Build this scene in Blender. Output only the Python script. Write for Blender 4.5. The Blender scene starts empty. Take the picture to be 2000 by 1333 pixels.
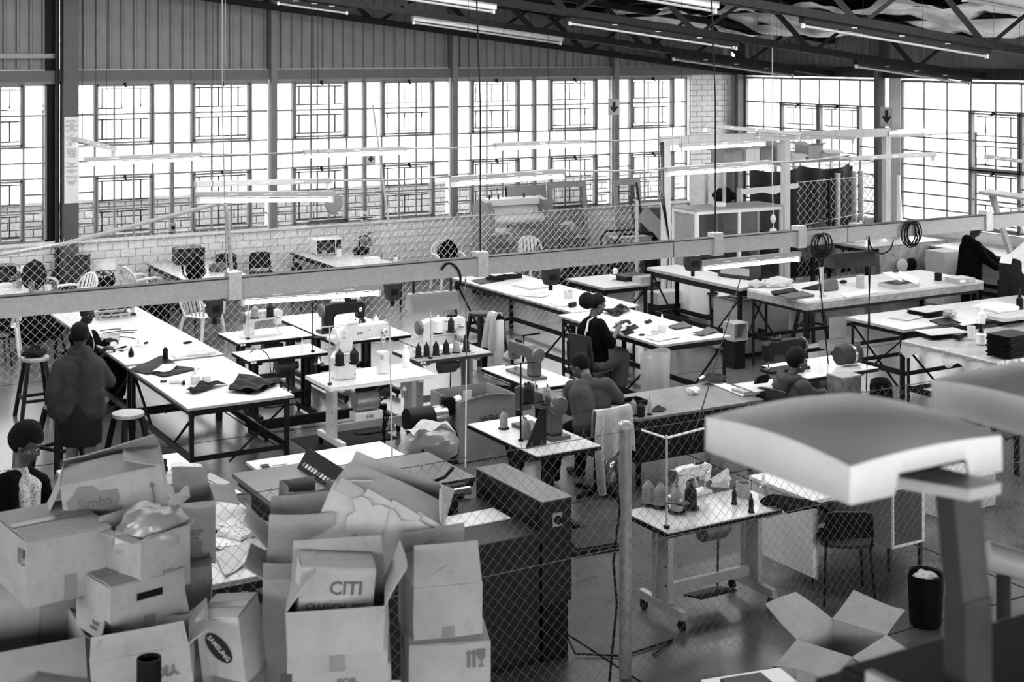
import bpy, bmesh, math, random
from mathutils import Vector, Matrix, Euler
random.seed(7)
SC = bpy.context.scene
COL = SC.collection
PI = math.pi
# ---------------------------------------------------------------- camera, sky, lamps, exposure
F_PX, CAM_H, YAW = 2778.0, 4.5, math.radians(30.55)
HORIZON = 105.0
cam_d = bpy.data.cameras.new('camera'); cam = bpy.data.objects.new('camera', cam_d); COL.objects.link(cam)
cam.location = (0, 0, CAM_H); cam.rotation_euler = (PI/2, 0, -YAW)
cam_d.sensor_width = 36; cam_d.lens = 36*F_PX/2000; cam_d.shift_y = -(666.5-HORIZON)/2000
cam_d.clip_start = .05; cam_d.clip_end = 300
cam_d.dof.use_dof = True; cam_d.dof.focus_distance = 15.0; cam_d.dof.aperture_fstop = 3.6
SC.camera = cam
W = bpy.data.worlds.new('overcast_sky'); SC.world = W; W.use_nodes = True
bg = W.node_tree.nodes['Background']; bg.inputs[0].default_value = (1, 1, 1, 1); bg.inputs[1].default_value = 4.6
def roof_z(x): return 7.35-.116*x
def portal(name, loc, rot, sx, sy):
    l = bpy.data.lights.new(name, 'AREA'); l.shape = 'RECTANGLE'; l.size = sx; l.size_y = sy
    l.cycles.is_portal = True
    o = bpy.data.objects.new(name, l); o.location = loc; o.rotation_euler = rot; COL.objects.link(o)
portal('window_portal', (11.5, 25.95, 2.65), (-PI/2, 0, 0), 17, 2.9)
portal('window_portal', (21.45, 17, 2.65), (0, PI/2, 0), 2.9, 18)
for _y, _x0, _x1, _w in ((12.4, .6, 18.6, 2.2), (16.2, .6, 15.6, 1.8), (21.2, .6, 12.6, 2.2)):
    portal('added_skylight_portal', ((_x0+_x1)/2, _y, roof_z((_x0+_x1)/2)+.15), (0, math.atan(.116), 0), _x1-_x0, _w)  # guides sky through the added, unseen roof lights
portal('window_portal', (-8.3, 5, 3.7), (0, -PI/2, 0), 2.4, 14)  # guides sky through the added end-wall band
portal('window_portal', (5.5, -5.3, 3.7), (PI/2, 0, 0), 24, 2.6)  # guides sky through the added band behind the camera
SC.view_settings.view_transform = 'Standard'; SC.view_settings.look = 'None'
SC.view_settings.exposure = 1.25; SC.view_settings.gamma = 1.0; SC.view_settings.use_curve_mapping = False
cy = SC.cycles
cy.max_bounces = 8; cy.diffuse_bounces = 4; cy.glossy_bounces = 3; cy.transmission_bounces = 4; cy.transparent_max_bounces = 24
cy.caustics_reflective = False; cy.caustics_refractive = False; cy.sample_clamp_indirect = 6.0

# ---------------------------------------------------------------- placing: a point of the photograph on a known plane
CO, SI = math.cos(YAW), math.sin(YAW)
def ray(px, Z):
    R = (px-1000)/F_PX*Z
    return R*CO+Z*SI, -R*SI+Z*CO
def at(px, py, z=0.0):
    Z = F_PX*(CAM_H-z)/(py-HORIZON); x, y = ray(px, Z); return Vector((x, y, z))
def atY(px, py, Y):
    u = (px-1000)/F_PX; Z = Y/(CO-u*SI); x, y = ray(px, Z); return Vector((x, y, CAM_H-(py-HORIZON)*Z/F_PX))
def atX(px, py, X):
    u = (px-1000)/F_PX; Z = X/(SI+u*CO); x, y = ray(px, Z); return Vector((x, y, CAM_H-(py-HORIZON)*Z/F_PX))
def atZ(px, py, Z):
    x, y = ray(px, Z); return Vector((x, y, CAM_H-(py-HORIZON)*Z/F_PX))

# ---------------------------------------------------------------- materials (the photograph is black and white)
MATS = {}
def mat(name, g, rough=.6, metal=0.0, var=.12, scale=6.0, bump=0.0, spec=.5, dirt=0.0, stretch=None):
    if name in MATS: return MATS[name]
    if g < .06 and spec == .5: spec, rough = .16, min(.8, rough+.08)
    m = bpy.data.materials.new(name); m.use_nodes = True; nt = m.node_tree; b = nt.nodes['Principled BSDF']
    b.inputs['Roughness'].default_value = rough; b.inputs['Metallic'].default_value = metal
    b.inputs['Specular IOR Level'].default_value = spec
    m.diffuse_color = (g, g, g, 1)
    if var <= 0 and bump <= 0:
        b.inputs['Base Color'].default_value = (g, g, g, 1)
    else:
        tc = nt.nodes.new('ShaderNodeTexCoord'); mp = nt.nodes.new('ShaderNodeMapping'); nt.links.new(tc.outputs['Object'], mp.inputs[0])
        if stretch: mp.inputs['Scale'].default_value = stretch
        n = nt.nodes.new('ShaderNodeTexNoise'); n.inputs['Scale'].default_value = scale; n.inputs['Detail'].default_value = 5; n.inputs['Roughness'].default_value = .65
        nt.links.new(mp.outputs[0], n.inputs['Vector'])
        r = nt.nodes.new('ShaderNodeValToRGB'); nt.links.new(n.outputs['Fac'], r.inputs[0])
        lo, hi = g*(1-var), min(.95, g*(1+var))
        r.color_ramp.elements[0].position = .3; r.color_ramp.elements[1].position = .7
        r.color_ramp.elements[0].color = (lo, lo, lo, 1); r.color_ramp.elements[1].color = (hi, hi, hi, 1)
        out = r.outputs[0]
        if dirt > 0:
            n2 = nt.nodes.new('ShaderNodeTexNoise'); n2.inputs['Scale'].default_value = scale*2.7; n2.inputs['Detail'].default_value = 8; n2.inputs['Roughness'].default_value = .8
            nt.links.new(mp.outputs[0], n2.inputs['Vector'])
            r2 = nt.nodes.new('ShaderNodeValToRGB'); nt.links.new(n2.outputs['Fac'], r2.inputs[0])
            r2.color_ramp.elements[0].position = .36; r2.color_ramp.elements[1].position = .47
            r2.color_ramp.elements[0].color = (1-dirt,)*3+(1,); r2.color_ramp.elements[1].color = (1, 1, 1, 1)
            mx = nt.nodes.new('ShaderNodeMix'); mx.data_type = 'RGBA'; mx.blend_type = 'MULTIPLY'; mx.inputs[0].default_value = 1
            nt.links.new(out, mx.inputs[6]); nt.links.new(r2.outputs[0], mx.inputs[7]); out = mx.outputs[2]
        nt.links.new(out, b.inputs['Base Color'])
        if bump > 0:
            bp = nt.nodes.new('ShaderNodeBump'); bp.inputs['Strength'].default_value = bump; bp.inputs['Distance'].default_value = .02
            nt.links.new(n.outputs['Fac'], bp.inputs['Height']); nt.links.new(bp.outputs[0], b.inputs['Normal'])
    MATS[name] = m; return m
def emit(name, s):
    if name in MATS: return MATS[name]
    m = bpy.data.materials.new(name); m.use_nodes = True; nt = m.node_tree; nt.nodes.remove(nt.nodes['Principled BSDF'])
    e = nt.nodes.new('ShaderNodeEmission'); e.inputs[1].default_value = s; nt.links.new(e.outputs[0], nt.nodes['Material Output'].inputs[0])
    MATS[name] = m; return m
def film(name, tint, gloss, rough, diffuse=0.0, wrinkle=0.0):
    """thin clear sheet: glass pane or plastic film"""
    if name in MATS: return MATS[name]
    m = bpy.data.materials.new(name); m.use_nodes = True; nt = m.node_tree; nt.nodes.remove(nt.nodes['Principled BSDF'])
    t = nt.nodes.new('ShaderNodeBsdfTransparent'); t.inputs[0].default_value = (tint, tint, tint, 1)
    g = nt.nodes.new('ShaderNodeBsdfGlossy'); g.inputs['Roughness'].default_value = rough
    mx = nt.nodes.new('ShaderNodeMixShader'); mx.inputs[0].default_value = gloss
    last = t
    if diffuse > 0:
        d = nt.nodes.new('ShaderNodeBsdfDiffuse'); d.inputs[0].default_value = (.8, .8, .8, 1)
        m2 = nt.nodes.new('ShaderNodeMixShader'); m2.inputs[0].default_value = diffuse
        nt.links.new(t.outputs[0], m2.inputs[1]); nt.links.new(d.outputs[0], m2.inputs[2]); last = m2
    nt.links.new(last.outputs[0], mx.inputs[1]); nt.links.new(g.outputs[0], mx.inputs[2])
    if wrinkle > 0:
        tc = nt.nodes.new('ShaderNodeTexCoord'); n = nt.nodes.new('ShaderNodeTexNoise'); n.inputs['Scale'].default_value = 14; n.inputs['Detail'].default_value = 4
        nt.links.new(tc.outputs['Object'], n.inputs['Vector']); bp = nt.nodes.new('ShaderNodeBump'); bp.inputs['Strength'].default_value = wrinkle; bp.inputs['Distance'].default_value = .06
        nt.links.new(n.outputs['Fac'], bp.inputs['Height']); nt.links.new(bp.outputs[0], g.inputs['Normal'])
    nt.links.new(mx.outputs[0], nt.nodes['Material Output'].inputs[0]); MATS[name] = m; return m

GLASS = film('window_glass', .76, .05, .02)
CLEAR = film('clear_plastic', .82, .11, .28, .26, .2)
BAGM = film('milky_plastic', .75, .08, .3, .5, .3)
JAR = film('clear_glass', .8, .2, .05, .06)
STEEL = mat('dark_steel', .012, .45, .3, .25, 9)
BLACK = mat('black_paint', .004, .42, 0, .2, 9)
RUBBER = mat('black_rubber', .005, .6, 0, 0)
GALV = mat('galvanised_steel', .48, .4, .35, .18, 25, 0, .5, .25)
GREYP = mat('grey_paint', .3, .45, 0, .1, 7)
DGREY = mat('dark_grey_paint', .035, .42, 0, .2, 6)
WHITEP = mat('white_paint', .72, .4, 0, .06, 8)
MACHW = mat('machine_enamel', .66, .3, 0, .06, 10)
WHITETOP = mat('white_laminate', .62, .22, 0, .05, 4)
PLASTW = mat('white_plastic', .78, .35, 0, .04, 5)
PLASTG = mat('grey_plastic', .32, .4, 0, .06, 5)
WOODTOP = mat('paper_covered_board', .54, .5, 0, .08, 2.2, 0, .4, .1)
WOODED = mat('rough_plywood_edge', .3, .8, 0, .4, 22, .3, .3, .3)
WOOD = mat('worn_wood', .36, .5, 0, .3, 5, .1, .5, .2, (1, 8, 8))
DWOOD = mat('dark_stained_wood', .01, .5, 0, .3, 8)
CARD = mat('cardboard', .36, .8, 0, .1, 5, .1, .2, .12)
CARDL = mat('pale_cardboard', .5, .8, 0, .1, 6, .1, .2, .1)
CARDD = mat('brown_cardboard', .25, .8, 0, .14, 5, .1, .2, .15)
TAPE = mat('packing_tape', .22, .25, 0, .1, 12)
PAPER = mat('white_paper', .78, .7, 0, .03, 5)
INK = mat('printed_ink', .03, .7, 0, 0)
INKG = mat('faded_ink', .13, .8, 0, .1, 9)
CLOTHB = mat('black_cloth', .0035, .9, 0, .3, 12, .3, .05)
CLOTHD = mat('dark_cloth', .014, .9, 0, .3, 9, .3, .05)
CLOTHG = mat('grey_cloth', .11, .9, 0, .2, 9, .3, .05)
CLOTHL = mat('light_grey_cloth', .42, .9, 0, .12, 9, .3, .2)
CLOTHW = mat('white_cloth', .75, .9, 0, .06, 9, .3, .2)
LEATHER = mat('black_leather', .0045, .5, 0, .3, 8, .2, .07)
THREADD = mat('dark_thread', .012, .55, 0, .3, 3, .3, .5, 0, (4, 4, 90))
THREADG = mat('grey_thread', .25, .5, 0, .3, 3, .3, .5, 0, (4, 4, 90))
THREADW = mat('white_thread', .78, .6, 0, .08, 3, .3, .5, 0, (4, 4, 90))
TUBE = emit('fluorescent_tube_glow', 11.0)
CHROME = mat('bright_metal', .6, .25, .9, .1, 9)

# ---------------------------------------------------------------- objects
def root(name, label, cat, loc=(0, 0, 0), rz=0.0, group=None, kind=None):
    o = bpy.data.objects.new(name, None); COL.objects.link(o); o.location = loc; o.rotation_euler = (0, 0, rz)
    o.empty_display_size = .1
    tag(o, label, cat, group, kind); return o
def tag(o, label=None, cat=None, group=None, kind=None):
    if label: o['label'] = label
    if cat: o['category'] = cat
    if group: o['group'] = group
    if kind: o['kind'] = kind
    return o
def kids(o): return [c for c in ALLKIDS.get(o.name, [])]
ALLKIDS = {}
def link(o, parent=None):
    COL.objects.link(o)
    if parent is not None:
        o.parent = parent; ALLKIDS.setdefault(parent.name, []).append(o)
    return o
def dup(r, loc, rz=None, label=None, group=None, scale=None, parent=None):
    def cp(o, par):
        c = o.copy(); link(c, par)
        for k in kids(o): cp(k, c)
        return c
    n = cp(r, parent); n.location = loc
    if rz is not None: n.rotation_euler = (0, 0, rz)
    if scale: n.scale = scale if hasattr(scale, '__len__') else (scale,)*3
    if label: n['label'] = label
    if group: n['group'] = group
    return n
def piece(name, me, parent, loc, scale=(1, 1, 1), rot=(0, 0, 0)):
    o = bpy.data.objects.new(name, me); link(o, parent); o.location = loc; o.scale = scale; o.rotation_euler = rot; return o

class MB:
    """collects shapes and links them as one mesh"""
    def __init__(s): s.v = []; s.f = []
    def add(s, vs, fs):
        n = len(s.v); s.v += [tuple(v) for v in vs]; s.f += [tuple(i+n for i in f) for f in fs]; return s
    def bx(s, x0, x1, y0, y1, z0, z1):
        return s.add([(x0,y0,z0),(x1,y0,z0),(x1,y1,z0),(x0,y1,z0),(x0,y0,z1),(x1,y0,z1),(x1,y1,z1),(x0,y1,z1)],
                     [(3,2,1,0),(4,5,6,7),(0,1,5,4),(1,2,6,5),(2,3,7,6),(3,0,4,7)])
    def box(s, c, d, rot=None):
        vs = [Vector((x*d[0]/2, y*d[1]/2, z*d[2]/2)) for z in (-1,1) for x, y in ((-1,-1),(1,-1),(1,1),(-1,1))]
        if rot is not None:
            R = Euler(rot).to_matrix() if not isinstance(rot, Matrix) else rot
            vs = [R @ v for v in vs]
        return s.add([v+Vector(c) for v in vs], [(3,2,1,0),(4,5,6,7),(0,1,5,4),(1,2,6,5),(2,3,7,6),(3,0,4,7)])
    def beam(s, p, q, w, h, up=(0, 0, 1)):
        p, q = Vector(p), Vector(q); d = (q-p).normalized(); u = Vector(up)
        if abs(d.dot(u)) > .98: u = Vector((0, 1, 0))
        a = d.cross(u).normalized(); b = a.cross(d)
        vs = [e+a*(i*w/2)+b*(j*h/2) for e in (p, q) for i, j in ((-1,-1),(1,-1),(1,1),(-1,1))]
        return s.add(vs, [(0,1,2,3),(7,6,5,4),(4,5,1,0),(5,6,2,1),(6,7,3,2),(7,4,0,3)])
    def angle(s, p, q, w, t, up=(0, 0, 1)):
        """an L section"""
        p, q = Vector(p), Vector(q); d = (q-p).normalized(); u = Vector(up)
        if abs(d.dot(u)) > .98: u = Vector((0, 1, 0))
        a = d.cross(u).normalized(); b = a.cross(d)
        prof = [(0,0),(w,0),(w,t),(t,t),(t,w),(0,w)]
        vs = [e+a*(i-w/2)+b*(j-w/2) for e in (p, q) for i, j in prof]
        fs = [(i, (i+1) % 6, (i+1) % 6+6, i+6) for i in range(6)]+[(5,4,3,2,1,0),(6,7,8,9,10,11)]
        return s.add(vs, fs)
    def tube(s, pts, r, n=8, close=False):
        pts = [Vector(p) for p in pts]; m = len(pts); rs = r if hasattr(r, '__len__') else [r]*m
        rings = []; pa = None
        for i, p in enumerate(pts):
            d = (pts[min(i+1, m-1)]-pts[max(i-1, 0)])
            d = d.normalized() if d.length > 1e-9 else Vector((0, 0, 1))
            if pa is None:
                u = Vector((0, 0, 1)) if abs(d.z) < .9 else Vector((1, 0, 0)); a = d.cross(u).normalized()
            else:
                a = (pa-d*pa.dot(d)); a = a.normalized() if a.length > 1e-6 else d.orthogonal().normalized()
            pa = a; b = d.cross(a)
            rings += [p+(a*math.cos(2*PI*k/n)+b*math.sin(2*PI*k/n))*rs[i] for k in range(n)]
        fs = [(i*n+k, i*n+(k+1) % n, (i+1)*n+(k+1) % n, (i+1)*n+k) for i in range(m-1) for k in range(n)]
        if n > 2: fs += [tuple(range(n-1, -1, -1)), tuple((m-1)*n+k for k in range(n))]
        return s.add(rings, fs)
    def cyl(s, p, q, r, n=16, r2=None): return s.tube([p, q], [r, r if r2 is None else r2], n)
    def lathe(s, prof, c=(0, 0, 0), n=16, rot=None):
        R = Euler(rot).to_matrix() if rot is not None else None
        vs = []
        for r, z in prof:
            for k in range(n):
                v = Vector((r*math.cos(2*PI*k/n), r*math.sin(2*PI*k/n), z))
                vs.append((R @ v if R else v)+Vector(c))
        m = len(prof)
        fs = [(i*n+k, i*n+(k+1) % n, (i+1)*n+(k+1) % n, (i+1)*n+k) for i in range(m-1) for k in range(n)]
        fs += [tuple(range(n-1, -1, -1)), tuple((m-1)*n+k for k in range(n))]
        return s.add(vs, fs)
    def ell(s, c, r, n=12, m=8, rot=None):
        r = r if hasattr(r, '__len__') else (r,)*3
        R = Euler(rot).to_matrix() if rot is not None else None
        vs = []
        for i in range(1, m):
            t = PI*i/m
            for k in range(n):
                v = Vector((r[0]*math.sin(t)*math.cos(2*PI*k/n), r[1]*math.sin(t)*math.sin(2*PI*k/n), r[2]*math.cos(t)))
                vs.append((R @ v if R else v)+Vector(c))
        a = Vector((0, 0, r[2])); 
        if R: a = R @ a
        vs += [Vector(c)+a, Vector(c)-a]; T, B = len(vs)-2, len(vs)-1
        fs = [(i*n+(k+1) % n, i*n+k, (i+1)*n+k, (i+1)*n+(k+1) % n) for i in range(m-2) for k in range(n)]
        fs += [(T, k, (k+1) % n) for k in range(n)]+[(B, (m-2)*n+(k+1) % n, (m-2)*n+k) for k in range(n)]
        return s.add(vs, fs)
    def prism(s, poly, a, b, axis='z'):
        """polygon extruded along an axis; poly in the other two axes"""
        def mk(p, t): return {'z': (p[0], p[1], t), 'y': (p[0], t, p[1]), 'x': (t, p[0], p[1])}[axis]
        n = len(poly)
        return s.add([mk(p, a) for p in poly]+[mk(p, b) for p in poly],
                     [tuple(range(n-1, -1, -1)), tuple(range(n, 2*n))]+[(i, (i+1) % n, n+(i+1) % n, n+i) for i in range(n)])
    def sheet(s, fn, nu, nv, th=.004):
        """a surface fn(u,v) in 0..1 with thickness"""
        P = [[Vector(fn(i/nu, j/nv)) for j in range(nv+1)] for i in range(nu+1)]
        def nrm(i, j):
            a = P[min(i+1, nu)][j]-P[max(i-1, 0)][j]; b = P[i][min(j+1, nv)]-P[i][max(j-1, 0)]
            n = a.cross(b); return n.normalized() if n.length > 1e-9 else Vector((0, 0, 1))
        top = [P[i][j]+nrm(i, j)*th/2 for i in range(nu+1) for j in range(nv+1)]
        bot = [P[i][j]-nrm(i, j)*th/2 for i in range(nu+1) for j in range(nv+1)]
        N = len(top); w = nv+1; fs = []
        for i in range(nu):
            for j in range(nv):
                a = i*w+j; fs += [(a, a+w, a+w+1, a+1), (N+a+1, N+a+w+1, N+a+w, N+a)]
        edge = [(i, 0) for i in range(nu)]+[(nu, j) for j in range(nv)]+[(i, nv) for i in range(nu, 0, -1)]+[(0, j) for j in range(nv, 0, -1)]
        for k in range(len(edge)):
            a = edge[k][0]*w+edge[k][1]; e = edge[(k+1) % len(edge)]; b = e[0]*w+e[1]; fs.append((b, a, N+a, N+b))
        return s.add(top+bot, fs)
    def xf(s, M, start=0):
        s.v[start:] = [tuple(M @ Vector(v)) for v in s.v[start:]]; return s
    def mesh(s, name, m):
        me = bpy.data.meshes.new(name); me.from_pydata(s.v, [], s.f); me.update()
        if m: me.materials.append(m)
        return me
    def obj(s, name, m, parent=None, smooth=False, bev=0, loc=None, rot=None, kind=None, label=None, remesh=0, sub=0):
        me = s.mesh(name, m)
        if smooth:
            for p in me.polygons: p.use_smooth = True
        o = bpy.data.objects.new(name, me); link(o, parent)
        if loc is not None: o.location = loc
        if rot is not None: o.rotation_euler = rot
        if remesh:
            md = o.modifiers.new('r', 'REMESH'); md.mode = 'VOXEL'; md.voxel_size = remesh; md.use_smooth_shade = True
            sm = o.modifiers.new('s', 'SMOOTH'); sm.iterations = 3; sm.factor = .5
        if bev:
            md = o.modifiers.new('b', 'BEVEL'); md.width = bev; md.segments = 2; md.limit_method = 'ANGLE'
        if sub:
            md = o.modifiers.new('u', 'SUBSURF'); md.levels = sub; md.render_levels = sub
        if smooth and not remesh:
            try: me.set_sharp_from_angle(angle=math.radians(38))
            except Exception: pass
        if kind: o['kind'] = kind
        if label: o['label'] = label
        return o
def text(body, size, loc, rot, parent, m=None, name='lettering', depth=.0008, align='CENTER', sx=1.0):
    cu = bpy.data.curves.new(name, 'FONT'); cu.body = body; cu.size = size; cu.extrude = depth; cu.align_x = align; cu.align_y = 'CENTER'
    cu.resolution_u = 2; cu.offset = size*.022 if name == 'print' else 0; cu.space_line = .95
    tmp = bpy.data.objects.new('tmp', cu); COL.objects.link(tmp)
    me = bpy.data.meshes.new_from_object(tmp); bpy.data.objects.remove(tmp); bpy.data.curves.remove(cu)
    me.materials.clear(); me.materials.append(m or INK)
    o = bpy.data.objects.new(name, me); link(o, parent); o.location = loc; o.rotation_euler = rot
    if sx != 1: o.scale = (sx, 1, 1)
    return o
def struct(o, label=None, cat=None):
    o['kind'] = 'structure'
    if label: o['label'] = label
    if cat: o['category'] = cat
    return o
UNIT = MB().bx(-.5, .5, -.5, .5, -.5, .5)
def smooth_pts(pts, k=4):
    P = [Vector(p) for p in pts]; P = [P[0]]+P+[P[-1]]; out = []
    for i in range(1, len(P)-2):
        for j in range(k):
            t = j/k; a, b, c, d = P[i-1:i+3]
            out.append(.5*((2*b)+(c-a)*t+(2*a-5*b+4*c-d)*t*t+(3*b-a-3*c+d)*t**3))
    return out+[P[-2]]
def drape(bar0, bar1, out, la, lb, r=.03, fold=.02, kf=11, flare=.0, seed=0.0):
    """cloth hung over a bar: la on the out side, lb behind"""
    bar0, bar1, out = Vector(bar0), Vector(bar1), Vector(out).normalized()
    def fn(u, v):
        t = v*(la+lb)-la; d = abs(t); s = 1 if t < 0 else -1; q = min(1, d/(r*1.5)); c = (bar0+bar1)/2
        p = bar0.lerp(bar1, u); p = c+(p-c)*(1+flare*d)
        ln = d*(1+.12*math.sin(4*u+seed+s))
        return p+out*s*(r*math.sin(q*PI/2)+fold*math.sin(kf*u+seed+2*s)*min(1, d*3)+.06*d)-Vector((0, 0, max(0, ln-r*.6)+.012*math.sin(3*u)))
    return fn
def wob(a, b, n, sag=0, jx=0.0):
    a, b = Vector(a), Vector(b); out = []
    for i in range(n+1):
        t = i/n; p = a.lerp(b, t); p.z -= sag*4*t*(1-t)
        if 0 < i < n and jx: p += Vector((random.uniform(-jx, jx), random.uniform(-jx, jx), 0))
        out.append(p)
    return out
# ---------------------------------------------------------------- floor
FLOORM = mat('worn_concrete_floor', .085, .24, 0, .3, .9, .06, .5, .4)
FLOORJ = mat('floor_joint_grit', .04, .9, 0, .2, 8)
YB, XR = 25.5, 21.0
fl = struct(root('floor', 'worn polished concrete floor cast in large slabs', 'floor'))
MB().bx(-8, XR+.3, -5, YB+.3, -.12, -.02).obj('joint_bed', FLOORJ, fl)
xs = [-8, -5.6, -1.75, 2.1, 5.97, 9.8, 13.65, 17.5, XR+.25]; ys = [-5, -1, 3.6, 8.0, 11.95, 16.0, 20.1, YB+.25]
for i in range(len(xs)-1):
    for j in range(len(ys)-1):
        MB().bx(xs[i]+.012, xs[i+1]-.012, ys[j]+.012, ys[j+1]-.012, -.1, random.uniform(-.002, .0)).obj('slab', FLOORM, fl)
# ---------------------------------------------------------------- brick and block work
BLOCKM = mat('painted_block', .82, .6, 0, .05, 5, .1, .3, .12)
BLOCKM2 = mat('painted_block_soiled', .76, .6, 0, .08, 6, .1, .3, .12)
MORT = mat('painted_mortar', .62, .8, 0, .15, 9)
def bricks(parent, x0, x1, z0, z1, y, bl, bh, gap, ms, axis='x', deep=.04, limit=290, name='brick', order=None):
    """running-bond bricks standing proud of the wall face at y (facing -y), or at x for axis 'y'"""
    cells = []; k = 0; z = z0
    while z < z1-.02:
        off = -(bl/2) if k % 2 else 0; x = x0+off
        while x < x1:
            a, b = max(x, x0), min(x+bl, x1)
            if b-a > bl*.2: cells.append(((a+b)/2, z+min(bh, z1-z)/2, b-a-gap, min(bh, z1-z)-gap))
            x += bl
        z += bh; k += 1
    if order: cells.sort(key=order)
    mes = [UNIT.mesh(name, m) for m in ms]; rest = MB()
    for n, (cx, cz, w, h) in enumerate(cells):
        dy = random.uniform(-.004, .004)
        if n < limit:
            if axis == 'x': piece(name, random.choice(mes), parent, (cx, y+dy, cz), (w, deep, h))
            else: piece(name, random.choice(mes), parent, (y+dy, cx, cz), (deep, w, h))
        else:
            if axis == 'x': rest.box((cx, y+dy, cz), (w, deep, h))
            else: rest.box((y+dy, cx, cz), (deep, w, h))
    if rest.v: rest.obj(name+'work', ms[0], parent, kind='stuff')
SILLZ, HEADZ = 1.22, 3.97
wb = struct(root('wall_back', 'white painted block wall under the long row of factory windows', 'wall'))
m = MB(); m.bx(1, XR+.2, YB+.03, YB+.25, -.1, SILLZ-.06); m.bx(1, XR+.2, YB+.03, YB+.25, HEADZ+.06, 4.22)
m.bx(19.66, XR+.2, YB+.03, YB+.25, SILLZ-.06, HEADZ+.06)
m.obj('wall_core', MORT, wb)
bricks(wb, 3.4, 19.62, 0, SILLZ-.06, YB+.015, .27, .142, .012, [BLOCKM, BLOCKM, BLOCKM2], limit=295, order=lambda c: (-c[1], c[0]))
bricks(wb, 19.66, 20.85, SILLZ-.06, 4.2, YB+.012, .30, .12, .014, [BLOCKM], limit=0, name='pier_brick', deep=.05)
for ob in list(kids(wb)):
    if ob.name.startswith('pier_brick'): ob['kind'] = 'stuff'
# pier bricks, one by one where they show above the stock
pier = struct(root('wall_pier', 'white painted brick pier at the corner of the two window walls', 'wall'))
bricks(pier, 19.68, 20.83, 2.0, 4.1, YB-.05, .29, .12, .016, [BLOCKM], limit=280, deep=.07)
MB().bx(19.68, 20.83, YB-.03, YB+.03, 0, 4.12).obj('pier_core', MORT, pier)
MB().bx(3.3, 19.66, YB-.07, YB+.2, SILLZ-.06, SILLZ).obj('window_sill', WHITEP, wb)
MB().bx(1, XR, YB-.1, YB+.1, HEADZ+.05, 4.2).obj('girt', mat('girt_paint', .1, .5, 0, .15, 5), wb)
MB().bx(3.3, 19.6, YB-.03, YB+.1, HEADZ, HEADZ+.05).obj('window_head', GREYP, wb)
MB().bx(3.3, 20.9, YB-.06, YB, .0, .09).obj('base_shadow_strip', mat('base_shadow_tone', .2, .7, 0, .3, 8), wb)  # dark strip drawn for the shadow line along the wall base
# cladding sheets
CLADM = mat('cladding_sheet', .2, .5, .1, .12, 3, 0, .5, .12)
def cladding(parent, a, b, zlo, ztop, off, axis='x', pitch=.215):
    m = MB(); n = max(1, round((b-a)/pitch)); p = (b-a)/n; prof = []
    for i in range(n):
        x = a+i*p; prof += [(x, 0), (x+p*.66, 0), (x+p*.76, -.045), (x+p*.92, -.045)]
    prof.append((b, 0)); vs = []; fs = []
    for x, d in prof:
        zt = ztop(x)
        if axis == 'x': vs += [(x, off+d, zlo), (x, off+d, zt)]
        else: vs += [(off+d, x, zlo), (off+d, x, zt)]
    for i in range(len(prof)-1): fs.append((2*i, 2*i+2, 2*i+3, 2*i+1))
    m.add(vs, fs); o = m.obj('cladding_sheet', CLADM, parent)
    md = o.modifiers.new('t', 'SOLIDIFY'); md.thickness = .004
for a, b in ((1, 3.66), (3.66, 5.62), (6.1, 7.9), (7.9, 9.7), (9.82, 11.75), (11.75, 13.57), (13.69, 15.6), (15.6, 17.54), (17.66, 19.6), (19.6, 20.95)):
    cladding(wb, a, b, 4.2, lambda x: roof_z(x), YB+.08)
MB().bx(1, 5.8, YB-.02, YB+.06, 4.42, 4.5).obj('cladding_rail', GREYP, wb)
MB().bx(5.6, 5.84, YB+.0, YB+.25, 0, 6.7).obj('recess_dark_strip', BLACK, wb)  # solid black strip stands in for the dark recess
# stanchions
col0 = struct(root('trim_1', 'broad dark steel stanchion carrying the factory rules notices', 'column'))
m = MB(); m.bx(5.84, 5.87, YB-.3, YB-.02, 0, 6.62); m.bx(5.87, 6.07, YB-.18, YB-.15, 0, 6.6); m.bx(6.07, 6.1, YB-.3, YB-.02, 0, 6.6); m.bx(5.84, 6.1, YB-.31, YB-.3, 0, 6.62)
STAN = mat('stanchion_paint', .085, .5, 0, .15, 6)
m.obj('stanchion', STAN, col0)
MB().cyl((5.77, YB-.12, 0), (5.77, YB-.12, 6.5), .035, 8).obj('down_pipe', DGREY, col0)
sg = root('notice_strip', 'white strip of paper notices pasted down the broad dark stanchion', 'sign', (5.975, YB-.318, 1.95))
MB().bx(-.125, .125, -.002, 0, -.05, 1.45).obj('paper_strip', PAPER, sg)
tz = 1.40
for body, sz, gap in (('STRICTLY,\nNO\nEATING IN\nTHE\nFACTORY', .043, .30), ('NO\nCELLPHONES\nALLOWED', .036, .15), ('LEAVE THESE\nIN THE\nCHANGEROOM', .022, .13), ('SILENCE\nDURING\nWORK\nHOURS', .043, .3), ('REMAIN AT\nYOUR\nWORKSTATIONS', .03, .13), ('REQUEST\nPERMISSION WHEN\nNEEDED', .022, .13), ('BE PUNCTUAL\nAT ALL TIMES', .03, .1), ('FAILURE TO COMPLY\nMAY RESULT IN\nDISCIPLINARY\nACTION', .02, .1)):
    n = body.count('\n')+1
    text(body, sz, (0, -.004, tz-n*sz*.5), (PI/2, 0, 0), sg, INKG); tz -= gap*.85+.0
POSTM = mat('post_paint', .16, .5, 0, .12, 6)
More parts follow.
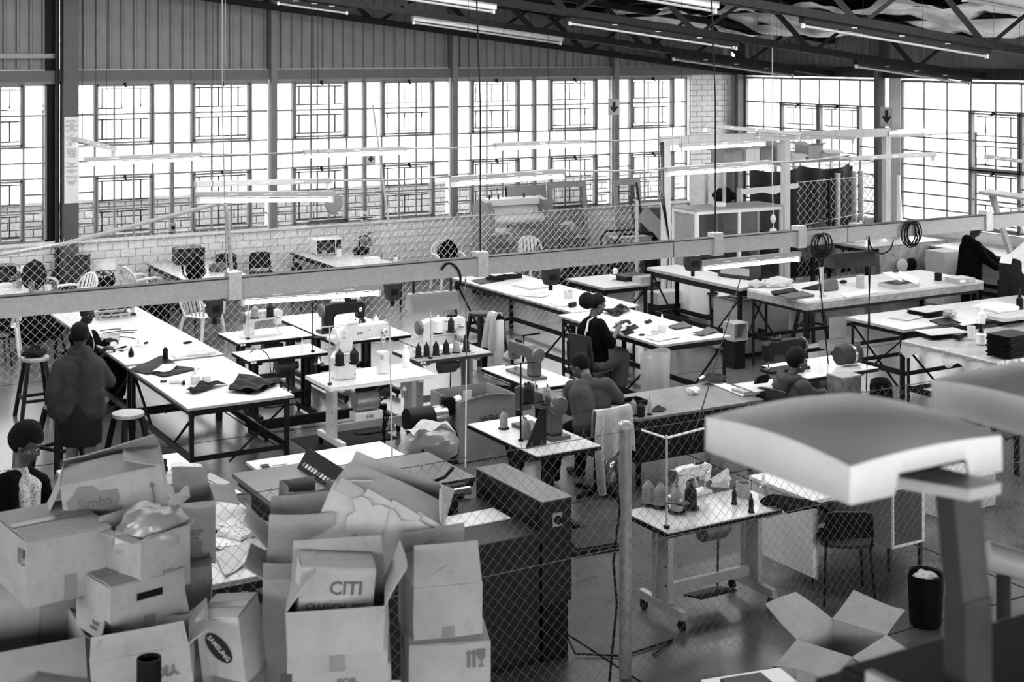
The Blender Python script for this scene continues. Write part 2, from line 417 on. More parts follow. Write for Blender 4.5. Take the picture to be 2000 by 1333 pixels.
for k, X in enumerate((9.76, 13.63, 17.6)):
    p = struct(root('trim_%d' % (k+2), 'slim steel wall post between window bays', 'column'), None)
    p['group'] = 'slim wall posts'
    MB().bx(X-.06, X+.06, YB-.16, YB+.1, SILLZ-.02, roof_z(X)-.05).obj('post', POSTM, p)
    MB().bx(X-.09, X-.06, YB-.08, YB+.1, SILLZ-.02, HEADZ+.05).obj('flange', WHITEP, p)
# ---------------------------------------------------------------- steel windows
FRAME = mat('window_frame_paint', .22, .5, 0, .12, 9, 0, .4, .1)
BARM = mat('burglar_bar_paint', .08, .6, 0, .1, 9)
PANE = MB().bx(-.5, .5, -.5, .5, -.5, .5).mesh('pane', GLASS)
LATCH = MB().box((0, 0, 0), (.035, .05, .07)).box((0, -.05, -.04), (.02, .06, .025)).mesh('latch', BLACK)
MOD = (HEADZ-SILLZ)/10
def window(n, lab, origin, rz, width, ncol, sashes, bars=True, z0=SILLZ, mods=10, frost=None):
    """a glazed steel bay in its own frame: local x along the wall, -y towards the room. sashes: (col0, col1, mod0, mod1)"""
    w = struct(root('window_%d' % n, lab, 'window', origin, rz)); cw = width/ncol; fr = MB(); sa = MB()
    fr.bx(0, .035, -.03, .03, z0, z0+mods*MOD); fr.bx(width-.035, width, -.03, .03, z0, z0+mods*MOD)
    fr.bx(0, width, -.03, .03, z0, z0+.035); fr.bx(0, width, -.03, .03, z0+mods*MOD-.035, z0+mods*MOD)
    insash = lambda c, k: any(a <= c < b and p <= k < q for a, b, p, q in sashes)
    panes = []
    for c in range(ncol):
        rows = []; k = 0
        while k < mods:
            st = 2 if (insash(c, k) or k >= mods-4) and k+2 <= mods else 1
            rows.append((k, k+st)); k += st
        panes += [(c, a, b) for a, b in rows]
    for c, a, b in panes:
        x0, x1, za, zb = c*cw, (c+1)*cw, z0+a*MOD, z0+b*MOD
        piece('pane', PANE, w, ((x0+x1)/2, 0, (za+zb)/2), (cw-.012, .005, zb-za-.012))
        fr.bx(x0+.01, x1-.01, -.013, .013, zb-.015, zb+.015)
        if c: fr.bx(x0-.015, x0+.015, -.013, .013, za, zb)
    fr.obj('window_frame', FRAME, w)
    for a, b, p, q in sashes:
        x0, x1, za, zb = a*cw, b*cw, z0+p*MOD, z0+q*MOD; s_ = MB()
        for o in (0, .045):
            s_.bx(x0+o-.02, x0+o+.012, -.05, .04, za, zb); s_.bx(x1-o-.012, x1-o+.02, -.05, .04, za, zb)
            s_.bx(x0, x1, -.05, .04, za+o-.02, za+o+.012); s_.bx(x0, x1, -.05, .04, zb-o-.012, zb-o+.02)
        s_.obj('sash', FRAME, w)
        piece('latch', LATCH, w, ((x0+x1)/2, -.07, zb-.02))
        if bars:
            g = MB(); k = p
            while k < q:
                l, h = z0+k*MOD+.1, z0+(k+2)*MOD-.1
                g.bx(x0+.05, x1-.05, .09, .102, l-.012, l+.012); g.bx(x0+.05, x1-.05, .09, .102, h-.012, h+.012)
                for c in range(a, b): g.bx((c+.45)*cw-.012, (c+.45)*cw+.012, .09, .102, l, h)
                k += 2
            g.obj('burglar_bars', BARM, w)
    return w
edges = [3.68, 5.62, None, 6.1, 7.84, None, 7.84, 9.72, None, 9.82, 11.68, None, 11.68, 13.58, None, 13.69, 15.58, None, 15.58, 17.54, None, 17.66, 19.6]
names = ['beyond the recess by the broad dark stanchion', 'just past the broad dark stanchion', 'before the first slim wall post', 'just past the first slim wall post', 'behind the leaning pole', 'behind the roller machine', 'behind the glazed door panel', 'beside the white brick pier']
for k in range(8):
    a, b = edges[3*k], edges[3*k+1]
    window(k+1, 'tall steel factory window with two barred opening sashes, '+names[k], (a, YB, 0), 0, b-a, 5, ((1, 4, 6, 10), (1, 4, 0, 4)))
for k, X in enumerate((7.84, 11.68, 15.58)):
    t = struct(root('trim_%d' % (k+5), 'thin dark mullion between two window bays', 'mullion')); t['group'] = 'thin mullions between window bays'
    MB().bx(X-.03, X+.03, YB-.07, YB+.06, SILLZ, HEADZ+.12).obj('mullion', POSTM, t)
# ---------------------------------------------------------------- wall on the far side (facing the camera's flank)
wr = struct(root('wall_side', 'white side wall with tall windows meeting the brick pier', 'wall'))
m = MB(); m.bx(XR+.03, XR+.25, 5, YB+.2, -.1, SILLZ-.04); m.bx(XR+.03, XR+.25, 5, YB+.2, HEADZ+.05, 4.2); m.obj('wall_core', WHITEP, wr)
bricks(wr, 10, 25.4, 0, SILLZ-.06, XR+.015, .40, .195, .014, [BLOCKM, BLOCKM2], axis='y', limit=200)
m = MB()
for ya, yb in ((25.1, 25.5), (20.4, 20.72), (15.8, 16.1), (11.2, 11.5)): m.bx(XR-.0, XR+.2, ya, yb, 0, 4.2)
m.obj('white_return', mat('white_plaster', .7, .7, 0, .05, 3), wr)
MB().bx(XR-.1, XR+.1, 5, YB, HEADZ+.04, 4.22).obj('girt', DGREY, wr)
for a, b in ((6, 11.4), (11.4, 16.0), (16.0, 20.75), (20.75, 25.4)):
    cladding(wr, a, b, 4.2, lambda x: roof_z(XR)-.02, XR+.1, 'y')
for k, Yc in enumerate((25.2, 20.85, 16.2, 11.6)):
    p = struct(root('trim_%d' % (k+8), 'dark steel column along the side wall', 'column')); p['group'] = 'side wall columns'
    MB().bx(XR-.22, XR-.02, Yc-.06, Yc+.06, 0, 4.85).obj('column_shaft', STAN, p)
n = 9
for (ya, yb) in ((20.91, 25.12), (16.3, 20.36), (11.7, 15.76)):
    window(n, 'tall side-wall window in the bay '+{9: 'next to the brick pier', 10: 'behind the racks and jerrycan bench', 11: 'behind the tilted glazed screen'}[n], (XR, yb, 0), -PI/2, yb-ya, 7, ((2, 4, 4, 8), (4, 6, 4, 8)) if n == 9 else ((3, 5, 4, 8), (3, 5, 0, 4), (5, 7, 4, 8)))
    n += 1
# ---------------------------------------------------------------- roof: sheets, foil, added skylights, open trusses
ROOFM = mat('roof_sheet', .04, .7, 0, .2, 2)
rf = struct(root('ceiling', 'low pitched sheet roof over open steel trusses', 'ceiling'))
sl = math.atan(.116)
def roof_slab(x0, x1, y0, y1, name, m, dz=0, th=.03):
    b = MB(); b.add([(x, y, roof_z(x)+dz+o) for o in (0, th) for x, y in ((x0,y0),(x1,y0),(x1,y1),(x0,y1))], [(3,2,1,0),(4,5,6,7),(0,1,5,4),(1,2,6,5),(2,3,7,6),(3,0,4,7)])
    return b.obj(name, m, rf)
SKY = film('added_roof_light_sheet', .9, .03, .3, .1)  # sheet material of the added roof lights
yy = -5
for y0, y1, kind in ((-5, 11.3, 0), (11.3, 13.5, 18.6), (13.5, 15.3, 0), (15.3, 17.1, 15.6), (17.1, 20.1, 0), (20.1, 22.3, 12.6), (22.3, 25.6, 0)):
    if kind == 0: roof_slab(-8, XR+.3, y0, y1, 'roof_sheet', ROOFM)
    else:
        x = .6
        while x < kind-.5: roof_slab(x+.02, x+2.98, y0, y1, 'added_roof_light', SKY); x += 3  # roof lights are added out of view to light the room from above
        roof_slab(-8, .6, y0, y1, 'roof_sheet', ROOFM); roof_slab(kind, XR+.3, y0, y1, 'roof_sheet', ROOFM)
FOIL = mat('reflective_foil', .55, .36, .75, .2, 5, .9)
for k, (y0, y1) in enumerate(((11.0, 14.0), (14.2, 18.1), (18.3, 22.0), (22.2, 25.3))):
    def fn(u, v, y0=y0, y1=y1, k=k):
        x = 16.1+u*4.8; y = y0+v*(y1-y0)
        return (x, y, roof_z(x)-.06-.26*abs(math.sin(PI*(v*2+.1*k)))*(.5+.5*math.sin(3.1*u*PI+k))-.05*math.sin(9*u+13*v+k)-.035*math.sin(23*u-17*v+k)*math.sin(31*v+11*u))
    MB().sheet(fn, 44, 32, .003).obj('foil_blanket', FOIL, rf, smooth=True)
for y in (11.5, 13.1, 16.4, 19.9, 23.6): pass
PUR = MB()
for x in [1.5+1.55*i for i in range(13)]:
    PUR = MB().bx(x-.03, x+.03, 6, 25.4, roof_z(x)-.13, roof_z(x)-.03); PUR.obj('purlin', STEEL, rf)
def chord_z(x): return 6.5-.116*x
TR = mat('truss_steel', .014, .5, .2, .3, 9)
for k, Y in enumerate((25.2, 22.2, 18.25, 14.0, 9.9)):
    t = struct(root('trim_%d' % (k+12), 'dark lattice roof truss, '+['against the cladding', 'second from the cladding', 'third from the cladding', 'fourth from the cladding', 'closest to the cardboard boxes'][k], 'truss', (0, Y, 0)))
    for nm, o in (('bottom_chord', 0), ('top_chord', .68)):
        b = MB(); a_, e_ = (2.0, 0, chord_z(2.0)+o), (20.85, 0, chord_z(20.85)+o)
        b.angle(Vector(a_)+Vector((0, .045, 0)), Vector(e_)+Vector((0, .045, 0)), 0.11, .012); b.angle(Vector(a_)+Vector((0, -.045, 0)), Vector(e_)+Vector((0, -.045, 0)), -.11, -.012)
        b.obj(nm, TR, t)
    x = 4.44-.6*(k % 2)
    while x < 20.2:
        for dx in (-1.0, 1.0):
            if x+dx < 20.8: MB().angle((x+dx*.1, 0, chord_z(x)+.02), (x+dx, 0, chord_z(x+dx)+.66), .06 if dx > 0 else .1, .01, (0, 1, 0)).obj('lattice_bar', TR, t)
        x += 2.45
    for xx in (9.3+.7*k, 15.2-.4*k):
        MB().box((xx, 0, chord_z(xx)+.05), (.5, .13, .03), (0, sl, 0)).obj('splice_plate', TR, t)
# ---------------------------------------------------------------- walls out of view; their window bands are added for light
DARKW = mat('dark_wall_paint', .1, .7, 0, .1, 3)  # even dark colour of the unseen walls
struct(MB().bx(-8.2, -8, -5.2, YB+.3, -.1, 2.5).bx(-8.2, -8, -5.2, YB+.3, 4.9, 8.4).bx(-8.2, -8, -5.2, -2, 2.5, 4.9).bx(-8.2, -8, 12, YB+.3, 2.5, 4.9).obj('wall_far_side', DARKW), 'dark painted end wall beyond the boxes with an added window band', 'wall')
struct(MB().bx(-8.11, -8.1, -2, 12, 2.5, 4.9).obj('window_13', film('clean_glass', .95, .04, .02)), 'added window band in the dark end wall', 'window')  # unseen band, added to light faces turned to this wall
struct(MB().bx(-8, XR+.3, -5.2, -5, -.1, 2.4).bx(-8, XR+.3, -5.2, -5, 5, 8.4).bx(-8, -6.5, -5.2, -5, 2.4, 5).bx(17.5, XR+.3, -5.2, -5, 2.4, 5).obj('wall_front', DARKW), 'dark painted wall behind the viewer with an added long window band', 'wall')
struct(MB().bx(-6.5, 17.5, -5.11, -5.1, 2.4, 5).obj('window_12', film('clean_glass', .95, .04, .02)), 'added long window band behind the viewer', 'window')  # unseen band, added for light from the camera side
struct(MB().bx(XR, XR+.2, -5, 5, -.1, 4.9).obj('wall_side_front', DARKW), 'dark painted side wall near the viewer', 'wall')
struct(MB().bx(-8, 1, YB, YB+.2, -.1, 7.3).obj('wall_back_end', DARKW), 'dark wall beyond the recess', 'wall')
# ---------------------------------------------------------------- outdoors, seen through the panes
og = struct(MB().bx(-15, 50, YB+.4, 60, -.25, -.1).obj('ground', mat('yard_concrete', .3, .8)), 'pale yard outside the windows', 'ground')
og2 = struct(MB().bx(XR+.4, 60, -10, YB+.4, -.25, -.1).obj('ground', mat('yard_concrete', .3, .8)), 'pale yard beyond the side wall', 'ground')
YW = mat('yard_brick', .5, .9, 0, .2, 3); YM = mat('yard_mortar', .33, .9, 0, .1, 8)
yw = root('yard_wall', 'pale brick yard wall seen outside through the long windows', 'wall', (0, 29.0, 0), kind='structure')
MB().bx(1, 30, .03, .3, -.1, 1.5).obj('wall_core', YM, yw); MB().bx(1, 30, -.05, .35, 1.5, 1.56).obj('coping', YW, yw)
bricks(yw, 3, 27, .1, 1.5, 0, .33, .155, .022, [YW, mat('yard_brick_dark', .44, .9, 0, .2, 4)], limit=290, deep=.05, order=lambda c: (c[1] < .5, c[0]))
hb = root('neighbouring_building', 'washed-out white building across the yard outside the windows', 'building', (0, 46, 0))
HW = mat('white_render', .85, .9); MB().bx(-4, 62, 0, 6, -.1, 6.2).obj('wall', HW, hb); MB().bx(-5, 63, -.6, 6.5, 6.2, 6.5).obj('roof', HW, hb)  # plain even white for wall and roof
for i in range(20):
    wn = MB().bx(0, 1.6, -.04, .02, 0, 1.2).obj('window', mat('far_window_frame', .6, .6), hb, loc=(-2+3.1*i, -.02, 1.5))
    MB().bx(.08, .76, -.03, .0, .08, 1.12).bx(.84, 1.52, -.03, 0, .08, 1.12).obj('pane', mat('far_window_glass', .5, .1), wn, loc=(0, -.03, 0))
# ---------------------------------------------------------------- hanging lamps, power rail, cables
LAMPG = mat('lamp_housing', .34, .4, .1, .06, 6)
LAMPD = mat('roof_lamp_housing', .02, .5, .1, .15, 6)
DEADTUBE = mat('unlit_tube', .5, .25, 0, 0)
def batten(p, q, lit, label, group=None, hw=.07, hh=.055, hm=None, double=False, hang=None, dead=True):
    p, q = Vector(p), Vector(q); c = (p+q)/2
    r = root('batten_lamp', label, 'lamp', c, 0, group); p, q = p-c, q-c; d = (q-p).normalized()
    side = d.cross(Vector((0, 0, 1))).normalized()
    MB().beam(p, q, hw, hh).obj('housing', hm or LAMPG, r, bev=.006)
    for s in ((-.035, .035) if double else (0,)):
        o = side*s+Vector((0, 0, -hh/2-.035))
        if lit or dead: MB().cyl(p+d*.05+o, q-d*.05+o, .019, 10).obj('tube', TUBE if lit else DEADTUBE, r, smooth=True)
        for e in (p+d*.03, q-d*.03): MB().box(e+o+Vector((0, 0, .008)), (.03, .05, .07), (0, 0, math.atan2(d.y, d.x))).obj('tube_holder', PLASTW, r)
    for f in (.25, .5, .75): MB().box(p.lerp(q, f)+side*(hw/2+.001), (.1, .004, .012), (0, 0, math.atan2(d.y, d.x))).obj('clip', WHITEP, r)
    if hang:
        for f in hang:
            a = p.lerp(q, f)+Vector((0, 0, hh/2)); b = Vector((a.x, a.y, roof_z(c.x+a.x)-.05-c.z)); MB().tube([a, b], .0025, 5).obj('hanger_wire', STEEL, r)
    return r
Y1, Y2, YR = 17.7, 13.6, 12.45
for k, (a, b) in enumerate((((163, 312), (394, 301)), ((592, 297), (793, 290)), ((965, 283), (1145, 276)), ((1328, 284), (1495, 274)))):
    batten(atY(*a, Y1), atY(*b, Y1), True, 'lit fluorescent batten in the far hanging row, '+['beside the notice strip', 'in front of the leaning pole', 'in front of the arrow sign post', 'under the timber partition beam'][k], 'far row of lit battens', hang=(.1, .9))
for k, (a, b, lit, w) in enumerate((((380, 360), (646, 353), False, 'unlit batten hanging above a lit one, grey trough'), ((880, 350), (1103, 334), True, 'lit batten of the middle row above the roller machine'), ((1300, 331), (1502, 317), True, 'lit batten of the middle row across the timber partition post'), ((1660, 310), (1826, 301), False, 'unlit batten of the middle row by the tall side windows'))):
    batten(atY(*a, Y2+(.3 if k == 0 else 0)), atY(*b, Y2+(.3 if k == 0 else 0)), lit, w, 'middle row of battens', hang=(.15, .85), dead=False)
batten(atY(382, 380, Y2-.3), atY(652, 378, Y2-.3), True, 'lit batten hung just under the unlit grey one', 'middle row of battens', hang=(.12, .88))
for k, (a, b, w) in enumerate(((((145, 272), 16.2), ((223, 292), 17.4), 'tilted unlit batten beside the notice strip'), (((1374, 245), 15.0), ((1560, 262), 16.0), 'tilted unlit batten above the timber partition beam'), (((1478, 262), 18.6), ((1668, 271), 18.8), 'unlit batten over the shelf of cartons'), (((1924, 305), 13.2), ((2008, 317), 13.0), 'unlit batten by the tilted glazed screen'))):
    batten(atY(*a[0], a[1]), atY(*b[0], b[1]), False, w, 'loose unlit battens', hang=(.2, .8), dead=False)
def cable(name, pts, r, m, label, cat='cable', group=None, n=6):
    pts = [Vector(p) for p in pts]; o = MB().tube(pts, r, n).obj(name, m, None, smooth=True); return tag(o, label, cat, group)
cable('lamp_wire', wob(atY(394, 301, Y1), atY(592, 296, Y1), 8, .02), .012, GREYP, 'wire linking the lit batten by the notice strip to the next', group='wires of the far lamp row')
cable('lamp_wire', wob(atY(793, 290, Y1), atY(965, 283, Y1), 8, .02), .012, GREYP, 'wire linking lit battens in front of the long windows', group='wires of the far lamp row')
cable('lamp_wire', wob(atY(1145, 275, Y1), atY(1328, 268, Y1), 8, .02), .012, GREYP, 'wire running from the arrow sign post to the timber partition', group='wires of the far lamp row')
cable('lamp_wire', wob(atY(646, 352, Y2), atY(880, 344, Y2), 8, .02), .012, GREYP, 'wire from the grey unlit batten to the lit one over the roller machine', group='wires of the middle lamp row')
cable('lamp_wire', wob(atY(1103, 333, Y2), atY(1300, 329, Y2), 8, .02), .012, GREYP, 'wire from the batten over the roller machine to the timber partition', group='wires of the middle lamp row')
cable('lamp_wire', wob(atY(1502, 317, Y2), atY(1660, 303, Y2), 8, .02), .012, GREYP, 'wire ending at the unlit batten by the side windows', group='wires of the middle lamp row')
# power rail
ZR0, ZR1 = 2.285, 2.455
rail = root('power_rail', 'long grey sheet-metal power rail hanging across the workshop', 'rail', (0, YR, 0))
RAILM = mat('rail_sheet', .4, .5, .2, .14, 30, 0, .5, .15)
for a, b in ((1.2, 4.4), (4.41, 6.93), (6.94, 9.35), (9.36, 11.9), (11.91, 15.6)):
    MB().bx(a+.004, b-.004, -.05, .05, ZR0, ZR1).obj('rail_section', RAILM, rail)
    MB().bx(a+.004, b-.004, -.06, .06, ZR1, ZR1+.012).obj('rail_lid', DGREY, rail)
CABX = []
for p in ((455, 545), (938, 515), (1397, 490), (1560, 480), (1925, 445)):
    x = atY(*p, YR).x; CABX.append(x)
    MB().bx(x-.06, x+.06, -.068, .062, ZR0-.02, ZR1+.06).obj('bracket', GALV, rail)
for k, x in enumerate(CABX):
    if k in (0, 1, 2): cable('hanger_cable', [(x-.06*(k == 0), YR, ZR1+.05), (x-.1*(k == 0), YR, 4.0), (x-.1, YR, roof_z(x)-.05)], .008 if k else .006, STEEL if k else GREYP, ['pale hanger tube holding the rail near the coat-hung chair tables', 'thin hanger cable in front of the roller machine', 'thin hanger cable in front of the white display case'][k], 'hanger', 'rail hangers')
for a, b, w in (((468, 579), (745, 560), 'bright lit batten under the rail above the sewing machines'), ((1366, 515), (1562, 496), 'bright lit batten under the rail above the slotted bench')):
    batten(atY(*a, YR), atY(*b, YR), True, w, 'battens under the rail')
for k, (x0, x1, y0, y1) in enumerate(((405, 433, 573, 606), (754, 779, 547, 592), (1062, 1089, 524, 556), (1340, 1366, 510, 533), (1588, 1625, 490, 527))):
    a, b = atY(x0, y1, YR), atY(x1, y0, YR); w = (b-a).x; c = (a+b)/2
    r = root('socket_box', 'dark plug socket box under the rail, '+['near the white monobloc chairs', 'beside the batten over the sewing machines', 'above the long cutting table', 'before the batten over the slotted bench', 'among cable loops'][k], 'socket box', (c.x, YR, ZR0), 0, 'socket boxes under the rail')
    h = .17
    MB().prism([(-w/2, -.02), (w/2, -.02), (w/2, -h*.6), (w/3, -h), (-w/3, -h), (-w/2, -h*.6)], -.05, .05, 'y').obj('box', DGREY, r, bev=.005)
    MB().bx(-w/4, w/4, -.056, -.05, -h*.7, -.06).obj('socket_face', BLACK, r); MB().cyl((0, 0, -h), (0, 0, -h-.06), .022, 10).obj('plug', BLACK, r)
for k, (a, b, m) in enumerate((((800, 605), (888, 555), PLASTG), ((1622, 524), (1700, 487), DGREY))):
    p, q = atY(*a, YR+.1), atY(*b, YR+.1); w = q.x-p.x
    r = root('trough_lamp_shade', ['grey metal trough shade hanging near the round stool', 'dark metal trough shade hanging above the office bench'][k], 'lamp shade', ((p.x+q.x)/2, YR+.1, ZR0-.32), -.08)
    MB().prism([(-.05, .17), (.05, .17), (.12, .0), (-.12, .0)], -w/2, w/2, 'x').obj('shade', m, r, bev=.004)
    s = MB()
    for i in range(5):
        for j in (-.025, .025): s.bx(-w/2+.06+i*w*.18, -w/2+.06+i*w*.18+w*.1, j-.006, j+.006, .17, .1715)
    s.obj('vent_slots', BLACK, r); h = MB(); h.cyl((-w/2+.05, 0, .17), (-w/2+.05, 0, .32), .012, 6); h.cyl((w/2-.05, 0, .17), (w/2-.05, 0, .32), .012, 6); h.obj('hanger', BLACK, r)
# loops of cable on the rail
for k, (px, py, n, s) in enumerate(((1780, 455, 6, .14), (1605, 478, 4, .13))):
    c = atY(px, py, YR-.07); pts = []
    for i in range(n*16):
        a = 2*PI*i/16; rr = s*(1+.16*math.sin(i*.37)); pts.append(c+Vector((rr*math.cos(a)*.8+.05*math.sin(i*.11), .0-.015*(i/16 % 2), rr*math.sin(a)-.02)))
    cable('cable_coil', pts, .008, RUBBER, ['bundle of black cable loops hung over the rail near the black bucket', 'cable loops hung on the rail by the wired dark board'][k], 'cable')
cable('drop_cable', smooth_pts([atY(1745, 470, YR-.07), atY(1738, 488, YR-.08), atY(1720, 496, YR-.08), atY(1702, 484, YR-.08), atY(1697, 462, YR-.06)]), .009, RUBBER, 'black cable draped along the rail towards the bucket')
cable('hanging_cable', wob(atY(1446, 545, YR), at(1352, 860, .6), 10, .02), .007, STEEL, 'taut cord slanting from the rail to the dark cutting desk')
cable('hanging_cable', wob(atY(1598, 520, YR), at(1622, 752, .5), 10), .008, BLACK, 'cord hanging from the rail behind the hooded sewer')
cable('hanging_cable', wob(atY(1700, 510, YR), at(1692, 762, .5), 10), .008, BLACK, 'double cord hanging from the rail beside the rack leg')
cable('hanging_cable', wob(atY(1696, 510, YR+.1), at(1699, 640, 1.0), 10), .006, BLACK, 'thin dark cord over the office bench front edge')
cable('hanging_cable', [atY(769, 592, YR), atY(762, 610, YR), atY(761, 640, YR), at(766, 905, .8)], .007, GREYP, 'grey cord dropping from the socket box onto the white desk')
cable('hanging_cable', [atY(909, 545, YR), at(911, 700, .75), at(909, 915, .8)], .007, GREYP, 'pale cord dropping behind the bag of offcuts')
cable('hanging_cable', smooth_pts([atY(862, 528, YR-.07), atY(872, 516, YR-.08), atY(885, 517, YR-.08), atY(897, 532, YR-.08), atY(899, 550, YR-.05), atY(892, 566, YR+.02)]), .012, RUBBER, 'black cable bowing over the rail above the trough shade')
cable('pull_wire', [(lambda q: Vector((q.x, q.y, roof_z(q.x)-.06)))(atY(440, 118, 22.0)), atY(440, 118, 22.0), atY(438, 175, 24.0), atY(440, 390, 24.0)], .004, GREYP, 'pale pull cord in front of the barred windows')
cable('conduit', [at(0, 498, 1.1), atY(120, 478, 20.4), atY(380, 410, 20.4), atY(425, 398, 20.4), atY(440, 401, 20.4), atY(445, 430, 20.4), atY(451, 520, 20.4), atY(453, 560, 20.4)], .032, GREYP, 'bent grey conduit rising along the mesh fence', 'conduit', n=8)
cable('leaning_pole', [atY(776, 560, 24.5), atY(728, 205, 25.35)], .02, GALV, 'long thin pole leaning against the window wall', 'pole', n=8)
# dead battens fixed under the trusses
def truss_lamp(a, b, Y, z_off, label, m, dead):
    p, q = atY(*a, Y), atY(*b, Y)
    p.z = chord_z(p.x)-.09; q.z = chord_z(q.x)-.09
    batten(p, q, False, label, 'dead battens under the roof trusses', .11, .09, m, False, None, dead)
for a, b, Y, w, m in (((540, 3), (680, 18), 22.2, 'dark dead batten under the second truss, high over the windows', LAMPD), ((730, 3), (967, 27), 18.25, 'white dead batten with tube under the third truss', WHITEP),
                      ((805, 33), (1097, 75), 22.2, 'pale dead batten under the second truss with slots', mat('old_white_housing', .5, .5, 0, .15, 12, 0, .5, .2)), ((1110, 36), (1440, 88), 18.25, 'dark dead batten with white clips under the third truss', LAMPD),
                      ((1170, 2), (1400, 26), 14.0, 'white tubed dead batten under the fourth truss', WHITEP), ((1313, 110), (1550, 143), 22.2, 'dark dead batten ending over the brick pier', LAMPD),
                      ((1565, 47), (1930, 102), 14.0, 'big dark dead batten with clips under the fourth truss', LAMPD), ((1670, 124), (1895, 156), 18.25, 'dark dead batten under the third truss by the side windows', LAMPD), ((1880, 2), (2060, 28), 9.9, 'white dead batten high in the roof corner', WHITEP)):
    truss_lamp(a, b, Y, 0, w, m, True)
# arrow signs
for k, (p, ax) in enumerate((((1199, 209), 'y'), ((1732, 228), 'x'), ((1731, 264), 'x'), ((724, 309), 'y'))):
    if ax == 'y':
        c = atY(*p, YB-.2); r = root('arrow_sign', ['square sign with a dark down arrow on a slim wall post', '', '', 'small square sign on the mullion behind the leaning pole'][k], 'sign', c)
        s = .15 if k == 0 else .1; rot = 0
    else:
        c = atX(*p, XR-.2185); r = root('arrow_sign', ['', 'curled square sign with a down arrow on the side wall column', 'small grey sign under the curled arrow sign'][k], 'sign', c, -PI/2); s = .17 if k == 1 else .13
    MB().bx(-s, s, -.006, .0, -s*1.15, s*1.15).obj('board', PLASTG if k == 2 else mat('sign_board', .55, .5, 0, .05), r, bev=.003)
    if k != 2: MB().prism([(-.25*s, .75*s), (.25*s, .75*s), (.25*s, -.05*s), (.65*s, .15*s), (.65*s, -.15*s), (0, -.8*s), (-.65*s, -.15*s), (-.65*s, .15*s), (-.25*s, -.05*s)], -.009, -.006, 'y').obj('arrow', INK, r)
    else: MB().lathe([(.5*s, 0), (.5*s, .003), (.35*s, .003), (.35*s, 0)], (0, -.01, 0), 16, (PI/2, 0, 0)).obj('ring_mark', INK, r)
# ---------------------------------------------------------------- chain-link fences
WIREL = mat('fence_wire', .16, .5, .2, .2, 9)
WIREB = mat('bright_fence_wire', .62, .45, .2, .1, 9)
def mesh_fence(x0, x1, Y, h, pitch, r, m, parent, z0=.03, sag=.02, rz=0):
    """woven zigzag wires, tube by tube"""
    b = MB(); n = int((x1-x0)/pitch); rows = int((h-z0)/pitch)
    wv = lambda x, z: (x+.012*math.sin(z*3+x*1.7), Y+.05*sag/.02*math.sin(x*.8+z*1.1)*.4+.01*math.sin(x*4), z+sag*math.sin(x*1.3)*(z/h)+.012*math.sin(x*5+z*2))
    for i in range(n):
        pts = []
        for k in range(rows+1):
            s = (1 if k % 2 else -1)*(1 if i % 2 else -1)
            x = x0+i*pitch+s*pitch*.5; z = z0+k*pitch
            px, py, pz = wv(x, z); pts.append((px, py+s*r*.9, pz))
        px, py, pz = pts[-1]; pts.append((px+random.uniform(-.3, .3)*pitch, py, pz+pitch*random.uniform(.35, .7)))
        b.tube(pts, r, 3)
    o = b.obj('wire_mesh', m, parent, kind='stuff')
    return o
fa = root('chain_link_fence', 'tall chain-link fence behind the piled boxes with one round post', 'fence', (0, 8.4, 0))
mesh_fence(1.6, 12, 0, 1.82, .043, .0017, WIREL, fa, sag=.03)
for z in (1.78, .95): MB().tube(wob((1.6, 0, z), (12, 0, z), 24, 0, .012), .003, 5).obj('tension_wire', WIREL, fa)
P = atY(1226, 833, 8.4)
for x in (P.x, 12.0):
    ps = MB().cyl((x, .03, 0), (x, .03, 1.84 if x != P.x else P.z-.02), .045, 18).obj('post', mat('fence_post_steel', .26, .45, .3, .25, 12, 0, .5, .3), fa, smooth=True)
    MB().lathe([(.05, -.02), (.052, .012), (.03, .03), (.005, .035)], (x, .03, P.z if x == P.x else 1.84), 18).obj('cap', GALV, ps, smooth=True)
fb = root('chain_link_fence', 'chain-link fence closing off the canteen tables under the windows', 'fence', (0, 20.1, 0))
mesh_fence(3.0, 14.5, 0, 1.92, .062, .0036, WIREB, fb)
for x in (14.4,): MB().cyl((x, .04, 0), (x, .04, 1.95), .03, 10).obj('post', GALV, fb, smooth=True)
MB().tube(wob((3.0, 0, 1.88), (14.5, 0, 1.88), 14), .004, 5).obj('tension_wire', WIREB, fb)
fc = root('chain_link_gate', 'coarse chain-link gate panel standing before a black curtain', 'fence', (0, 21.0, 0))
x0 = atY(1560, 400, 21).x; x1 = atY(1718, 400, 21).x
mesh_fence(x0, x1, 0, 2.05, .085, .006, WIREB, fc)
for k, px in enumerate((1541, 1640, 1692, 1706)):
    x = atY(px, 400, 21).x; MB().cyl((x, .06 if k < 2 else .35, 0), (x, .06 if k < 2 else .35, 2.12), .06, 12).obj('post', GALV, fc, smooth=True)
x = atY(1448, 400, 21).x; MB().cyl((x, .05, 0), (x, .05, 1.95), .055, 12).obj('post', GALV, fc, smooth=True)
MB().sheet(lambda u, v: (x+u*(x0-x), .02*math.sin(9*u), 1.93+.05*u-v*(.09+.07*math.sin(u*PI)*(.6+.4*math.sin(14*u)))), 18, 3, .01).obj('rag_wrap', CLOTHW, fc, smooth=True)
for z0_, z1_ in ((1.15, 1.35), (2.0, 2.05)): MB().tube([(x0, -.03, z0_), (x1, -.03, z1_)], .008, 5).obj('brace_wire', WIREB, fc)
MB().bx(x0+.74, x0+.78, -.06, -.02, .0, 2.0).obj('slat', BLACK, fc)
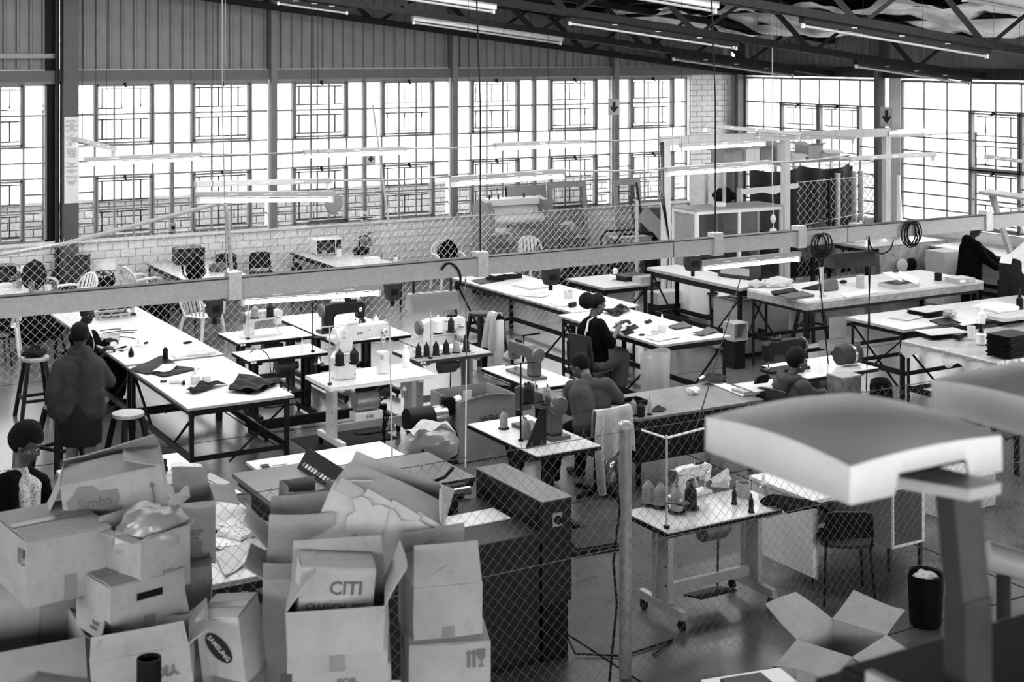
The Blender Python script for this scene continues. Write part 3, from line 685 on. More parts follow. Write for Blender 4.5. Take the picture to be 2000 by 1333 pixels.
# ---------------------------------------------------------------- tables, stools, chairs
def slots(b, x, y, z0, z1, axis):
    z = z0+.08
    while z < z1-.05:
        if axis == 'y': b.bx(x-.008, x+.008, y-.002, y+.002, z, z+.025)
        else: b.bx(x-.002, x+.002, y-.008, y+.008, z, z+.025)
        z += .06
def worktable(name, label, cat, x0, x1, y0, y1, z, top=None, th=.03, edge=None, leg=.045, legm=None, low=.18, brace=True, slot=False, apron=.07, over=.06, group=None, lowx=True):
    r = root(name, label, cat, ((x0+x1)/2, (y0+y1)/2, 0), 0, group); hx, hy = (x1-x0)/2, (y1-y0)/2; legm = legm or STEEL
    MB().bx(-hx, hx, -hy, hy, z-th*.3, z).obj('tabletop', top or WOODTOP, r, bev=.003)
    MB().bx(-hx-.002, hx+.002, -hy-.002, hy+.002, z-th, z-th*.3-.001).obj('top_edge', edge or WOODED, r)
    ix, iy = hx-over, hy-over; zt = z-th-.001
    for sx in (-1, 1):
        for sy in (-1, 1):
            l = MB(); X, Y = sx*ix, sy*iy
            if slot: l.bx(X-leg/2, X+leg/2, Y-.004, Y+.004, 0, zt); l.bx(X+sx*leg/2-.004, X+sx*leg/2+.004, min(Y, Y-sy*leg), max(Y, Y-sy*leg), 0, zt)
            else: l.bx(X-leg/2, X+leg/2, Y-leg/2, Y+leg/2, 0, zt)
            lo = l.obj('leg', legm, r)
            if slot:
                s = MB(); slots(s, X, Y-.004, 0, zt, 'y'); slots(s, X+sx*leg/2-.004*1.0-.001, Y-sy*leg/2, 0, zt, 'x'); s.obj('slot_holes', BLACK, lo)
    a = leg/2
    for sy in (-1, 1): MB().bx(-ix+a, ix-a, sy*iy-.015, sy*iy+.015, zt-apron, zt-.001).obj('apron_rail', legm, r)
    for sx in (-1, 1): MB().bx(sx*ix-.015, sx*ix+.015, -iy+a, iy-a, zt-apron, zt-.001).obj('apron_rail', legm, r)
    if low:
        for sx in (-1, 1): MB().bx(sx*ix-.012, sx*ix+.012, -iy+a, iy-a, low, low+.07).obj('low_rail', legm, r)
        if lowx:
            for sy in (-1, 1): MB().bx(-ix+a, ix-a, sy*iy-.012, sy*iy+.012, low, low+.05).obj('low_rail', legm, r)
    if brace:
        MB().beam((ix, -iy+.02, zt-.08), (ix-min(.65, 2*ix), -iy+.02, .12), .03, .012).obj('brace', legm, r)
        MB().beam((-ix+.02, -iy, zt-.08), (-ix+.02, -iy+min(.8, 2*iy), .14), .03, .012).obj('brace', legm, r)
        MB().beam((-ix+.02, iy, zt-.08), (-ix+.02, iy-min(.8, 2*iy), .14), .03, .012).obj('brace', legm, r)
    return r
worktable('work_table', 'long paper-topped work table where two women stand, against the fence end', 'table', 4.66, 5.88, 16.98, 20.9, .78)
worktable('work_table', 'paper-topped work table strewn with black leather pieces and glue bottles', 'table', 4.66, 5.85, 14.6, 16.92, .77)
worktable('packing_table', 'white-topped table beside the pile of cardboard boxes, papers on it', 'table', 2.95, 4.05, 9.65, 13.0, .78, WHITETOP, .04)
worktable('cutting_table', 'long cutting table with pattern boards laid out by the mesh fence', 'table', 10.78, 11.92, 16.6, 20.2, .9, slot=True, low=.12)
worktable('cutting_table', 'end cutting table where the seated woman in black works', 'table', 10.5, 11.62, 14.2, 16.56, .9, slot=True, low=.12)
worktable('slotted_bench', 'tall narrow bench of slotted steel angle with the grey radio box', 'bench', 13.35, 13.95, 16.1, 18.4, 1.1, None, .05, slot=True, apron=.09, low=.35)
worktable('slotted_bench', 'tall wide bench on slotted steel legs with files and letter tray', 'bench', 13.4, 16.9, 14.75, 16.0, 1.1, WOODTOP, .13, mat('scuffed_fascia', .26, .7, 0, .35, 12, .2, .3, .4), slot=True, apron=.05, low=.38)
worktable('rack_bench', 'bench loaded with stacks of cut leather sheets near the plastic-covered one', 'bench', 13.75, 17.2, 13.3, 14.35, .92, WOODTOP, .04, slot=True, apron=.06, low=.3)
r = worktable('rack_bench', 'bench wrapped in clear plastic film holding a black stack', 'bench', 13.5, 17.4, 11.6, 13.1, .84, WOODTOP, .05, slot=True, apron=.05, low=.2)
MB().sheet(lambda u, v: ((u-.5)*3.96, (v-.5)*1.6, .845+.006*math.sin(31*u+17*v)-.16*max(0, abs(v-.5)*2-.94)/.06*(1+.3*math.sin(40*u))-.16*max(0, abs(u-.5)*2-.975)/.025*(1+.3*math.sin(30*v))), 80, 60, .002).obj('plastic_cover', CLEAR, r, smooth=True)
worktable('trestle_table', 'low grey table with leaning board legs holding a dark tray', 'table', 12.6, 13.5, 18.5, 19.6, .82, None, .04, low=0)
MB().box(atY(1208, 590, 18.7)*1, (.55, .02, .55), (0, -.25, 0)).obj('trestle_board', PLASTG, None).name = 'trestle_board'
tag(bpy.data.objects['trestle_board'], 'grey board leaning under the trestle table', 'board')
bpy.data.objects['trestle_board'].location.z = -.02
# canteen tables under the windows
FTOP = mat('canteen_top', .45, .35, 0, .1, 5)
ct = [worktable('canteen_table', 'canteen table crowded with a backpack and cups by the stanchion', 'table', 3.5, 5.14, 22.9, 24.6, .75, WHITETOP, .03, low=0, brace=False),
      worktable('canteen_table', 'canteen table carrying the black microwave and black backpack', 'table', 7.3, 8.4, 22.6, 25.3, .75, FTOP, .03, DGREY, leg=.03, low=0, brace=False),
      worktable('canteen_table', 'canteen table carrying the white microwave', 'table', 10.05, 11.15, 22.6, 25.3, .75, FTOP, .03, DGREY, leg=.03, low=0, brace=False)]
# desks
def desk(label, x0, x1, y0, y1, z, topm, bodym, zb=.0, inset=.04):
    r = root('desk', label, 'desk', ((x0+x1)/2, (y0+y1)/2, 0)); hx, hy = (x1-x0)/2, (y1-y0)/2
    MB().bx(-hx, hx, -hy, hy, z-.03, z).obj('tabletop', topm, r, bev=.004)
    MB().bx(-hx+inset, hx-inset, -hy+inset, -hy+inset+.02, zb, z-.031).obj('front_panel', bodym, r)
    MB().bx(-hx+inset, -hx+inset+.02, -hy+inset+.021, hy-inset, zb, z-.031).obj('side_panel', bodym, r)
    MB().bx(hx-inset-.02, hx-inset, -hy+inset+.021, hy-inset, zb, z-.031).obj('side_panel', bodym, r)
    if zb:
        for sx in (-1, 1):
            for sy in (-1, 1): MB().bx(sx*(hx-.1)-.02, sx*(hx-.1)+.02, sy*(hy-.1)-.02, sy*(hy-.1)+.02, 0, z-.031).obj('leg', BLACK, r)
    return r
desk('white-topped dark desk with scissors lying on it', 4.5, 5.85, 11.35, 12.4, .78, WHITETOP, DGREY)
desk('dark polished cutting desk with a closed black front', 8.5, 10.2, 11.9, 12.85, .75, mat('polished_dark_top', .16, .25, 0, .2, 3), BLACK, .28)
dk = root('pedestal_desk', 'grey desk with an open pigeonhole behind the white hood', 'desk', (8.2, 8.95, 0))
MB().bx(-.02, 1.32, -.02, .8, .74, .775).obj('tabletop', WHITEP, dk, bev=.004)
MB().bx(0, .03, .0, .78, .12, .739).obj('side_panel', WHITEP, dk); MB().bx(.03, .06, .0, .03, .1, .739).obj('front_post', WOOD, dk)
MB().bx(.06, .9, .7, .72, .25, .739).obj('back_panel', DGREY, dk)
p = MB(); p.bx(.9, .92, 0, .75, .2, .739); p.bx(1.28, 1.3, 0, .75, .2, .739); p.bx(.92, 1.28, 0, .75, .2, .22); p.bx(.92, 1.28, 0, .75, .715, .739); p.bx(.92, 1.28, .73, .75, .22, .715); p.obj('pigeonhole', PLASTG, dk)
MB().bx(.915, .93, -.006, 0, .2, .739).bx(1.27, 1.3, -.006, 0, .2, .739).bx(.93, 1.27, -.006, 0, .2, .225).bx(.93, 1.27, -.006, 0, .705, .739).obj('pigeonhole_rim', WHITEP, dk)
for x in (.91, 1.28):
    for y in (.03, .72): MB().bx(x-.015, x+.015, y-.015, y+.015, 0, .199).obj('leg', DGREY, dk)
# stools
def stool(label, loc, h=.73, rz=0, topm=None, dark=None, group='round wooden stools'):
    r = root('round_stool', label, 'stool', loc, rz, group); dark = dark or DWOOD
    MB().lathe([(.15, h-.045), (.168, h-.04), (.172, h-.02), (.168, h-.003), (.15, h)], n=28).obj('seat', topm or WOOD, r, smooth=True)
    L = [(Vector((sx*.1, sy*.1, h-.046)), Vector((sx*.2, sy*.2, 0))) for sx, sy in ((-1,-1),(1,-1),(1,1),(-1,1))]
    for a, b in L: MB().beam(a, b, .045, .045, (1, 0, 0)).obj('leg', dark, r)
    for i in range(4):
        t = .62 if i % 2 else .66; a = L[i][0].lerp(L[i][1], t); b = L[(i+1) % 4][0].lerp(L[(i+1) % 4][1], t); MB().beam(a, b, .025, .035).obj('rung', dark, r)
    return r
st = stool('tall round stool with a folded scarf on its seat', (3.86, 18.15, 0), .75)
stool('round wooden stool with a worn bright seat under the clear bag', (4.2, 15.2, 0), .66, .3)
stool('round black-topped stool beside the long cutting table', (10.15, 18.1, 0), .73, .2, mat('black_vinyl', .03, .35, 0, .2, 5))
stool('dark stool hidden behind the woman in the grey cardigan', (3.62, 15.85, 0), .66, .5, DWOOD)
stool('tall dark stool at the far side of the wide slotted bench', (15.3, 16.75, 0), .75, .2, DWOOD)
stool('tall dark stool under the wide slotted bench near the black bag', (14.8, 17.35, 0), .75, .2, DWOOD)
for px, py, w in ((325, 625, 'dark stool behind the mesh near the monobloc chairs'),):
    stool(w, at(px, py, 0), .6, .4, DWOOD)
# white monobloc chairs: front faces local -y
def monobloc(label, loc, rz, group='white monobloc chairs', arms=True, seat=.43, top=.84):
    r = root('monobloc_chair', label, 'chair', loc, rz, group)
    MB().sheet(lambda u, v: ((u-.5)*(.44-.04*v), (v-.5)*.44, seat-.025*math.sin(PI*u)*math.sin(PI*v)-.03*(v < .05)), 8, 8, .012).obj('seat', PLASTW, r, smooth=True)
    back = lambda u, v: ((u-.5)*(.40+.08*math.sin(v*PI*.9)), .21+.1*v-.05*(2*u-1)**2+.03, seat+.02+v*(top-seat-.02-.1*abs(2*u-1)**2.2*v))
    rim = [back(0, i/8) for i in range(9)]+[back(i/10, 1) for i in range(1, 10)]+[back(1, 1-i/8) for i in range(9)]
    MB().tube(rim, .017, 8).obj('back_rim', PLASTW, r, smooth=True)
    for i in range(5):
        u0 = .1+.165*i
        MB().sheet(lambda u, v, u0=u0: back(u0+u*.1*(.75+.35*v), .02+v*.95), 2, 8, .008).obj('slat', PLASTW, r, smooth=True)
    for sx in (-1, 1):
        for sy, ty in ((-.2, -.26), (.2, .3)):
            MB().tube([(sx*.2, sy, seat-.005), (sx*.225, (sy+ty)/2, seat*.5), (sx*.25, ty, 0)], [.03, .026, .022], 6).obj('leg', PLASTW, r, smooth=True)
        if arms:
            b = Vector(back(0 if sx < 0 else 1, .52)); MB().tube([b, b+Vector((sx*.04, -.12, .02)), (sx*.27, -.1, seat+.22), (sx*.27, -.2, seat+.19), (sx*.24, -.22, seat+.02)], [.018, .024, .024, .022, .02], 8).obj('armrest', PLASTW, r, smooth=True)
    return r
monobloc('white slatted monobloc chair at the far side of the crowded canteen table', (5.34, 24.9, 0), .2)
monobloc('white slatted monobloc chair at the near corner of the crowded canteen table', (5.72, 23.9, 0), -1.2)
CH3 = monobloc('white monobloc chair half hidden under cloths by the stanchion', (6.28, 24.5, 0), .1, arms=False)
monobloc('white monobloc chair seen from its side at the black microwave table', (7.0, 24.4, 0), PI/2+.2)
monobloc('white monobloc chair with a dark jacket, its back to the work table', (7.1, 21.5, 0), PI/2+.5)
monobloc('white monobloc armchair holding a black rucksack beside the roller machine', (12.75, 24.0, 0), -.1, seat=.45, top=.88)
monobloc('white high-backed monobloc armchair in front of the junk heap', (14.1, 23.0, 0), -.1, seat=.45, top=1.0)
monobloc('white monobloc chair facing away behind the lit rail batten', (9.6, 21.7, 0), 2.6)
monobloc('white monobloc chair under the crowded canteen table', (4.25, 22.2, 0), 2.9)
def shell_chair(label, loc, rz, m, group='dark shell chairs', seat=.45, top=.82, legm=None):
    r = root('shell_chair', label, 'chair', loc, rz, group)
    MB().sheet(lambda u, v: ((u-.5)*.42, -.21+v*.42, seat+.02*(2*u-1)**2-.015*math.sin(PI*v)), 6, 6, .025).obj('seat', m, r, smooth=True)
    MB().sheet(lambda u, v: ((u-.5)*(.42-.05*v), .21+.06*v-.04*math.sin(PI*u)*0+.03*(2*u-1)**2*-1, seat+.08+v*(top-seat-.08)-.02*(2*u-1)**4*v), 8, 6, .02).obj('backrest', m, r, smooth=True)
    for sx in (-1, 1):
        MB().tube([(sx*.18, .2, seat-.02), (sx*.19, .235, seat+.1), (sx*.17, .27, top-.1)], .011, 6).obj('back_support', legm or BLACK, r, smooth=True)
        for y0, y1 in ((-.17, -.21), (.17, .25)): MB().tube([(sx*.18, y0, seat-.012), (sx*.21, y1, 0)], .012, 6).obj('leg', legm or BLACK, r, smooth=True)
    return r
BLKV = mat('black_chair_vinyl', .006, .45, 0, .2, 6)
shell_chair('black shell chair with a jacket on it at the wall by the black microwave table', (8.75, 25.0, 0), -.1, BLKV)
shell_chair('black shell chair standing alone against the block wall', (9.35, 24.85, 0), -.1, BLKV)
shell_chair('black shell chair seen edge-on at the white microwave table', (9.75, 23.6, 0), PI/2, BLKV)
shell_chair('black padded chair behind the slotted bench with the radio box', (15.0, 18.9, 0), .2, LEATHER, seat=.5, top=1.05)
shell_chair('dark shell chair by the crowded canteen table near its front', (3.95, 21.3, 0), PI, BLKV)
# ---------------------------------------------------------------- sewing stations
def sew_table(label, x0, x1, y0, y1, z, topm=None, edgem=None, legm=None, caster=False, style='T', code=None, front=-1, feet=True):
    r = root('sewing_table', label, 'sewing table', ((x0+x1)/2, (y0+y1)/2, 0)); hx, hy = (x1-x0)/2, (y1-y0)/2; legm = legm or WHITEP
    MB().bx(-hx, hx, -hy, hy, z-.012, z).obj('tabletop', topm or WHITETOP, r, bev=.003); MB().bx(-hx-.003, hx+.003, -hy-.003, hy+.003, z-.045, z-.0125).obj('top_edge', edgem or BLACK, r)
    zb = .09 if caster else .03; zt = z-.046; lx = hx-.17
    if style == 'T':
        for sx in (-1, 1):
            l = MB(); l.bx(sx*lx-.025, sx*lx+.025, -.11, -.05, zb+.07, zt); l.bx(sx*lx-.025, sx*lx+.025, .05, .11, zb+.07, zt); l.bx(sx*lx-.03, sx*lx+.03, -hy+.06, hy-.06, zt-.04, zt)
            l.bx(sx*lx-.014, sx*lx+.014, -.05, .05, zb+.07, zt-.05); lo = l.obj('leg', legm, r, bev=.003)
            MB().bx(sx*lx-.028, sx*lx+.028, -hy+.01, hy-.01, zb, zb+.069).obj('foot', legm, r, bev=.003)
            for zz in (.3, .45): MB().cyl((sx*lx+sx*.026, -.08, zz), (sx*lx+sx*.03, -.08, zz), .01, 8).obj('bolt', STEEL, lo)
            for sy in (-1, 1):
                if caster:
                    c = MB(); c.cyl((sx*lx-.013, sy*(hy-.05), .04), (sx*lx+.013, sy*(hy-.05), .04), .04, 16); co = c.obj('caster_wheel', RUBBER, r, smooth=True)
                    MB().bx(sx*lx-.02, sx*lx-.015, sy*(hy-.05)-.02, sy*(hy-.05)+.02, .03, zb).bx(sx*lx+.015, sx*lx+.02, sy*(hy-.05)-.02, sy*(hy-.05)+.02, .03, zb).obj('fork', STEEL, co)
                else: MB().cyl((sx*lx, sy*(hy-.05), 0), (sx*lx, sy*(hy-.05), zb), .018, 10).obj('levelling_foot', BLACK, r)
        MB().bx(-lx+.03, lx-.03, -.02, .02, .2, .28).obj('crossbar', legm, r)
    else:
        for sx in (-1, 1):
            MB().prism([(-.06, 0), (.06, 0), (.07, .45), (.2, zt-.05), (.2, zt), (-.2, zt), (-.2, zt-.05), (-.07, .45)], sx*lx-.02, sx*lx+.02, 'x').obj('leg', legm, r, bev=.004)
            MB().bx(sx*lx-.03, sx*lx+.03, -hy+.02, hy-.02, .0, .05).obj('foot', legm, r, bev=.003)
        MB().bx(-lx+.02, lx-.02, -.015, .015, .12, .2).obj('crossbar', legm, r)
    MB().box((0, -.03, .14), (.36, .24, .018), (-.2, 0, 0)).obj('treadle', BLACK, r, bev=.004)
    MB().beam((.1, 0, .15), (.14, .04, z-.2), .012, .012).obj('pitman_rod', STEEL, r)
    m = MB(); m.cyl((-.02, .06, z-.2), (.2, .06, z-.2), .085, 18); m.cyl((.2, .06, z-.2), (.26, .06, z-.2), .05, 14); m.box((.08, .06, z-.1), (.16, .05, .1)); m.obj('motor', mat('motor_casing', .1, .45, .3, .2, 7), r, smooth=True)
    if code:
        MB().bx(-hx+.03, -hx+.1, -hy-.006, -hy-.003, z-.04, z-.016).obj('number_tag', PAPER, r); text(code, .024, (-hx+.065, -hy-.0065, z-.028), (PI/2, 0, 0), r, INK)
    return r
def flat_machine(label, loc, rz, m=None, s=1.0, brand=None):
    m = m or MACHW; r = root('sewing_machine', label, 'sewing machine', loc, rz); k = lambda *a: [(x*s, z*s) for x, z in a]
    MB().bx(-.05*s, .5*s, -.09*s, .09*s, .001, .03*s).obj('bed_plate', m, r, bev=.004)
    MB().prism(k((0, .031), (.13, .031), (.12, .16), (.15, .2), (.42, .21), (.42, .13), (.5, .13), (.52, .3), (.47, .33), (.1, .335), (.0, .31)), -.055*s, .055*s, 'y').obj('arm', m, r, bev=.012*s)
    MB().lathe([(.02, 0), (.075*s, 0), (.08*s, .02*s), (.07*s, .035*s), (.03*s, .04*s)], (-.002, 0, .255*s), 20, (0, -PI/2, 0)).obj('handwheel', mat('handwheel', .12, .3, .5, 0), r, smooth=True)
    MB().cyl((.46*s, 0, .135*s), (.46*s, 0, .055*s), .008*s, 8).obj('needle_bar', CHROME, r); MB().box((.46*s, -.01, .04*s), (.02*s, .05*s, .018*s)).obj('presser_foot', CHROME, r)
    MB().lathe([(.024*s, 0), (.026*s, .02*s), (.01*s, .03*s)], (.44*s, -.056*s, .24*s), 12, (PI/2, 0, 0)).obj('tension_dial', CHROME, r, smooth=True)
    MB().cyl((.3*s, 0, .33*s), (.3*s, 0, .39*s), .006*s, 6).obj('thread_pin', CHROME, r); MB().box((.36*s, 0, .345*s), (.12*s, .05*s, .02*s)).obj('oil_cap', BLACK, r)
    for x in (.2, .27, .34): MB().cyl((x*s, -.055*s, .3*s), (x*s, -.058*s, .3*s), .007*s, 8).obj('screw', BLACK, r)
    if brand: text(brand, .028*s, (.12*s, -.0565*s, .26*s), (PI/2, 0, 0), r, INK)
    return r
def cone_shape(h=.17, r=.045):
    return [(r*.55, 0), (r, .004), (r*1.02, h*.12), (r*.97, h*.72), (r*.42, h*.9), (r*.3, h*.92), (r*.28, h), (.004, h)]
def cone(label, loc, m, h=.17, r=.045, group=None, base=False):
    o = root('thread_cone', label, 'thread cone', loc, 0, group)
    MB().lathe(cone_shape(h, r), (0, 0, .001), 18).obj('thread', m, o, smooth=True)
    MB().cyl((0, 0, h*.9), (0, 0, h+.012), r*.2, 10).obj('spool_core', BLACK if m is not THREADW else PLASTW, o)
    if base: MB().lathe([(.008, 0), (r*1.45, 0), (r*1.4, .006), (r*.5, .03), (.01, .035)], (0, 0, .0), 18).obj('spool_base', BLACK, o, smooth=True)
    return o
def bottle(label, loc, m, h=.2, r=.035, cap=None, nozzle=False, cat='bottle', group=None):
    o = root('bottle', label, cat, loc, 0, group)
    MB().lathe([(r*.9, 0), (r, .006), (r, h*.7), (r*.42, h*.84), (r*.4, h*.9), (.003, h*.9)], n=16).obj('body', m, o, smooth=True)
    if nozzle: MB().lathe([(r*.6, h*.86), (r*.5, h*.95), (r*.12, h*1.5), (.002, h*1.5)], n=12).obj('nozzle', cap or PLASTW, o, smooth=True)
    else: MB().lathe([(r*.48, h*.86), (r*.48, h), (.003, h)], n=12).obj('cap', cap or BLACK, o, smooth=True)
    return o
def thread_stand(label, loc, h, discs=((-.1, .22), (.1, .22)), top=True, m=None):
    m = m or GALV; r = root('thread_stand', label, 'thread stand', loc)
    MB().cyl((0, 0, 0), (0, 0, h), .009, 8).obj('pole', m, r); MB().cyl((0, 0, 0), (0, 0, .02), .025, 12).obj('foot', BLACK, r)
    if discs:
        xs_ = [d[0] for d in discs]; MB().beam((min(xs_+[0]), 0, discs[0][1]-.012), (max(xs_+[0]), 0, discs[0][1]-.012), .02, .012).obj('cross_arm', m, r)
        for dx, dz in discs: MB().lathe([(.01, 0), (.06, 0), (.062, .008), (.05, .004), (.008, .006)], (dx, 0, dz-.006), 18).obj('spool_tray', BLACK, r, smooth=True)
    if top: MB().beam((-.17, 0, h-.01), (.17, 0, h-.01), .02, .008).obj('guide_arm', m, r)
    return r
# --- white twin-needle machine, back of the sewing bay
sew_table('white sewing table with black edge and a white machine beside the fence end', 6.22, 7.25, 17.42, 18.18, .8, style='T', code='M2', legm=DGREY)
p = at(476, 662, .8); flat_machine('white lockstitch machine with two cones above it near the fence end', (6.42, 17.75, .8), 0, brand='kingstar')
p = at(464, 664, .8); thread_stand('tall pale thread stand carrying a grey and a dark cone', (6.42, 17.6, .8), .55, ((.09, .27), (.3, .27)))
cone('grey thread cone on the tall stand beside a dark one', (6.51, 17.6, 1.074), THREADG, .16); cone('dark thread cone on the tall stand beside a grey one', (6.72, 17.6, 1.074), THREADD, .16)
# --- dark old machine and its white table
sew_table('white sewing table with black frame holding five thread cones at its far end', 7.3, 8.38, 16.82, 18.9, .8, style='T', legm=BLACK)
flat_machine('black old post machine with a tall column behind the white high-arm machine', (7.42, 17.5, .8), 0, mat('old_machine_black', .01, .4, .1, .2, 8), 1.15)
cone('black thread cone on top of the old black machine', (7.78, 17.5, 1.185), THREADD, .15, .04)
for (x, y), m, w in zip(((684, 648), (694, 650), (708, 644), (734, 642), (752, 646)), (THREADW, THREADD, THREADD, THREADW, THREADG), ('white thread cone first in the row on the black-framed table', 'dark thread cone second in the row on the black-framed table', 'dark thread cone in the middle of the row on the black-framed table', 'slim white thread cone on the black-framed table', 'grey thread cone at the end of the row on the black-framed table')):
    cone(w, at(x, y, .8), m, .17, .045, 'cones on the black-framed table')
# --- empty white table with spindles
sew_table('low white table with black edge, white bottle and coiled lead on top', 5.97, 7.0, 16.36, 16.94, .8, style='T', code='M1', legm=BLACK)
bottle('small white nozzle bottle on the low white table', at(590, 690, .8), PLASTW, .13, .02, nozzle=True)
thread_stand('dark thread stand with two empty trays beside the white high-arm machine', at(611, 688, .8), .62, ((.06, .18), (.16, .16)), False, BLACK)
cable('machine_lead', wob(at(488, 689, .805), at(520, 690, .805), 4, -.05)+[at(527, 702, .8), at(528, 722, .7), at(529, 730, .6)], .006, BLACK, 'dark lead curling over the edge of the low white table')
b = root('machine_base_plate', 'long black steel machine foot lying under the low white table', 'machine base', (6.75, 15.95, 0))
MB().bx(-.85, .85, -.03, .03, .06, .17).obj('long_bar', BLACK, b); MB().bx(-.85, -.78, -.32, .32, .04, .1).obj('cross_foot', BLACK, b); MB().bx(.78, .85, -.32, .32, .04, .1).obj('cross_foot', BLACK, b)
for sx in (-.81, .81):
    for sy in (-.28, .28): MB().cyl((sx, sy, 0), (sx, sy, .04), .022, 10).obj('levelling_foot', BLACK, b)
mtm = root('floor_mat', 'dark rubber mat on the floor beneath the sewing bay', 'mat', (6.75, 15.3, 0)); MB().bx(-.55, .55, -.3, .3, .0, .008).obj('mat', RUBBER, mtm)
# --- white high-arm post-bed machine
sew_table('white sewing table on casters carrying the white high-arm machine', 6.27, 7.6, 14.58, 15.3, .8, WHITETOP, PLASTW, WHITEP, True, 'T', '6')
r = root('post_bed_machine', 'white high-arm post-bed sewing machine with dark thread cones before it', 'sewing machine', (6.47, 14.95, .8))
MB().prism([(0, .001), (.24, .001), (.24, .30), (.04, .30), (.0, .24)], -.1, .1, 'y').obj('pedestal', MACHW, r, bev=.014)
MB().prism([(.04, .301), (.2, .301), (.22, .42), (.62, .44), (.66, .42), (.7, .44), (.7, .55), (.64, .6), (.3, .59), (.28, .62), (.12, .6), (.04, .55)], -.06, .06, 'y').obj('arm', MACHW, r, bev=.014)
MB().prism([(.12, .6), (.28, .61), (.27, .645), (.14, .64)], -.065, .05, 'y').obj('arm_cover', MACHW, r, bev=.01)
hw = MB().lathe([(.02, 0), (.09, 0), (.095, .015), (.095, .03), (.075, .035), (.03, .02)], (.04, 0, .49), 24, (0, -PI/2, 0)).obj('handwheel', PLASTW, r, smooth=True); MB().lathe([(.03, 0), (.032, .07), (.02, .1), (.002, .102)], (.02, 0, .47), 14, (0, -PI/2, 0)).obj('clutch_knob', PLASTW, hw, smooth=True)
MB().cyl((.62, 0, .44), (.62, 0, .28), .009, 8).obj('needle_bar', CHROME, r); MB().lathe([(.016, .35), (.028, .37), (.03, .42), (.02, .44)], (.62, 0, 0), 12).obj('presser_head', CHROME, r, smooth=True)
MB().bx(.555, .675, -.055, .055, .001, .25).obj('post_bed', MACHW, r, bev=.008); MB().bx(.56, .60, -.058, -.0555, .17, .22).obj('post_plate', PLASTG, r)
MB().lathe([(.03, 0), (.034, .03), (.015, .05)], (.6, -.06, .5), 14, (PI/2, 0, 0)).obj('tension_dial', CHROME, r, smooth=True); MB().cyl((.7, 0, .5), (.76, 0, .5), .006, 6).obj('finger_lever', CHROME, r)
for x, z in ((.1, .52), (.42, .53), (.66, .57), (.58, .47), (.1, .47), (.22, .05), (.22, .15), (.22, .25), (.1, .28)): MB().cyl((x, -.0605 if z > .3 else -.1005, z), (x, -.064 if z > .3 else -.104, z), .008, 8).obj('screw', BLACK, r)
text('JUKI', .04, (.3, -.0615, .5), (PI/2, 0, 0), r, INK)
for x in (.34, .4, .5): MB().cyl((x, 0, .59), (x, 0, .64), .004, 6).obj('thread_pin', CHROME, r)
thread_stand('pale thread stand on the caster table with a guide arm', at(644, 752, .8), .66, ((-.13, .25), (.12, .21), (.3, .21)))
p = at(644, 752, .8)
cone('big dark thread cone on the caster table stand, closer to its pole', (p.x+.12, p.y, p.z+.214), THREADD, .16, .05, 'dark cones before the high-arm machine'); cone('big dark thread cone on the caster table stand, further along its arm', (p.x+.3, p.y, p.z+.214), THREADD, .16, .05, 'dark cones before the high-arm machine')
cable('spool_pin', [(p.x-.13, p.y, p.z+.256), (p.x-.13, p.y, p.z+.33)], [.02, .004], CHROME, 'bare spool pin on the empty tray of the caster table stand', 'spool pin', n=10)
bottle('tall white bottle standing on the caster table', at(793, 717, .8), PLASTW, .25, .045, PLASTW)
q = root('control_box', 'white motor control box with lettering under the caster table', 'control box', (6.78, 14.74, 0)); MB().bx(-.17, .17, -.09, .09, .36, .45).obj('case', PLASTW, q, bev=.006); text('JUKI', .05, (0, -.0915, .4), (PI/2, 0, 0), q, INK)
MB().lathe([(.02, -.15), (.1, -.14), (.11, -.1), (.11, .1), (.1, .14), (.02, .15)], (0, .02, .56), 20, (0, PI/2, 0)).obj('motor', mat('cast_motor', .35, .4, .5, .15, 9), q, smooth=True); MB().bx(-.12, .12, .0, .04, .66, .745).obj('motor_mount', STEEL, q)
for i in range(4): MB().tube([(.17, 0, .42), (.22+.01*i, -.02*i, .36), (.2, -.02*i, .2), (.24, .02, .02+.01*i)], .008, 6).obj('lead', RUBBER, q)
pts = []
for i in range(40): a = 2*PI*i/16; pts.append((7.0+.075*math.cos(a), 14.72+.01*(i % 7)/7, .63+.075*math.sin(a)))
cable('air_hose', [(6.9, 14.72, .5)]+pts+[(7.1, 14.72, .74)], .008, BLACK, 'small black air hose coiled under the caster table')
c = root('air_regulator', 'small grey air regulator hanging under the caster table top', 'regulator', (7.2, 14.66, .0)); MB().cyl((0, 0, .754), (0, 0, .66), .025, 10).cyl((0, 0, .66), (0, 0, .56), .018, 10).cyl((-.05, 0, .67), (.05, 0, .67), .015, 10).obj('body', PLASTG, c, smooth=True); MB().cyl((0, -.03, .67), (0, -.045, .67), .025, 12).obj('gauge', PAPER, c)
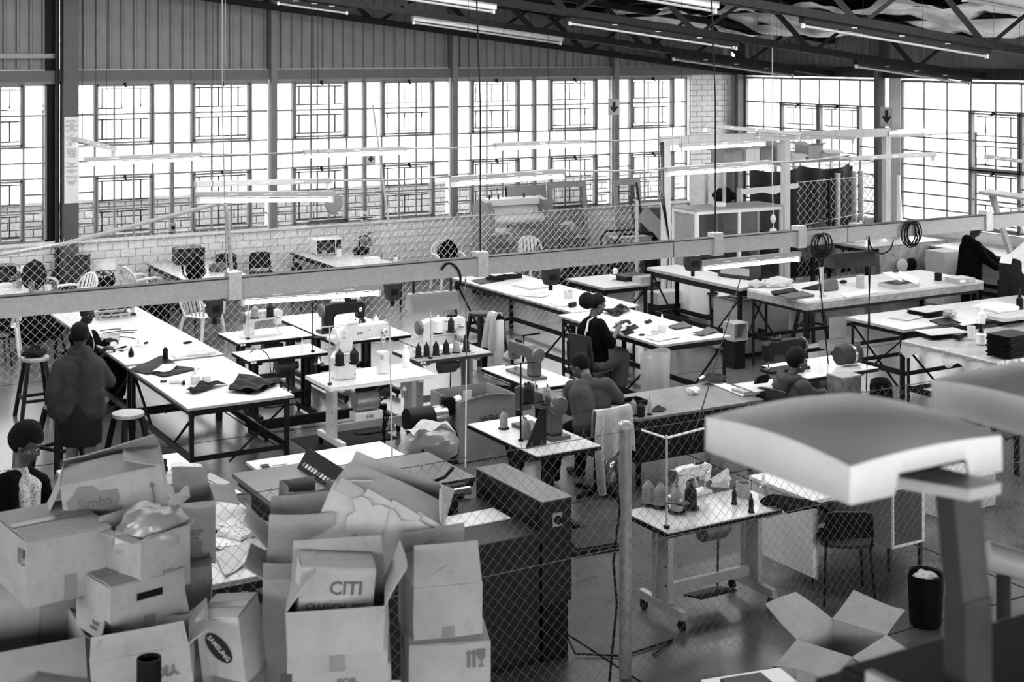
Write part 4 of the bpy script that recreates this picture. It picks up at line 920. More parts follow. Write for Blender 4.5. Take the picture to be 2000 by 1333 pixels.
# --- compressor
cp = root('air_compressor', 'black air compressor with a finned motor on the floor beside the tall carton', 'compressor', (7.15, 13.85, 0))
MB().lathe([(.04, -.3), (.14, -.26), (.16, -.2), (.16, .2), (.14, .26), (.04, .3)], (0, 0, .25), 22, (0, PI/2, 0)).obj('tank', mat('gloss_black', .005, .15, 0, .1, 5), cp, smooth=True)
MB().cyl((-.3, 0, .52), (.0, 0, .52), .13, 20).obj('motor', BLACK, cp, smooth=True); f = MB().cyl((-.05, 0, .52), (.16, 0, .52), .12, 24).obj('motor_barrel', CHROME, cp, smooth=True)
for i in range(10): a = 2*PI*i/10; MB().box((.05, .122*math.cos(a), .52+.122*math.sin(a)), (.2, .008, .012), (a, 0, 0)).obj('fin', CHROME, f)
b = MB()
for i in range(6): b.box((.2, 0, .55+.03*i), (.13, .13, .015))
b.box((.2, 0, .62), (.09, .09, .2)); b.obj('cylinder_head', BLACK, cp); MB().cyl((.28, 0, .66), (.36, 0, .68), .045, 16).obj('air_filter', PLASTW, cp, smooth=True)
for sx in (-.2, .2): MB().box((sx, 0, .05), (.04, .26, .1)).obj('foot', BLACK, cp)
pts = []
for i in range(70): a = 2*PI*i/14; rr = .2+.02*math.sin(i*.9); pts.append((6.78+rr*.5*math.cos(a), 13.55+rr*.9*math.cos(a), .24+rr*math.sin(a)))
cable('air_hose', pts+[(6.9, 13.8, .4), (7.0, 13.85, .5)], .013, RUBBER, 'thick black hose coiled beside the compressor', n=7)
# --- machine with the big white cone
sew_table('white sewing table with a shelf of six cones next to the tall carton', 7.72, 8.75, 15.3, 16.0, .8, PLASTG, DGREY, GREYP, style='T', code='M9')
flat_machine('white flat-bed machine facing the coat-hung chair, large white cone beside it', (7.98, 15.75, .8), 0, None, 1.2)
rk = root('spool_rack', 'flat grey spool rack lying along the sewing table next to the tall carton', 'rack', (8.1, 15.45, .8)); MB().bx(-.36, .44, -.07, .07, .001, .012).obj('tray', PLASTG, rk)
for i, (dx, m, w) in enumerate(((-.3, THREADD, 'dark slim cone, first on the grey spool rack'), (-.19, THREADD, 'black cone, second on the grey spool rack'), (-.06, THREADD, 'wide dark cone, third on the grey spool rack'), (.08, THREADD, 'dark tapered cone, fourth on the grey spool rack'), (.22, THREADG, 'light grey cone, fifth on the grey spool rack'), (.36, THREADD, 'dark cone on a flared base, last on the grey spool rack'))):
    cone(w, (8.1+dx, 15.45, .8135), m, .16, .036 if i < 2 else .04, 'cones on the grey spool rack', True)
thread_stand('pale thread stand rising in front of the flat-bed machine with the big cone', (7.92, 15.36, .8), .62, ((.1, .3), (.28, .3)))
cone('big white cone on the stand of the flat-bed machine', (8.02, 15.36, 1.104), THREADW, .2, .055); cone('black bottle-shaped cone on the stand of the flat-bed machine', (8.2, 15.36, 1.104), THREADD, .17, .04)
# --- old cast machine in the middle
sew_table('sewing table on black cast legs crowded with leather straps and cones', 6.84, 7.55, 11.14, 12.46, .8, mat('worn_laminate', .62, .3, 0, .1, 4), BLACK, BLACK, style='cast', code=None)
om = mat('old_enamel', .07, .35, .2, .2, 9)
flat_machine('old dark high-post machine in front of the seated person in grey', at(1098, 860, .8)+Vector((-.02, .05, 0)), PI*.52, om, 1.25)
g = root('strap_guard', 'black triangular guard plate standing beside the old dark machine', 'guard', at(1048, 872, .8), .2); MB().prism([(-.14, 0), (.12, 0), (.12, .34), (.06, .34)], -.008, .008, 'y').obj('plate', BLACK, g)
thread_stand('dark steel thread stand with two trays on the cast-leg table', at(1017, 862, .8), .75, ((.09, .36), (.3, .32)), True, STEEL)
p = at(1017, 862, .8)
cone('large dark cone high on the cast-leg table stand', (p.x+.09, p.y, p.z+.364), THREADD, .18, .055); cone('smaller grey cone on the cast-leg table stand', (p.x+.3, p.y, p.z+.324), THREADG, .17, .04)
cone('grey cone standing at the rear of the cast-leg table', at(984, 838, .8), THREADG, .18, .04, None, True); cone('grey cone standing beside the pole on the cast-leg table', at(1016, 852, .8)+Vector((0, -.1, 0)), THREADG, .19, .05, None)
# --- front station
sew_table('white-topped sewing table on casters behind the round fence post', 6.6, 7.85, 8.82, 9.42, .81, WHITETOP, BLACK, GREYP, True, 'T', None)
tb = [o for o in bpy.data.objects if o.get('label') == 'white-topped sewing table on casters behind the round fence post'][0]
MB().bx(.52, .6, -.306, -.3035, .768, .796).obj('number_tag', PAPER, tb); text('M12', .026, (.56, -.307, .782), (PI/2, 0, 0), tb, INK)
thread_stand('pale angle-iron thread stand on the table behind the round fence post', at(1302, 1032, .81), .72, ((-.07, .2), (.05, .2), (.15, .17)), False)
g = root('guide_frame', 'pale perforated guide arm on top of the angle-iron thread stand', 'guide arm', at(1302, 1032, .81)); MB().beam((0, 0, .7), (.38, .02, .72), .025, .01).beam((0, 0, .7), (-.14, .14, .75), .025, .01).obj('arm', WHITEP, g)
for i, ((x, y), m) in enumerate((((1266, 985), THREADG), ((1290, 990), THREADG), ((1322, 1000), THREADG), ((1349, 993), THREADD))):
    cone(['pale grey cone, outermost on the round-post table', 'pale grey cone, second on the round-post table', 'pale grey cone, third on the round-post table', 'black cone next to three pale ones on the round-post table'][i], at(x, y, .82), m, .2, .05, 'cones on the round-post table', True)
flat_machine('low white machine nearly hidden behind cones on the round-post table', at(1330, 975, .81)+Vector((-.05, .02, 0)), .1, None, .75)
cable('machine_tube', [at(1310, 955, .95), at(1325, 930, 1.1), at(1355, 928, 1.1), at(1362, 950, .95)], .008, CHROME, 'bright bent tube over the low white machine', 'tube')
for i, (x, y) in enumerate(((1434, 985), (1467, 1001))): cone(['black spool on a flared base by the crumpled white paper', 'black spool on a flared base at the table edge'][i], at(x, y, .811), THREADD, .14, .02, None, True)
bottle('clear pump bottle at the edge of the round-post table', at(1491, 978, .81), JAR, .16, .04, PLASTW, True)
t = root('tin_can', 'grey tin behind the black spools on the round-post table', 'tin', at(1452, 970, .81)); MB().lathe([(.06, 0), (.062, .12), (.056, .12), (.055, .01), (.003, .01)], n=18).obj('can', PLASTG, t, smooth=True)
t = root('crumpled_paper', 'crumpled white paper cone standing on the round-post table', 'paper', at(1432, 960, .81)+Vector((0, .06, 0))); MB().sheet(lambda u, v: ((u-.5)*.2, .05*abs(u-.5)*4+.02*math.sin(9*v), .01+v*.17*(1-abs(u-.5)*1.2)), 6, 6, .003).obj('sheet', PAPER, t)
# --- far side machines, partly hidden by their users
flat_machine('old grey machine before the bent-over person in grey', (8.45, 13.75, .8), PI/2, om, 1.1)
sew_table('white sewing table beyond the bent-over person in grey', 8.2, 8.8, 13.4, 14.6, .8, style='cast', legm=BLACK)
sew_table('white sewing table used by the woman in the hooded top', 11.2, 12.3, 12.3, 13.1, .78, style='cast', legm=BLACK)
flat_machine('dark machine with a big round motor, operated by the woman in the hood', (11.5, 12.75, .78), PI, mat('old_machine_black', .03), 1.1)
m = root('machine_motor', 'big round dark motor with a bright ring beside the dreadlocked head', 'motor', (12.1, 12.6, .78)); MB().cyl((-.15, 0, .12), (.15, 0, .12), .11, 22).obj('drum', DGREY, m, smooth=True); MB().cyl((.02, 0, .12), (.06, 0, .12), .116, 22).obj('ring', CHROME, m, smooth=True)
# ---------------------------------------------------------------- people
SKIN = mat('dark_skin', .035, .42, 0, .12, 9); SKIN2 = mat('brown_skin', .06, .42, 0, .12, 9)
HAIR = mat('black_hair', .003, .8, 0, .4, 40, .8)
EYEW = mat('eye_white', .55, .25, 0, 0); EYED = mat('eye_dark', .01, .15, 0, 0); LIPS = mat('lips', .05, .4, 0, 0)
def cap(b, p, q, r1, r2=None, n=10):
    p, q = Vector(p), Vector(q); r2 = r1 if r2 is None else r2; d = (q-p); L = d.length
    d = d.normalized() if L > 1e-6 else Vector((0, 0, 1)); pts = []; rs = []
    for a in (-88, -60, -30): a = math.radians(a); pts.append(p+d*(r1*math.sin(a))); rs.append(r1*math.cos(a))
    m = max(1, int(L/.04))
    for i in range(m+1): t = i/m; pts.append(p.lerp(q, t)); rs.append(r1+(r2-r1)*t)
    for a in (30, 60, 88): a = math.radians(a); pts.append(q+d*(r2*math.sin(a))); rs.append(r2*math.cos(a))
    return b.tube(pts, rs, n)
def chain(b, pts, rs, n=10):
    for i in range(len(pts)-1): cap(b, pts[i], pts[i+1], rs[i], rs[i+1], n)
def hand(b, wrist, d, up, s=1.0, side=1, curl=.7):
    """palm and five fingers; d points along the hand, up is the back of the hand"""
    d = Vector(d).normalized(); up = Vector(up); up = (up-d*up.dot(d)).normalized(); sx = d.cross(up)*side; w = Vector(wrist)
    cap(b, w, w+d*.03*s, .026*s, .03*s)
    for o in (-.028, -.009, .01, .028): cap(b, w+d*.02*s+sx*o*.7*s, w+d*.085*s+sx*o*s, .0145*s, .0125*s, 8)
    for k, (o, L) in enumerate(((-.03, .058), (-.0105, .068), (.0095, .074), (.029, .068))):
        a = w+d*.085*s+sx*o*s; c1 = curl*.6; e = a+(d*math.cos(c1)-up*math.sin(c1))*L*.5*s; c2 = curl*1.5; f = e+(d*math.cos(c2)-up*math.sin(c2))*L*.5*s
        cap(b, a, e, .0105*s, .0098*s, 8); cap(b, e, f, .0098*s, .0082*s, 8)
    t0 = w+d*.03*s+sx*.03*s; t1 = t0+(d*.6+sx*.75-up*.25).normalized()*.04*s; t2 = t1+(d*.95+sx*.1-up*.5).normalized()*.035*s
    cap(b, t0, t1, .0145*s, .012*s, 8); cap(b, t1, t2, .012*s, .009*s, 8)
def headframe(face, tilt=0):
    y = Vector(face).normalized(); x = y.cross(Vector((0, 0, 1))).normalized(); z = x.cross(y)
    M = Matrix((x, y, z)).transposed(); return M @ Matrix.Rotation(tilt, 3, 'Y')
def head(b, c, M, s=1.0):
    c = Vector(c); T = lambda v: c+M @ (Vector(v)*s)
    def el(p, r, n=14, m=10):
        k = len(b.v); b.ell((0, 0, 0), [q*s for q in r], n, m); b.v[k:] = [tuple(T(p)+M @ Vector(v)) for v in b.v[k:]]
    el((0, -.012, .03), (.076, .097, .088)); el((0, .02, -.035), (.062, .075, .075)); el((0, .05, -.085), (.036, .036, .03)); el((0, .03, -.06), (.054, .058, .055))
    el((0, .078, .022), (.052, .018, .012)); cap(b, T((0, .088, .01)), T((0, .103, -.027)), .008*s, .014*s, 8)
    for sx in (-1, 1):
        el((sx*.013, .096, -.031), (.011, .011, .009), 8, 6); el((sx*.042, .066, -.022), (.025, .022, .02), 10, 7)
        el((sx*.076, -.008, -.012), (.01, .02, .031), 10, 7)
        el((sx*.03, .076, .004), (.016, .013, .01), 10, 7)
    el((0, .088, -.058), (.024, .013, .007), 10, 6); el((0, .086, -.07), (.022, .013, .008), 10, 6)
    return T
def person(label, foot, J, face, look, skin=None, tilt=0, hs=1.1, hands=(), legs=True, group=None):
    """J: world joints. Returns root and converter; body is one remeshed surface"""
    r = root('person', label, 'person', foot, 0, group); F = Vector(foot)
    L = {k: Vector(v)-F for k, v in J.items()}; b = MB(); skin = skin or SKIN
    M = headframe(look, tilt); T = head(b, L['head'], M, hs)
    cap(b, L['neck'], L['head']+M @ Vector((0, -.02, -.05)), .056, .05)
    up = (L['neck']-L['hip']).normalized(); fwd = Vector(face).normalized(); sd = fwd.cross(up).normalized()
    ch = L['neck']-up*.17
    for o in (-.07, .07): chain(b, [L['neck']-up*.09+sd*o, ch+sd*o*1.1, L['hip']+up*.12+sd*o*.8, L['hip']+sd*o*1.1], [.07, .1, .095, .11])
    for k in ('l', 'r'):
        cap(b, L['neck']-up*.05, L['sh_'+k], .06, .058); chain(b, [L['sh_'+k], L['el_'+k], L['ha_'+k]], [.055, .042, .028])
        d = L['ha_'+k]-L['el_'+k]; hd = dict(hands).get(k, (d, (0, 0, 1), .8)); hand(b, L['ha_'+k], hd[0], hd[1], 1.0, 1 if k == 'l' else -1, hd[2])
        if legs:
            hp = L['hip']+sd*(.09 if k == 'r' else -.09); chain(b, [hp, L['kn_'+k], L['an_'+k]], [.085, .06, .042])
            ft = L['an_'+k]+fwd*.15; ft.z = .035; a0 = L['an_'+k].copy(); a0.z = max(.045, a0.z-.04); cap(b, a0, ft, .042, .034)
    b.obj('body', skin, r, remesh=.0085)
    for sx in (-1, 1):
        e = MB().ell((0, 0, 0), .0115*hs, 10, 8).obj('eye', EYEW, r, smooth=True, loc=T((sx*.03, .0805, .006))); MB().ell((0, 0, 0), (.0065*hs,)*3, 8, 6).obj('iris', EYED, e, smooth=True, loc=M @ Vector((0, .0075*hs, -.001)))
        w = MB(); cap(w, T((sx*.014, .095, .024)), T((sx*.045, .086, .026)), .0045*hs, .003*hs, 6); w.obj('eyebrow', HAIR, r, smooth=True)
    m = MB(); 
    for z, y in ((-.058, .1), (-.069, .0985)): cap(m, T((-.018, y-.008, z)), T((.018, y-.008, z)), .0055*hs, .0055*hs, 6); cap(m, T((-.009, y, z)), T((.009, y, z)), .0055*hs, .0055*hs, 6)
    m.obj('lips', LIPS, r, remesh=.003)
    return r, L, T, M, b, sd, up, fwd
def shorthair(r, T, M, s=1.0, thick=.012, top=0, fringe=.055):
    b = MB(); b.ell((0, 0, 0), (1, 1, 1), 28, 20); vs = []
    for v in b.v:
        x, y, z = v; hz = .1*z
        k = .0 if y > .35 else 1.0
        lim = .052 if y > .35 else (-.005 if y > -.05 else -.075)
        px, py, pz = x*(.079+thick), -.014+y*(.096+thick), .032+z*((.09+thick+top) if z > 0 else .105)
        if pz < lim: px *= .86; py = -.014+(py+.014)*.8; pz = lim+(pz-lim)*.12
        n = 1+.03*math.sin(px*190+pz*150)*math.sin(py*170+pz*110); vs.append(tuple(T((px*n, py*n, pz*n))))
    b.v = vs; return b.obj('hair', HAIR, r, smooth=True)
def shoe(r, L, k, fwd, m=None):
    b = MB(); a = L['an_'+k].copy(); a.z = .06; f = a+fwd*.17; f.z = .04; cap(b, a-fwd*.03, f, .05, .042); b.obj('shoe', m or BLACK, r, remesh=.012)
def garment(r, name, m, parts, vox=.014, boxes=()):
    b = MB()
    for p, q, r1, r2 in parts: cap(b, p, q, r1, r2, 12)
    return b.obj(name, m, r, remesh=vox)
def arm_parts(L, k, rs, upto=1.0):
    w = L['el_'+k].lerp(L['ha_'+k], upto); return [(L['sh_'+k], L['el_'+k], rs[0], rs[1]), (L['el_'+k], w, rs[1], rs[2])]
def torso_parts(L, sd, up, w=.085, r=(.085, .115, .11, .125), drop=0.0):
    n = L['neck']; ch = n-up*.17; out = []
    for o in (-w, w): out += [(n-up*.09+sd*o*.9, ch+sd*o*1.1, r[0], r[1]), (ch+sd*o*1.1, L['hip']+up*.12+sd*o, r[1], r[2]), (L['hip']+up*.12+sd*o, L['hip']-up*drop+sd*o*1.1, r[2], r[3])]
    out.append((n-up*.07, n-up*.005, .085, .066))
    for k in ('l', 'r'): out.append((n-up*.06, L['sh_'+k], .068, .07))
    return out
XF = Vector((1, 0, 0)); YF = Vector((0, 1, 0))
# woman in the dark cardigan looking round
Z = 18.0; foot = Vector((4.42, 18.0, 0))
J = dict(head=atZ(171, 611, Z), neck=atZ(161, 640, Z+.05), hip=atZ(158, 728, Z+.05), sh_r=atZ(145, 660, Z-.22), el_r=atZ(166, 702, Z-.3), ha_r=atZ(208, 681, Z-.35), sh_l=atZ(180, 655, Z+.25), el_l=atZ(196, 684, Z+.22), ha_l=atZ(212, 664, Z+.05),
         kn_r=Vector((4.86, 17.92, .58)), an_r=Vector((4.84, 17.9, .1)), kn_l=Vector((4.86, 18.15, .58)), an_l=Vector((4.84, 18.17, .1)))
r, L, T, M, b, sd, up, fw = person('woman in a dark cardigan at the long table, looking round towards the boxes', foot, J, XF, (.25, -1, -.28), hands=(('r', (XF+Vector((0, .3, -.1)), (0, -.5, .9), .9)), ('l', (XF+Vector((0, -.3, -.1)), (0, .5, .9), .9))))
shorthair(r, T, M, thick=.006)
garment(r, 'cardigan', CLOTHB, torso_parts(L, sd, up, .085, (.09, .125, .125, .14), .02)+arm_parts(L, 'r', (.075, .066, .055), .62)+arm_parts(L, 'l', (.075, .066, .055), .75))
garment(r, 'blouse', CLOTHW, [(L['neck']-up*.03+fw*.06, L['neck']-up*.22+fw*.115, .05, .045), (L['neck']-up*.22+fw*.115, L['hip']+up*.1+fw*.11, .045, .04)])
garment(r, 'skirt', CLOTHB, [(L['hip']+sd*.09, L['kn_r'], .12, .095), (L['hip']-sd*.09, L['kn_l'], .12, .095), (L['kn_r'], L['an_r']+Vector((0, 0, .15)), .09, .08), (L['kn_l'], L['an_l']+Vector((0, 0, .15)), .09, .08)])
for k in 'lr': shoe(r, L, k, fw)
MB().ell(T((-.078, -.005, -.045)), .008, 8, 6).obj('earring', CHROME, r)
stool('dark stool carrying the woman in the dark cardigan', (4.42, 18.02, 0), .56, .2, DWOOD)
# woman seen from behind
Z = 14.95; foot = atZ(156, 945, Z); foot.z = 0; fwd = (YF*.9+XF*.45).normalized()
J = dict(head=atZ(156, 655, Z), neck=atZ(156, 688, Z), hip=atZ(157, 805, Z), sh_l=atZ(118, 715, Z-.05), el_l=atZ(104, 765, Z-.12), ha_l=atZ(106, 806, Z-.08), sh_r=atZ(190, 712, Z+.05), el_r=atZ(212, 745, Z+.12), ha_r=atZ(205, 738, Z+.4))
J['an_l'] = atZ(140, 925, Z); J['an_r'] = atZ(178, 925, Z); J['an_l'].z = J['an_r'].z = .09; J['kn_l'] = atZ(141, 862, Z); J['kn_r'] = atZ(176, 862, Z)
r, L, T, M, b, sd, up, fw = person('woman seen from behind in a loose grey cardigan and dark skirt', foot, J, fwd, fwd+Vector((0, 0, -.25)), hands=(('l', ((0, 0, -1), (-1, 0, 0), .5)), ('r', (fwd, (0, 0, 1), .8))))
shorthair(r, T, M, thick=.005)
CARDI = mat('grey_knit', .03, .95, 0, .2, 12, .3, .2)
garment(r, 'cardigan', CARDI, torso_parts(L, sd, up, .105, (.1, .14, .15, .165), -.02)+[(L['sh_l'], L['el_l'], .085, .085), (L['el_l'], L['ha_l']+Vector((0, 0, .0)), .085, .07)]+[(L['sh_r'], L['el_r'], .085, .08), (L['el_r'], L['ha_r'], .08, .055)]
        + [(L['hip']+up*.2+sd*.22-fw*.06, L['hip']-up*.02+sd*.2-fw*.08, .06, .045), (L['hip']+up*.2-sd*.24-fw*.03, L['hip']-up*.03-sd*.25, .06, .06), (L['neck']-sd*.06, L['neck']+sd*.06, .075, .075)])
SK = mat('dark_skirt', .008, .9, 0, .2, 10, .2, .2)
h = L['hip']; b2 = MB(); prof = []
b2.lathe([(.15, .12), (.2, .02), (.215, -.15), (.21, -.33), (.2, -.335), (.05, -.3)], (0, 0, 0), 28); b2.v = [tuple(h+sd*v[0]*1.0*(1+.04*math.sin(9*math.atan2(v[1], v[0])))+fw*v[1]*.8+Vector((0, 0, v[2]))) for v in b2.v]; b2.obj('skirt', SK, r, smooth=True)
PLAID = mat('plaid_sock', .16, .9, 0, .45, 16, .1, .2, 0, (3, 3, 9))
for k in 'lr': garment(r, 'sock', PLAID, [(L['kn_'+k]+Vector((0, 0, -.08)), L['an_'+k], .068, .052)], .012); shoe(r, L, k, fw)
# seated woman in black with a hair puff
Z = 18.35; foot = Vector((10.15, 15.15, 0)); fwd = Vector((.95, .3, 0)).normalized()
J = dict(head=atZ(1167, 595, Z), neck=atZ(1157, 622, Z-.02), hip=atZ(1158, 705, Z), sh_r=atZ(1172, 634, Z-.24), el_r=atZ(1193, 672, Z-.22), ha_r=atZ(1209, 640, Z+.05), sh_l=atZ(1153, 628, Z+.22), el_l=atZ(1188, 655, Z+.3), ha_l=atZ(1213, 630, Z+.3))
J['kn_r'] = J['hip']+fwd*.42+Vector((.04, -.12, .0)); J['kn_l'] = J['hip']+fwd*.42+Vector((-.04, .12, .0)); J['kn_r'].z = J['kn_l'].z = .55; J['an_r'] = J['kn_r']+Vector((-.05, 0, -.45)); J['an_l'] = J['kn_l']+Vector((-.05, 0, -.45))
r, L, T, M, b, sd, up, fw = person('seated woman in black with a hair puff and apron, stitching leather', foot, J, fwd, (.95, -.08, -.42), SKIN2, hands=(('r', ((.5, .5, .1), (.3, -.6, .6), 1.0)), ('l', ((.7, -.1, .1), (0, .6, .8), 1.0))))
shorthair(r, T, M, thick=.004)
b2 = MB(); b2.ell((0, 0, 0), (.115, .1, .105), 22, 16); b2.v = [tuple(T((0, -.15, -.005))+Vector(v)*(1+.07*math.sin(v[0]*120+v[2]*70)*math.sin(v[1]*110))) for v in b2.v]; b2.obj('hair_puff', HAIR, r, smooth=True)
e = MB(); e.tube([T((.082+.0, -.005+.012*math.cos(a), -.062+.02*math.sin(a))) for a in [2*PI*i/14 for i in range(15)]], .0025, 5); e.obj('hoop_earring', CHROME, r)
garment(r, 'black_top', CLOTHB, torso_parts(L, sd, up, .09, (.09, .13, .13, .14), -.04)+arm_parts(L, 'r', (.078, .068, .058), .15)+arm_parts(L, 'l', (.075, .066, .055), .2))
garment(r, 'apron_ties', CLOTHW, [(L['neck']+up*.02-fw*.055+sd*.05, L['neck']-up*.02-fw*.08, .012, .012), (L['neck']-up*.02-fw*.085, L['neck']-up*.15-fw*.135+sd*.02, .012, .01), (L['neck']-up*.02-fw*.085, L['neck']-up*.2-fw*.13-sd*.02, .012, .01)], .006)
garment(r, 'skirt', CLOTHG, [(L['hip']+sd*.1, L['kn_r'], .14, .12), (L['hip']-sd*.1, L['kn_l'], .14, .12), (L['hip']+Vector((0, 0, .08)), L['hip'], .14, .16), (L['kn_r'], L['an_r']+Vector((0, 0, .1)), .12, .13), (L['kn_l'], L['an_l']+Vector((0, 0, .1)), .12, .13), (L['kn_r'], L['kn_l'], .12, .12), (L['an_r']+Vector((0, 0, .12)), L['an_l']+Vector((0, 0, .12)), .12, .12)])
for k in 'lr': shoe(r, L, k, fw)
shell_chair('dark grey padded chair carrying the seated woman in black', J['hip']*1-Vector((0, 0, J['hip'].z))-fwd*.04, math.atan2(fwd.y, fwd.x)+PI/2, DGREY, seat=.42, top=.92)
# bent-over person in grey at the old machine
Z = 14.75; foot = atZ(1160, 930, Z); foot.z = 0; fwd = Vector((-.1, 1, 0)).normalized()
J = dict(head=atZ(1134, 716, Z+.15), neck=atZ(1146, 740, Z+.03), hip=atZ(1160, 830, Z-.1), sh_l=atZ(1117, 757, Z), el_l=atZ(1113, 800, Z+.15), ha_l=atZ(1113, 795, Z+.42), sh_r=atZ(1184, 752, Z+.0), el_r=atZ(1207, 778, Z+.1), ha_r=atZ(1175, 785, Z+.4))
for k, s in (('l', -1), ('r', 1)): J['kn_'+k] = J['hip']+fwd*.4+Vector((s*.16, 0, 0)); J['kn_'+k].z = .5; J['an_'+k] = J['kn_'+k]+Vector((0, .05, -.41))
r, L, T, M, b, sd, up, fw = person('person in a grey sweatshirt bent over a machine, seen from behind', foot, J, fwd, (-.35, 1, -.8), SKIN2)
shorthair(r, T, M, thick=.006)
garment(r, 'sweatshirt', mat('grey_sweat', .065, .95, 0, .12, 9, .3, .2), torso_parts(L, sd, up, .1, (.095, .135, .13, .14), .0)+arm_parts(L, 'l', (.082, .07, .055), .8)+arm_parts(L, 'r', (.082, .072, .055), .8))
garment(r, 'trousers', CLOTHB, [(L['hip']+sd*.09, L['kn_r'], .12, .085), (L['hip']-sd*.09, L['kn_l'], .12, .085), (L['kn_r'], L['an_r'], .085, .06), (L['kn_l'], L['an_l'], .085, .06)])
for k in 'lr': shoe(r, L, k, fw)
# woman in the hooded top
Z = 15.75; foot = atZ(1545, 900, Z); foot.z = 0; fwd = Vector((1, .25, 0)).normalized()
J = dict(head=atZ(1558, 706, Z), neck=atZ(1546, 738, Z), hip=atZ(1536, 822, Z), sh_r=atZ(1570, 756, Z-.22), el_r=atZ(1590, 800, Z-.2), ha_r=atZ(1622, 768, Z-.05), sh_l=atZ(1552, 750, Z+.22), el_l=atZ(1595, 775, Z+.28), ha_l=atZ(1630, 764, Z+.2))
for k, s in (('l', 1), ('r', -1)): J['kn_'+k] = J['hip']+fwd*.4+Vector((0, s*.12, 0)); J['kn_'+k].z = .5; J['an_'+k] = J['kn_'+k]+Vector((.03, 0, -.41))
r, L, T, M, b, sd, up, fw = person('woman in a grey hooded top working at a machine in profile', foot, J, fwd, (1, -.25, -.12), SKIN2)
shorthair(r, T, M, thick=.022, top=.005)
HOOD = mat('grey_hooded_jersey', .055, .95, 0, .15, 9, .3, .2)
garment(r, 'hooded_top', HOOD, torso_parts(L, sd, up, .09, (.1, .14, .14, .15), .0)+arm_parts(L, 'r', (.085, .075, .06), .45)+arm_parts(L, 'l', (.085, .072, .058), .4))
b2 = MB()
for i in range(12):
    a0, a1 = PI*(.1+.8*i/12)+PI, PI*(.1+.8*(i+1)/12)+PI
    f = lambda a: L['neck']+sd*.12*math.cos(a)+fw*.13*math.sin(a)+up*(.03-.05*math.sin(a)*-1*.5)
    cap(b2, f(a0), f(a1), .05, .05)
cap(b2, L['neck']-fw*.12+up*.0, L['neck']-fw*.13-up*.16, .07, .04); b2.obj('hood', HOOD, r, remesh=.013)
MB().ell(T((.08, -.005, -.045)), .008, 8, 6).obj('earring', PLASTW, r)
garment(r, 'trousers', CLOTHB, [(L['hip']+sd*.09, L['kn_r'], .12, .085), (L['hip']-sd*.09, L['kn_l'], .12, .085), (L['kn_r'], L['an_r'], .085, .06), (L['kn_l'], L['an_l'], .085, .06)])
for k in 'lr': shoe(r, L, k, fw)
shell_chair('grey plastic chair under the woman in the hooded top', Vector((J['hip'].x, J['hip'].y, 0))-fwd*.04, math.atan2(fwd.y, fwd.x)+PI/2, DGREY, seat=.36, top=.84)
# dreadlocked person half hidden by the white hood
Z = 15.3; foot = atZ(1722, 930, Z); foot.z = 0; fwd = Vector((-.4, .9, 0)).normalized()
J = dict(head=atZ(1720, 764, Z), neck=atZ(1722, 797, Z-.02), hip=atZ(1724, 895, Z-.05), sh_l=atZ(1690, 822, Z), el_l=atZ(1676, 870, Z+.15), ha_l=atZ(1684, 868, Z+.4), sh_r=atZ(1756, 822, Z), el_r=atZ(1768, 870, Z+.15), ha_r=atZ(1750, 868, Z+.4))
for k, s in (('l', -1), ('r', 1)): J['kn_'+k] = J['hip']+fwd*.4+Vector((s*.13, 0, 0)); J['kn_'+k].z = .47; J['an_'+k] = J['kn_'+k]+Vector((0, .03, -.38))
r, L, T, M, b, sd, up, fw = person('person with long black dreadlocks, only the head showing above the white hood', foot, J, fwd, (.6, .75, -.5))
b2 = MB(); rnd = random.Random(3)
for i in range(60):
    a = rnd.uniform(.3, 2*PI-.3)-PI/2+PI; t = rnd.uniform(.0, 1.0); x, y = math.sin(a), -math.cos(a)
    p0 = T((.07*x*t, -.02-.05*abs(y)*t+.05*y*t, .125-.03*t)); p1 = T((.098*x, -.03+.1*y-.03, .04)); p2 = p1+Vector((rnd.uniform(-.02, .02), rnd.uniform(-.02, .02), -.16)); p3 = p2+Vector((rnd.uniform(-.02, .02), rnd.uniform(-.02, .02), -.1))
    b2.tube([p0, (p0+p1)/2+M @ Vector((.01*x, .01*y, .02)), p1, p2, p3], [.012, .013, .013, .011, .006], 6)
b2.obj('dreadlocks', HAIR, r, smooth=True, kind='stuff')
shorthair(r, T, M, thick=.01)
garment(r, 'dark_top', CLOTHD, torso_parts(L, sd, up, .09, (.09, .13, .13, .14), 0)+arm_parts(L, 'l', (.08, .07, .055), .8)+arm_parts(L, 'r', (.08, .07, .055), .8))
garment(r, 'trousers', CLOTHB, [(L['hip']+sd*.09, L['kn_r'], .12, .085), (L['hip']-sd*.09, L['kn_l'], .12, .085), (L['kn_r'], L['an_r'], .085, .06), (L['kn_l'], L['an_l'], .085, .06)])
shell_chair('dark chair under the person with dreadlocks', Vector((J['hip'].x, J['hip'].y, 0))-fwd*.04, math.atan2(fwd.y, fwd.x)+PI/2, BLKV, seat=.33, top=.7)
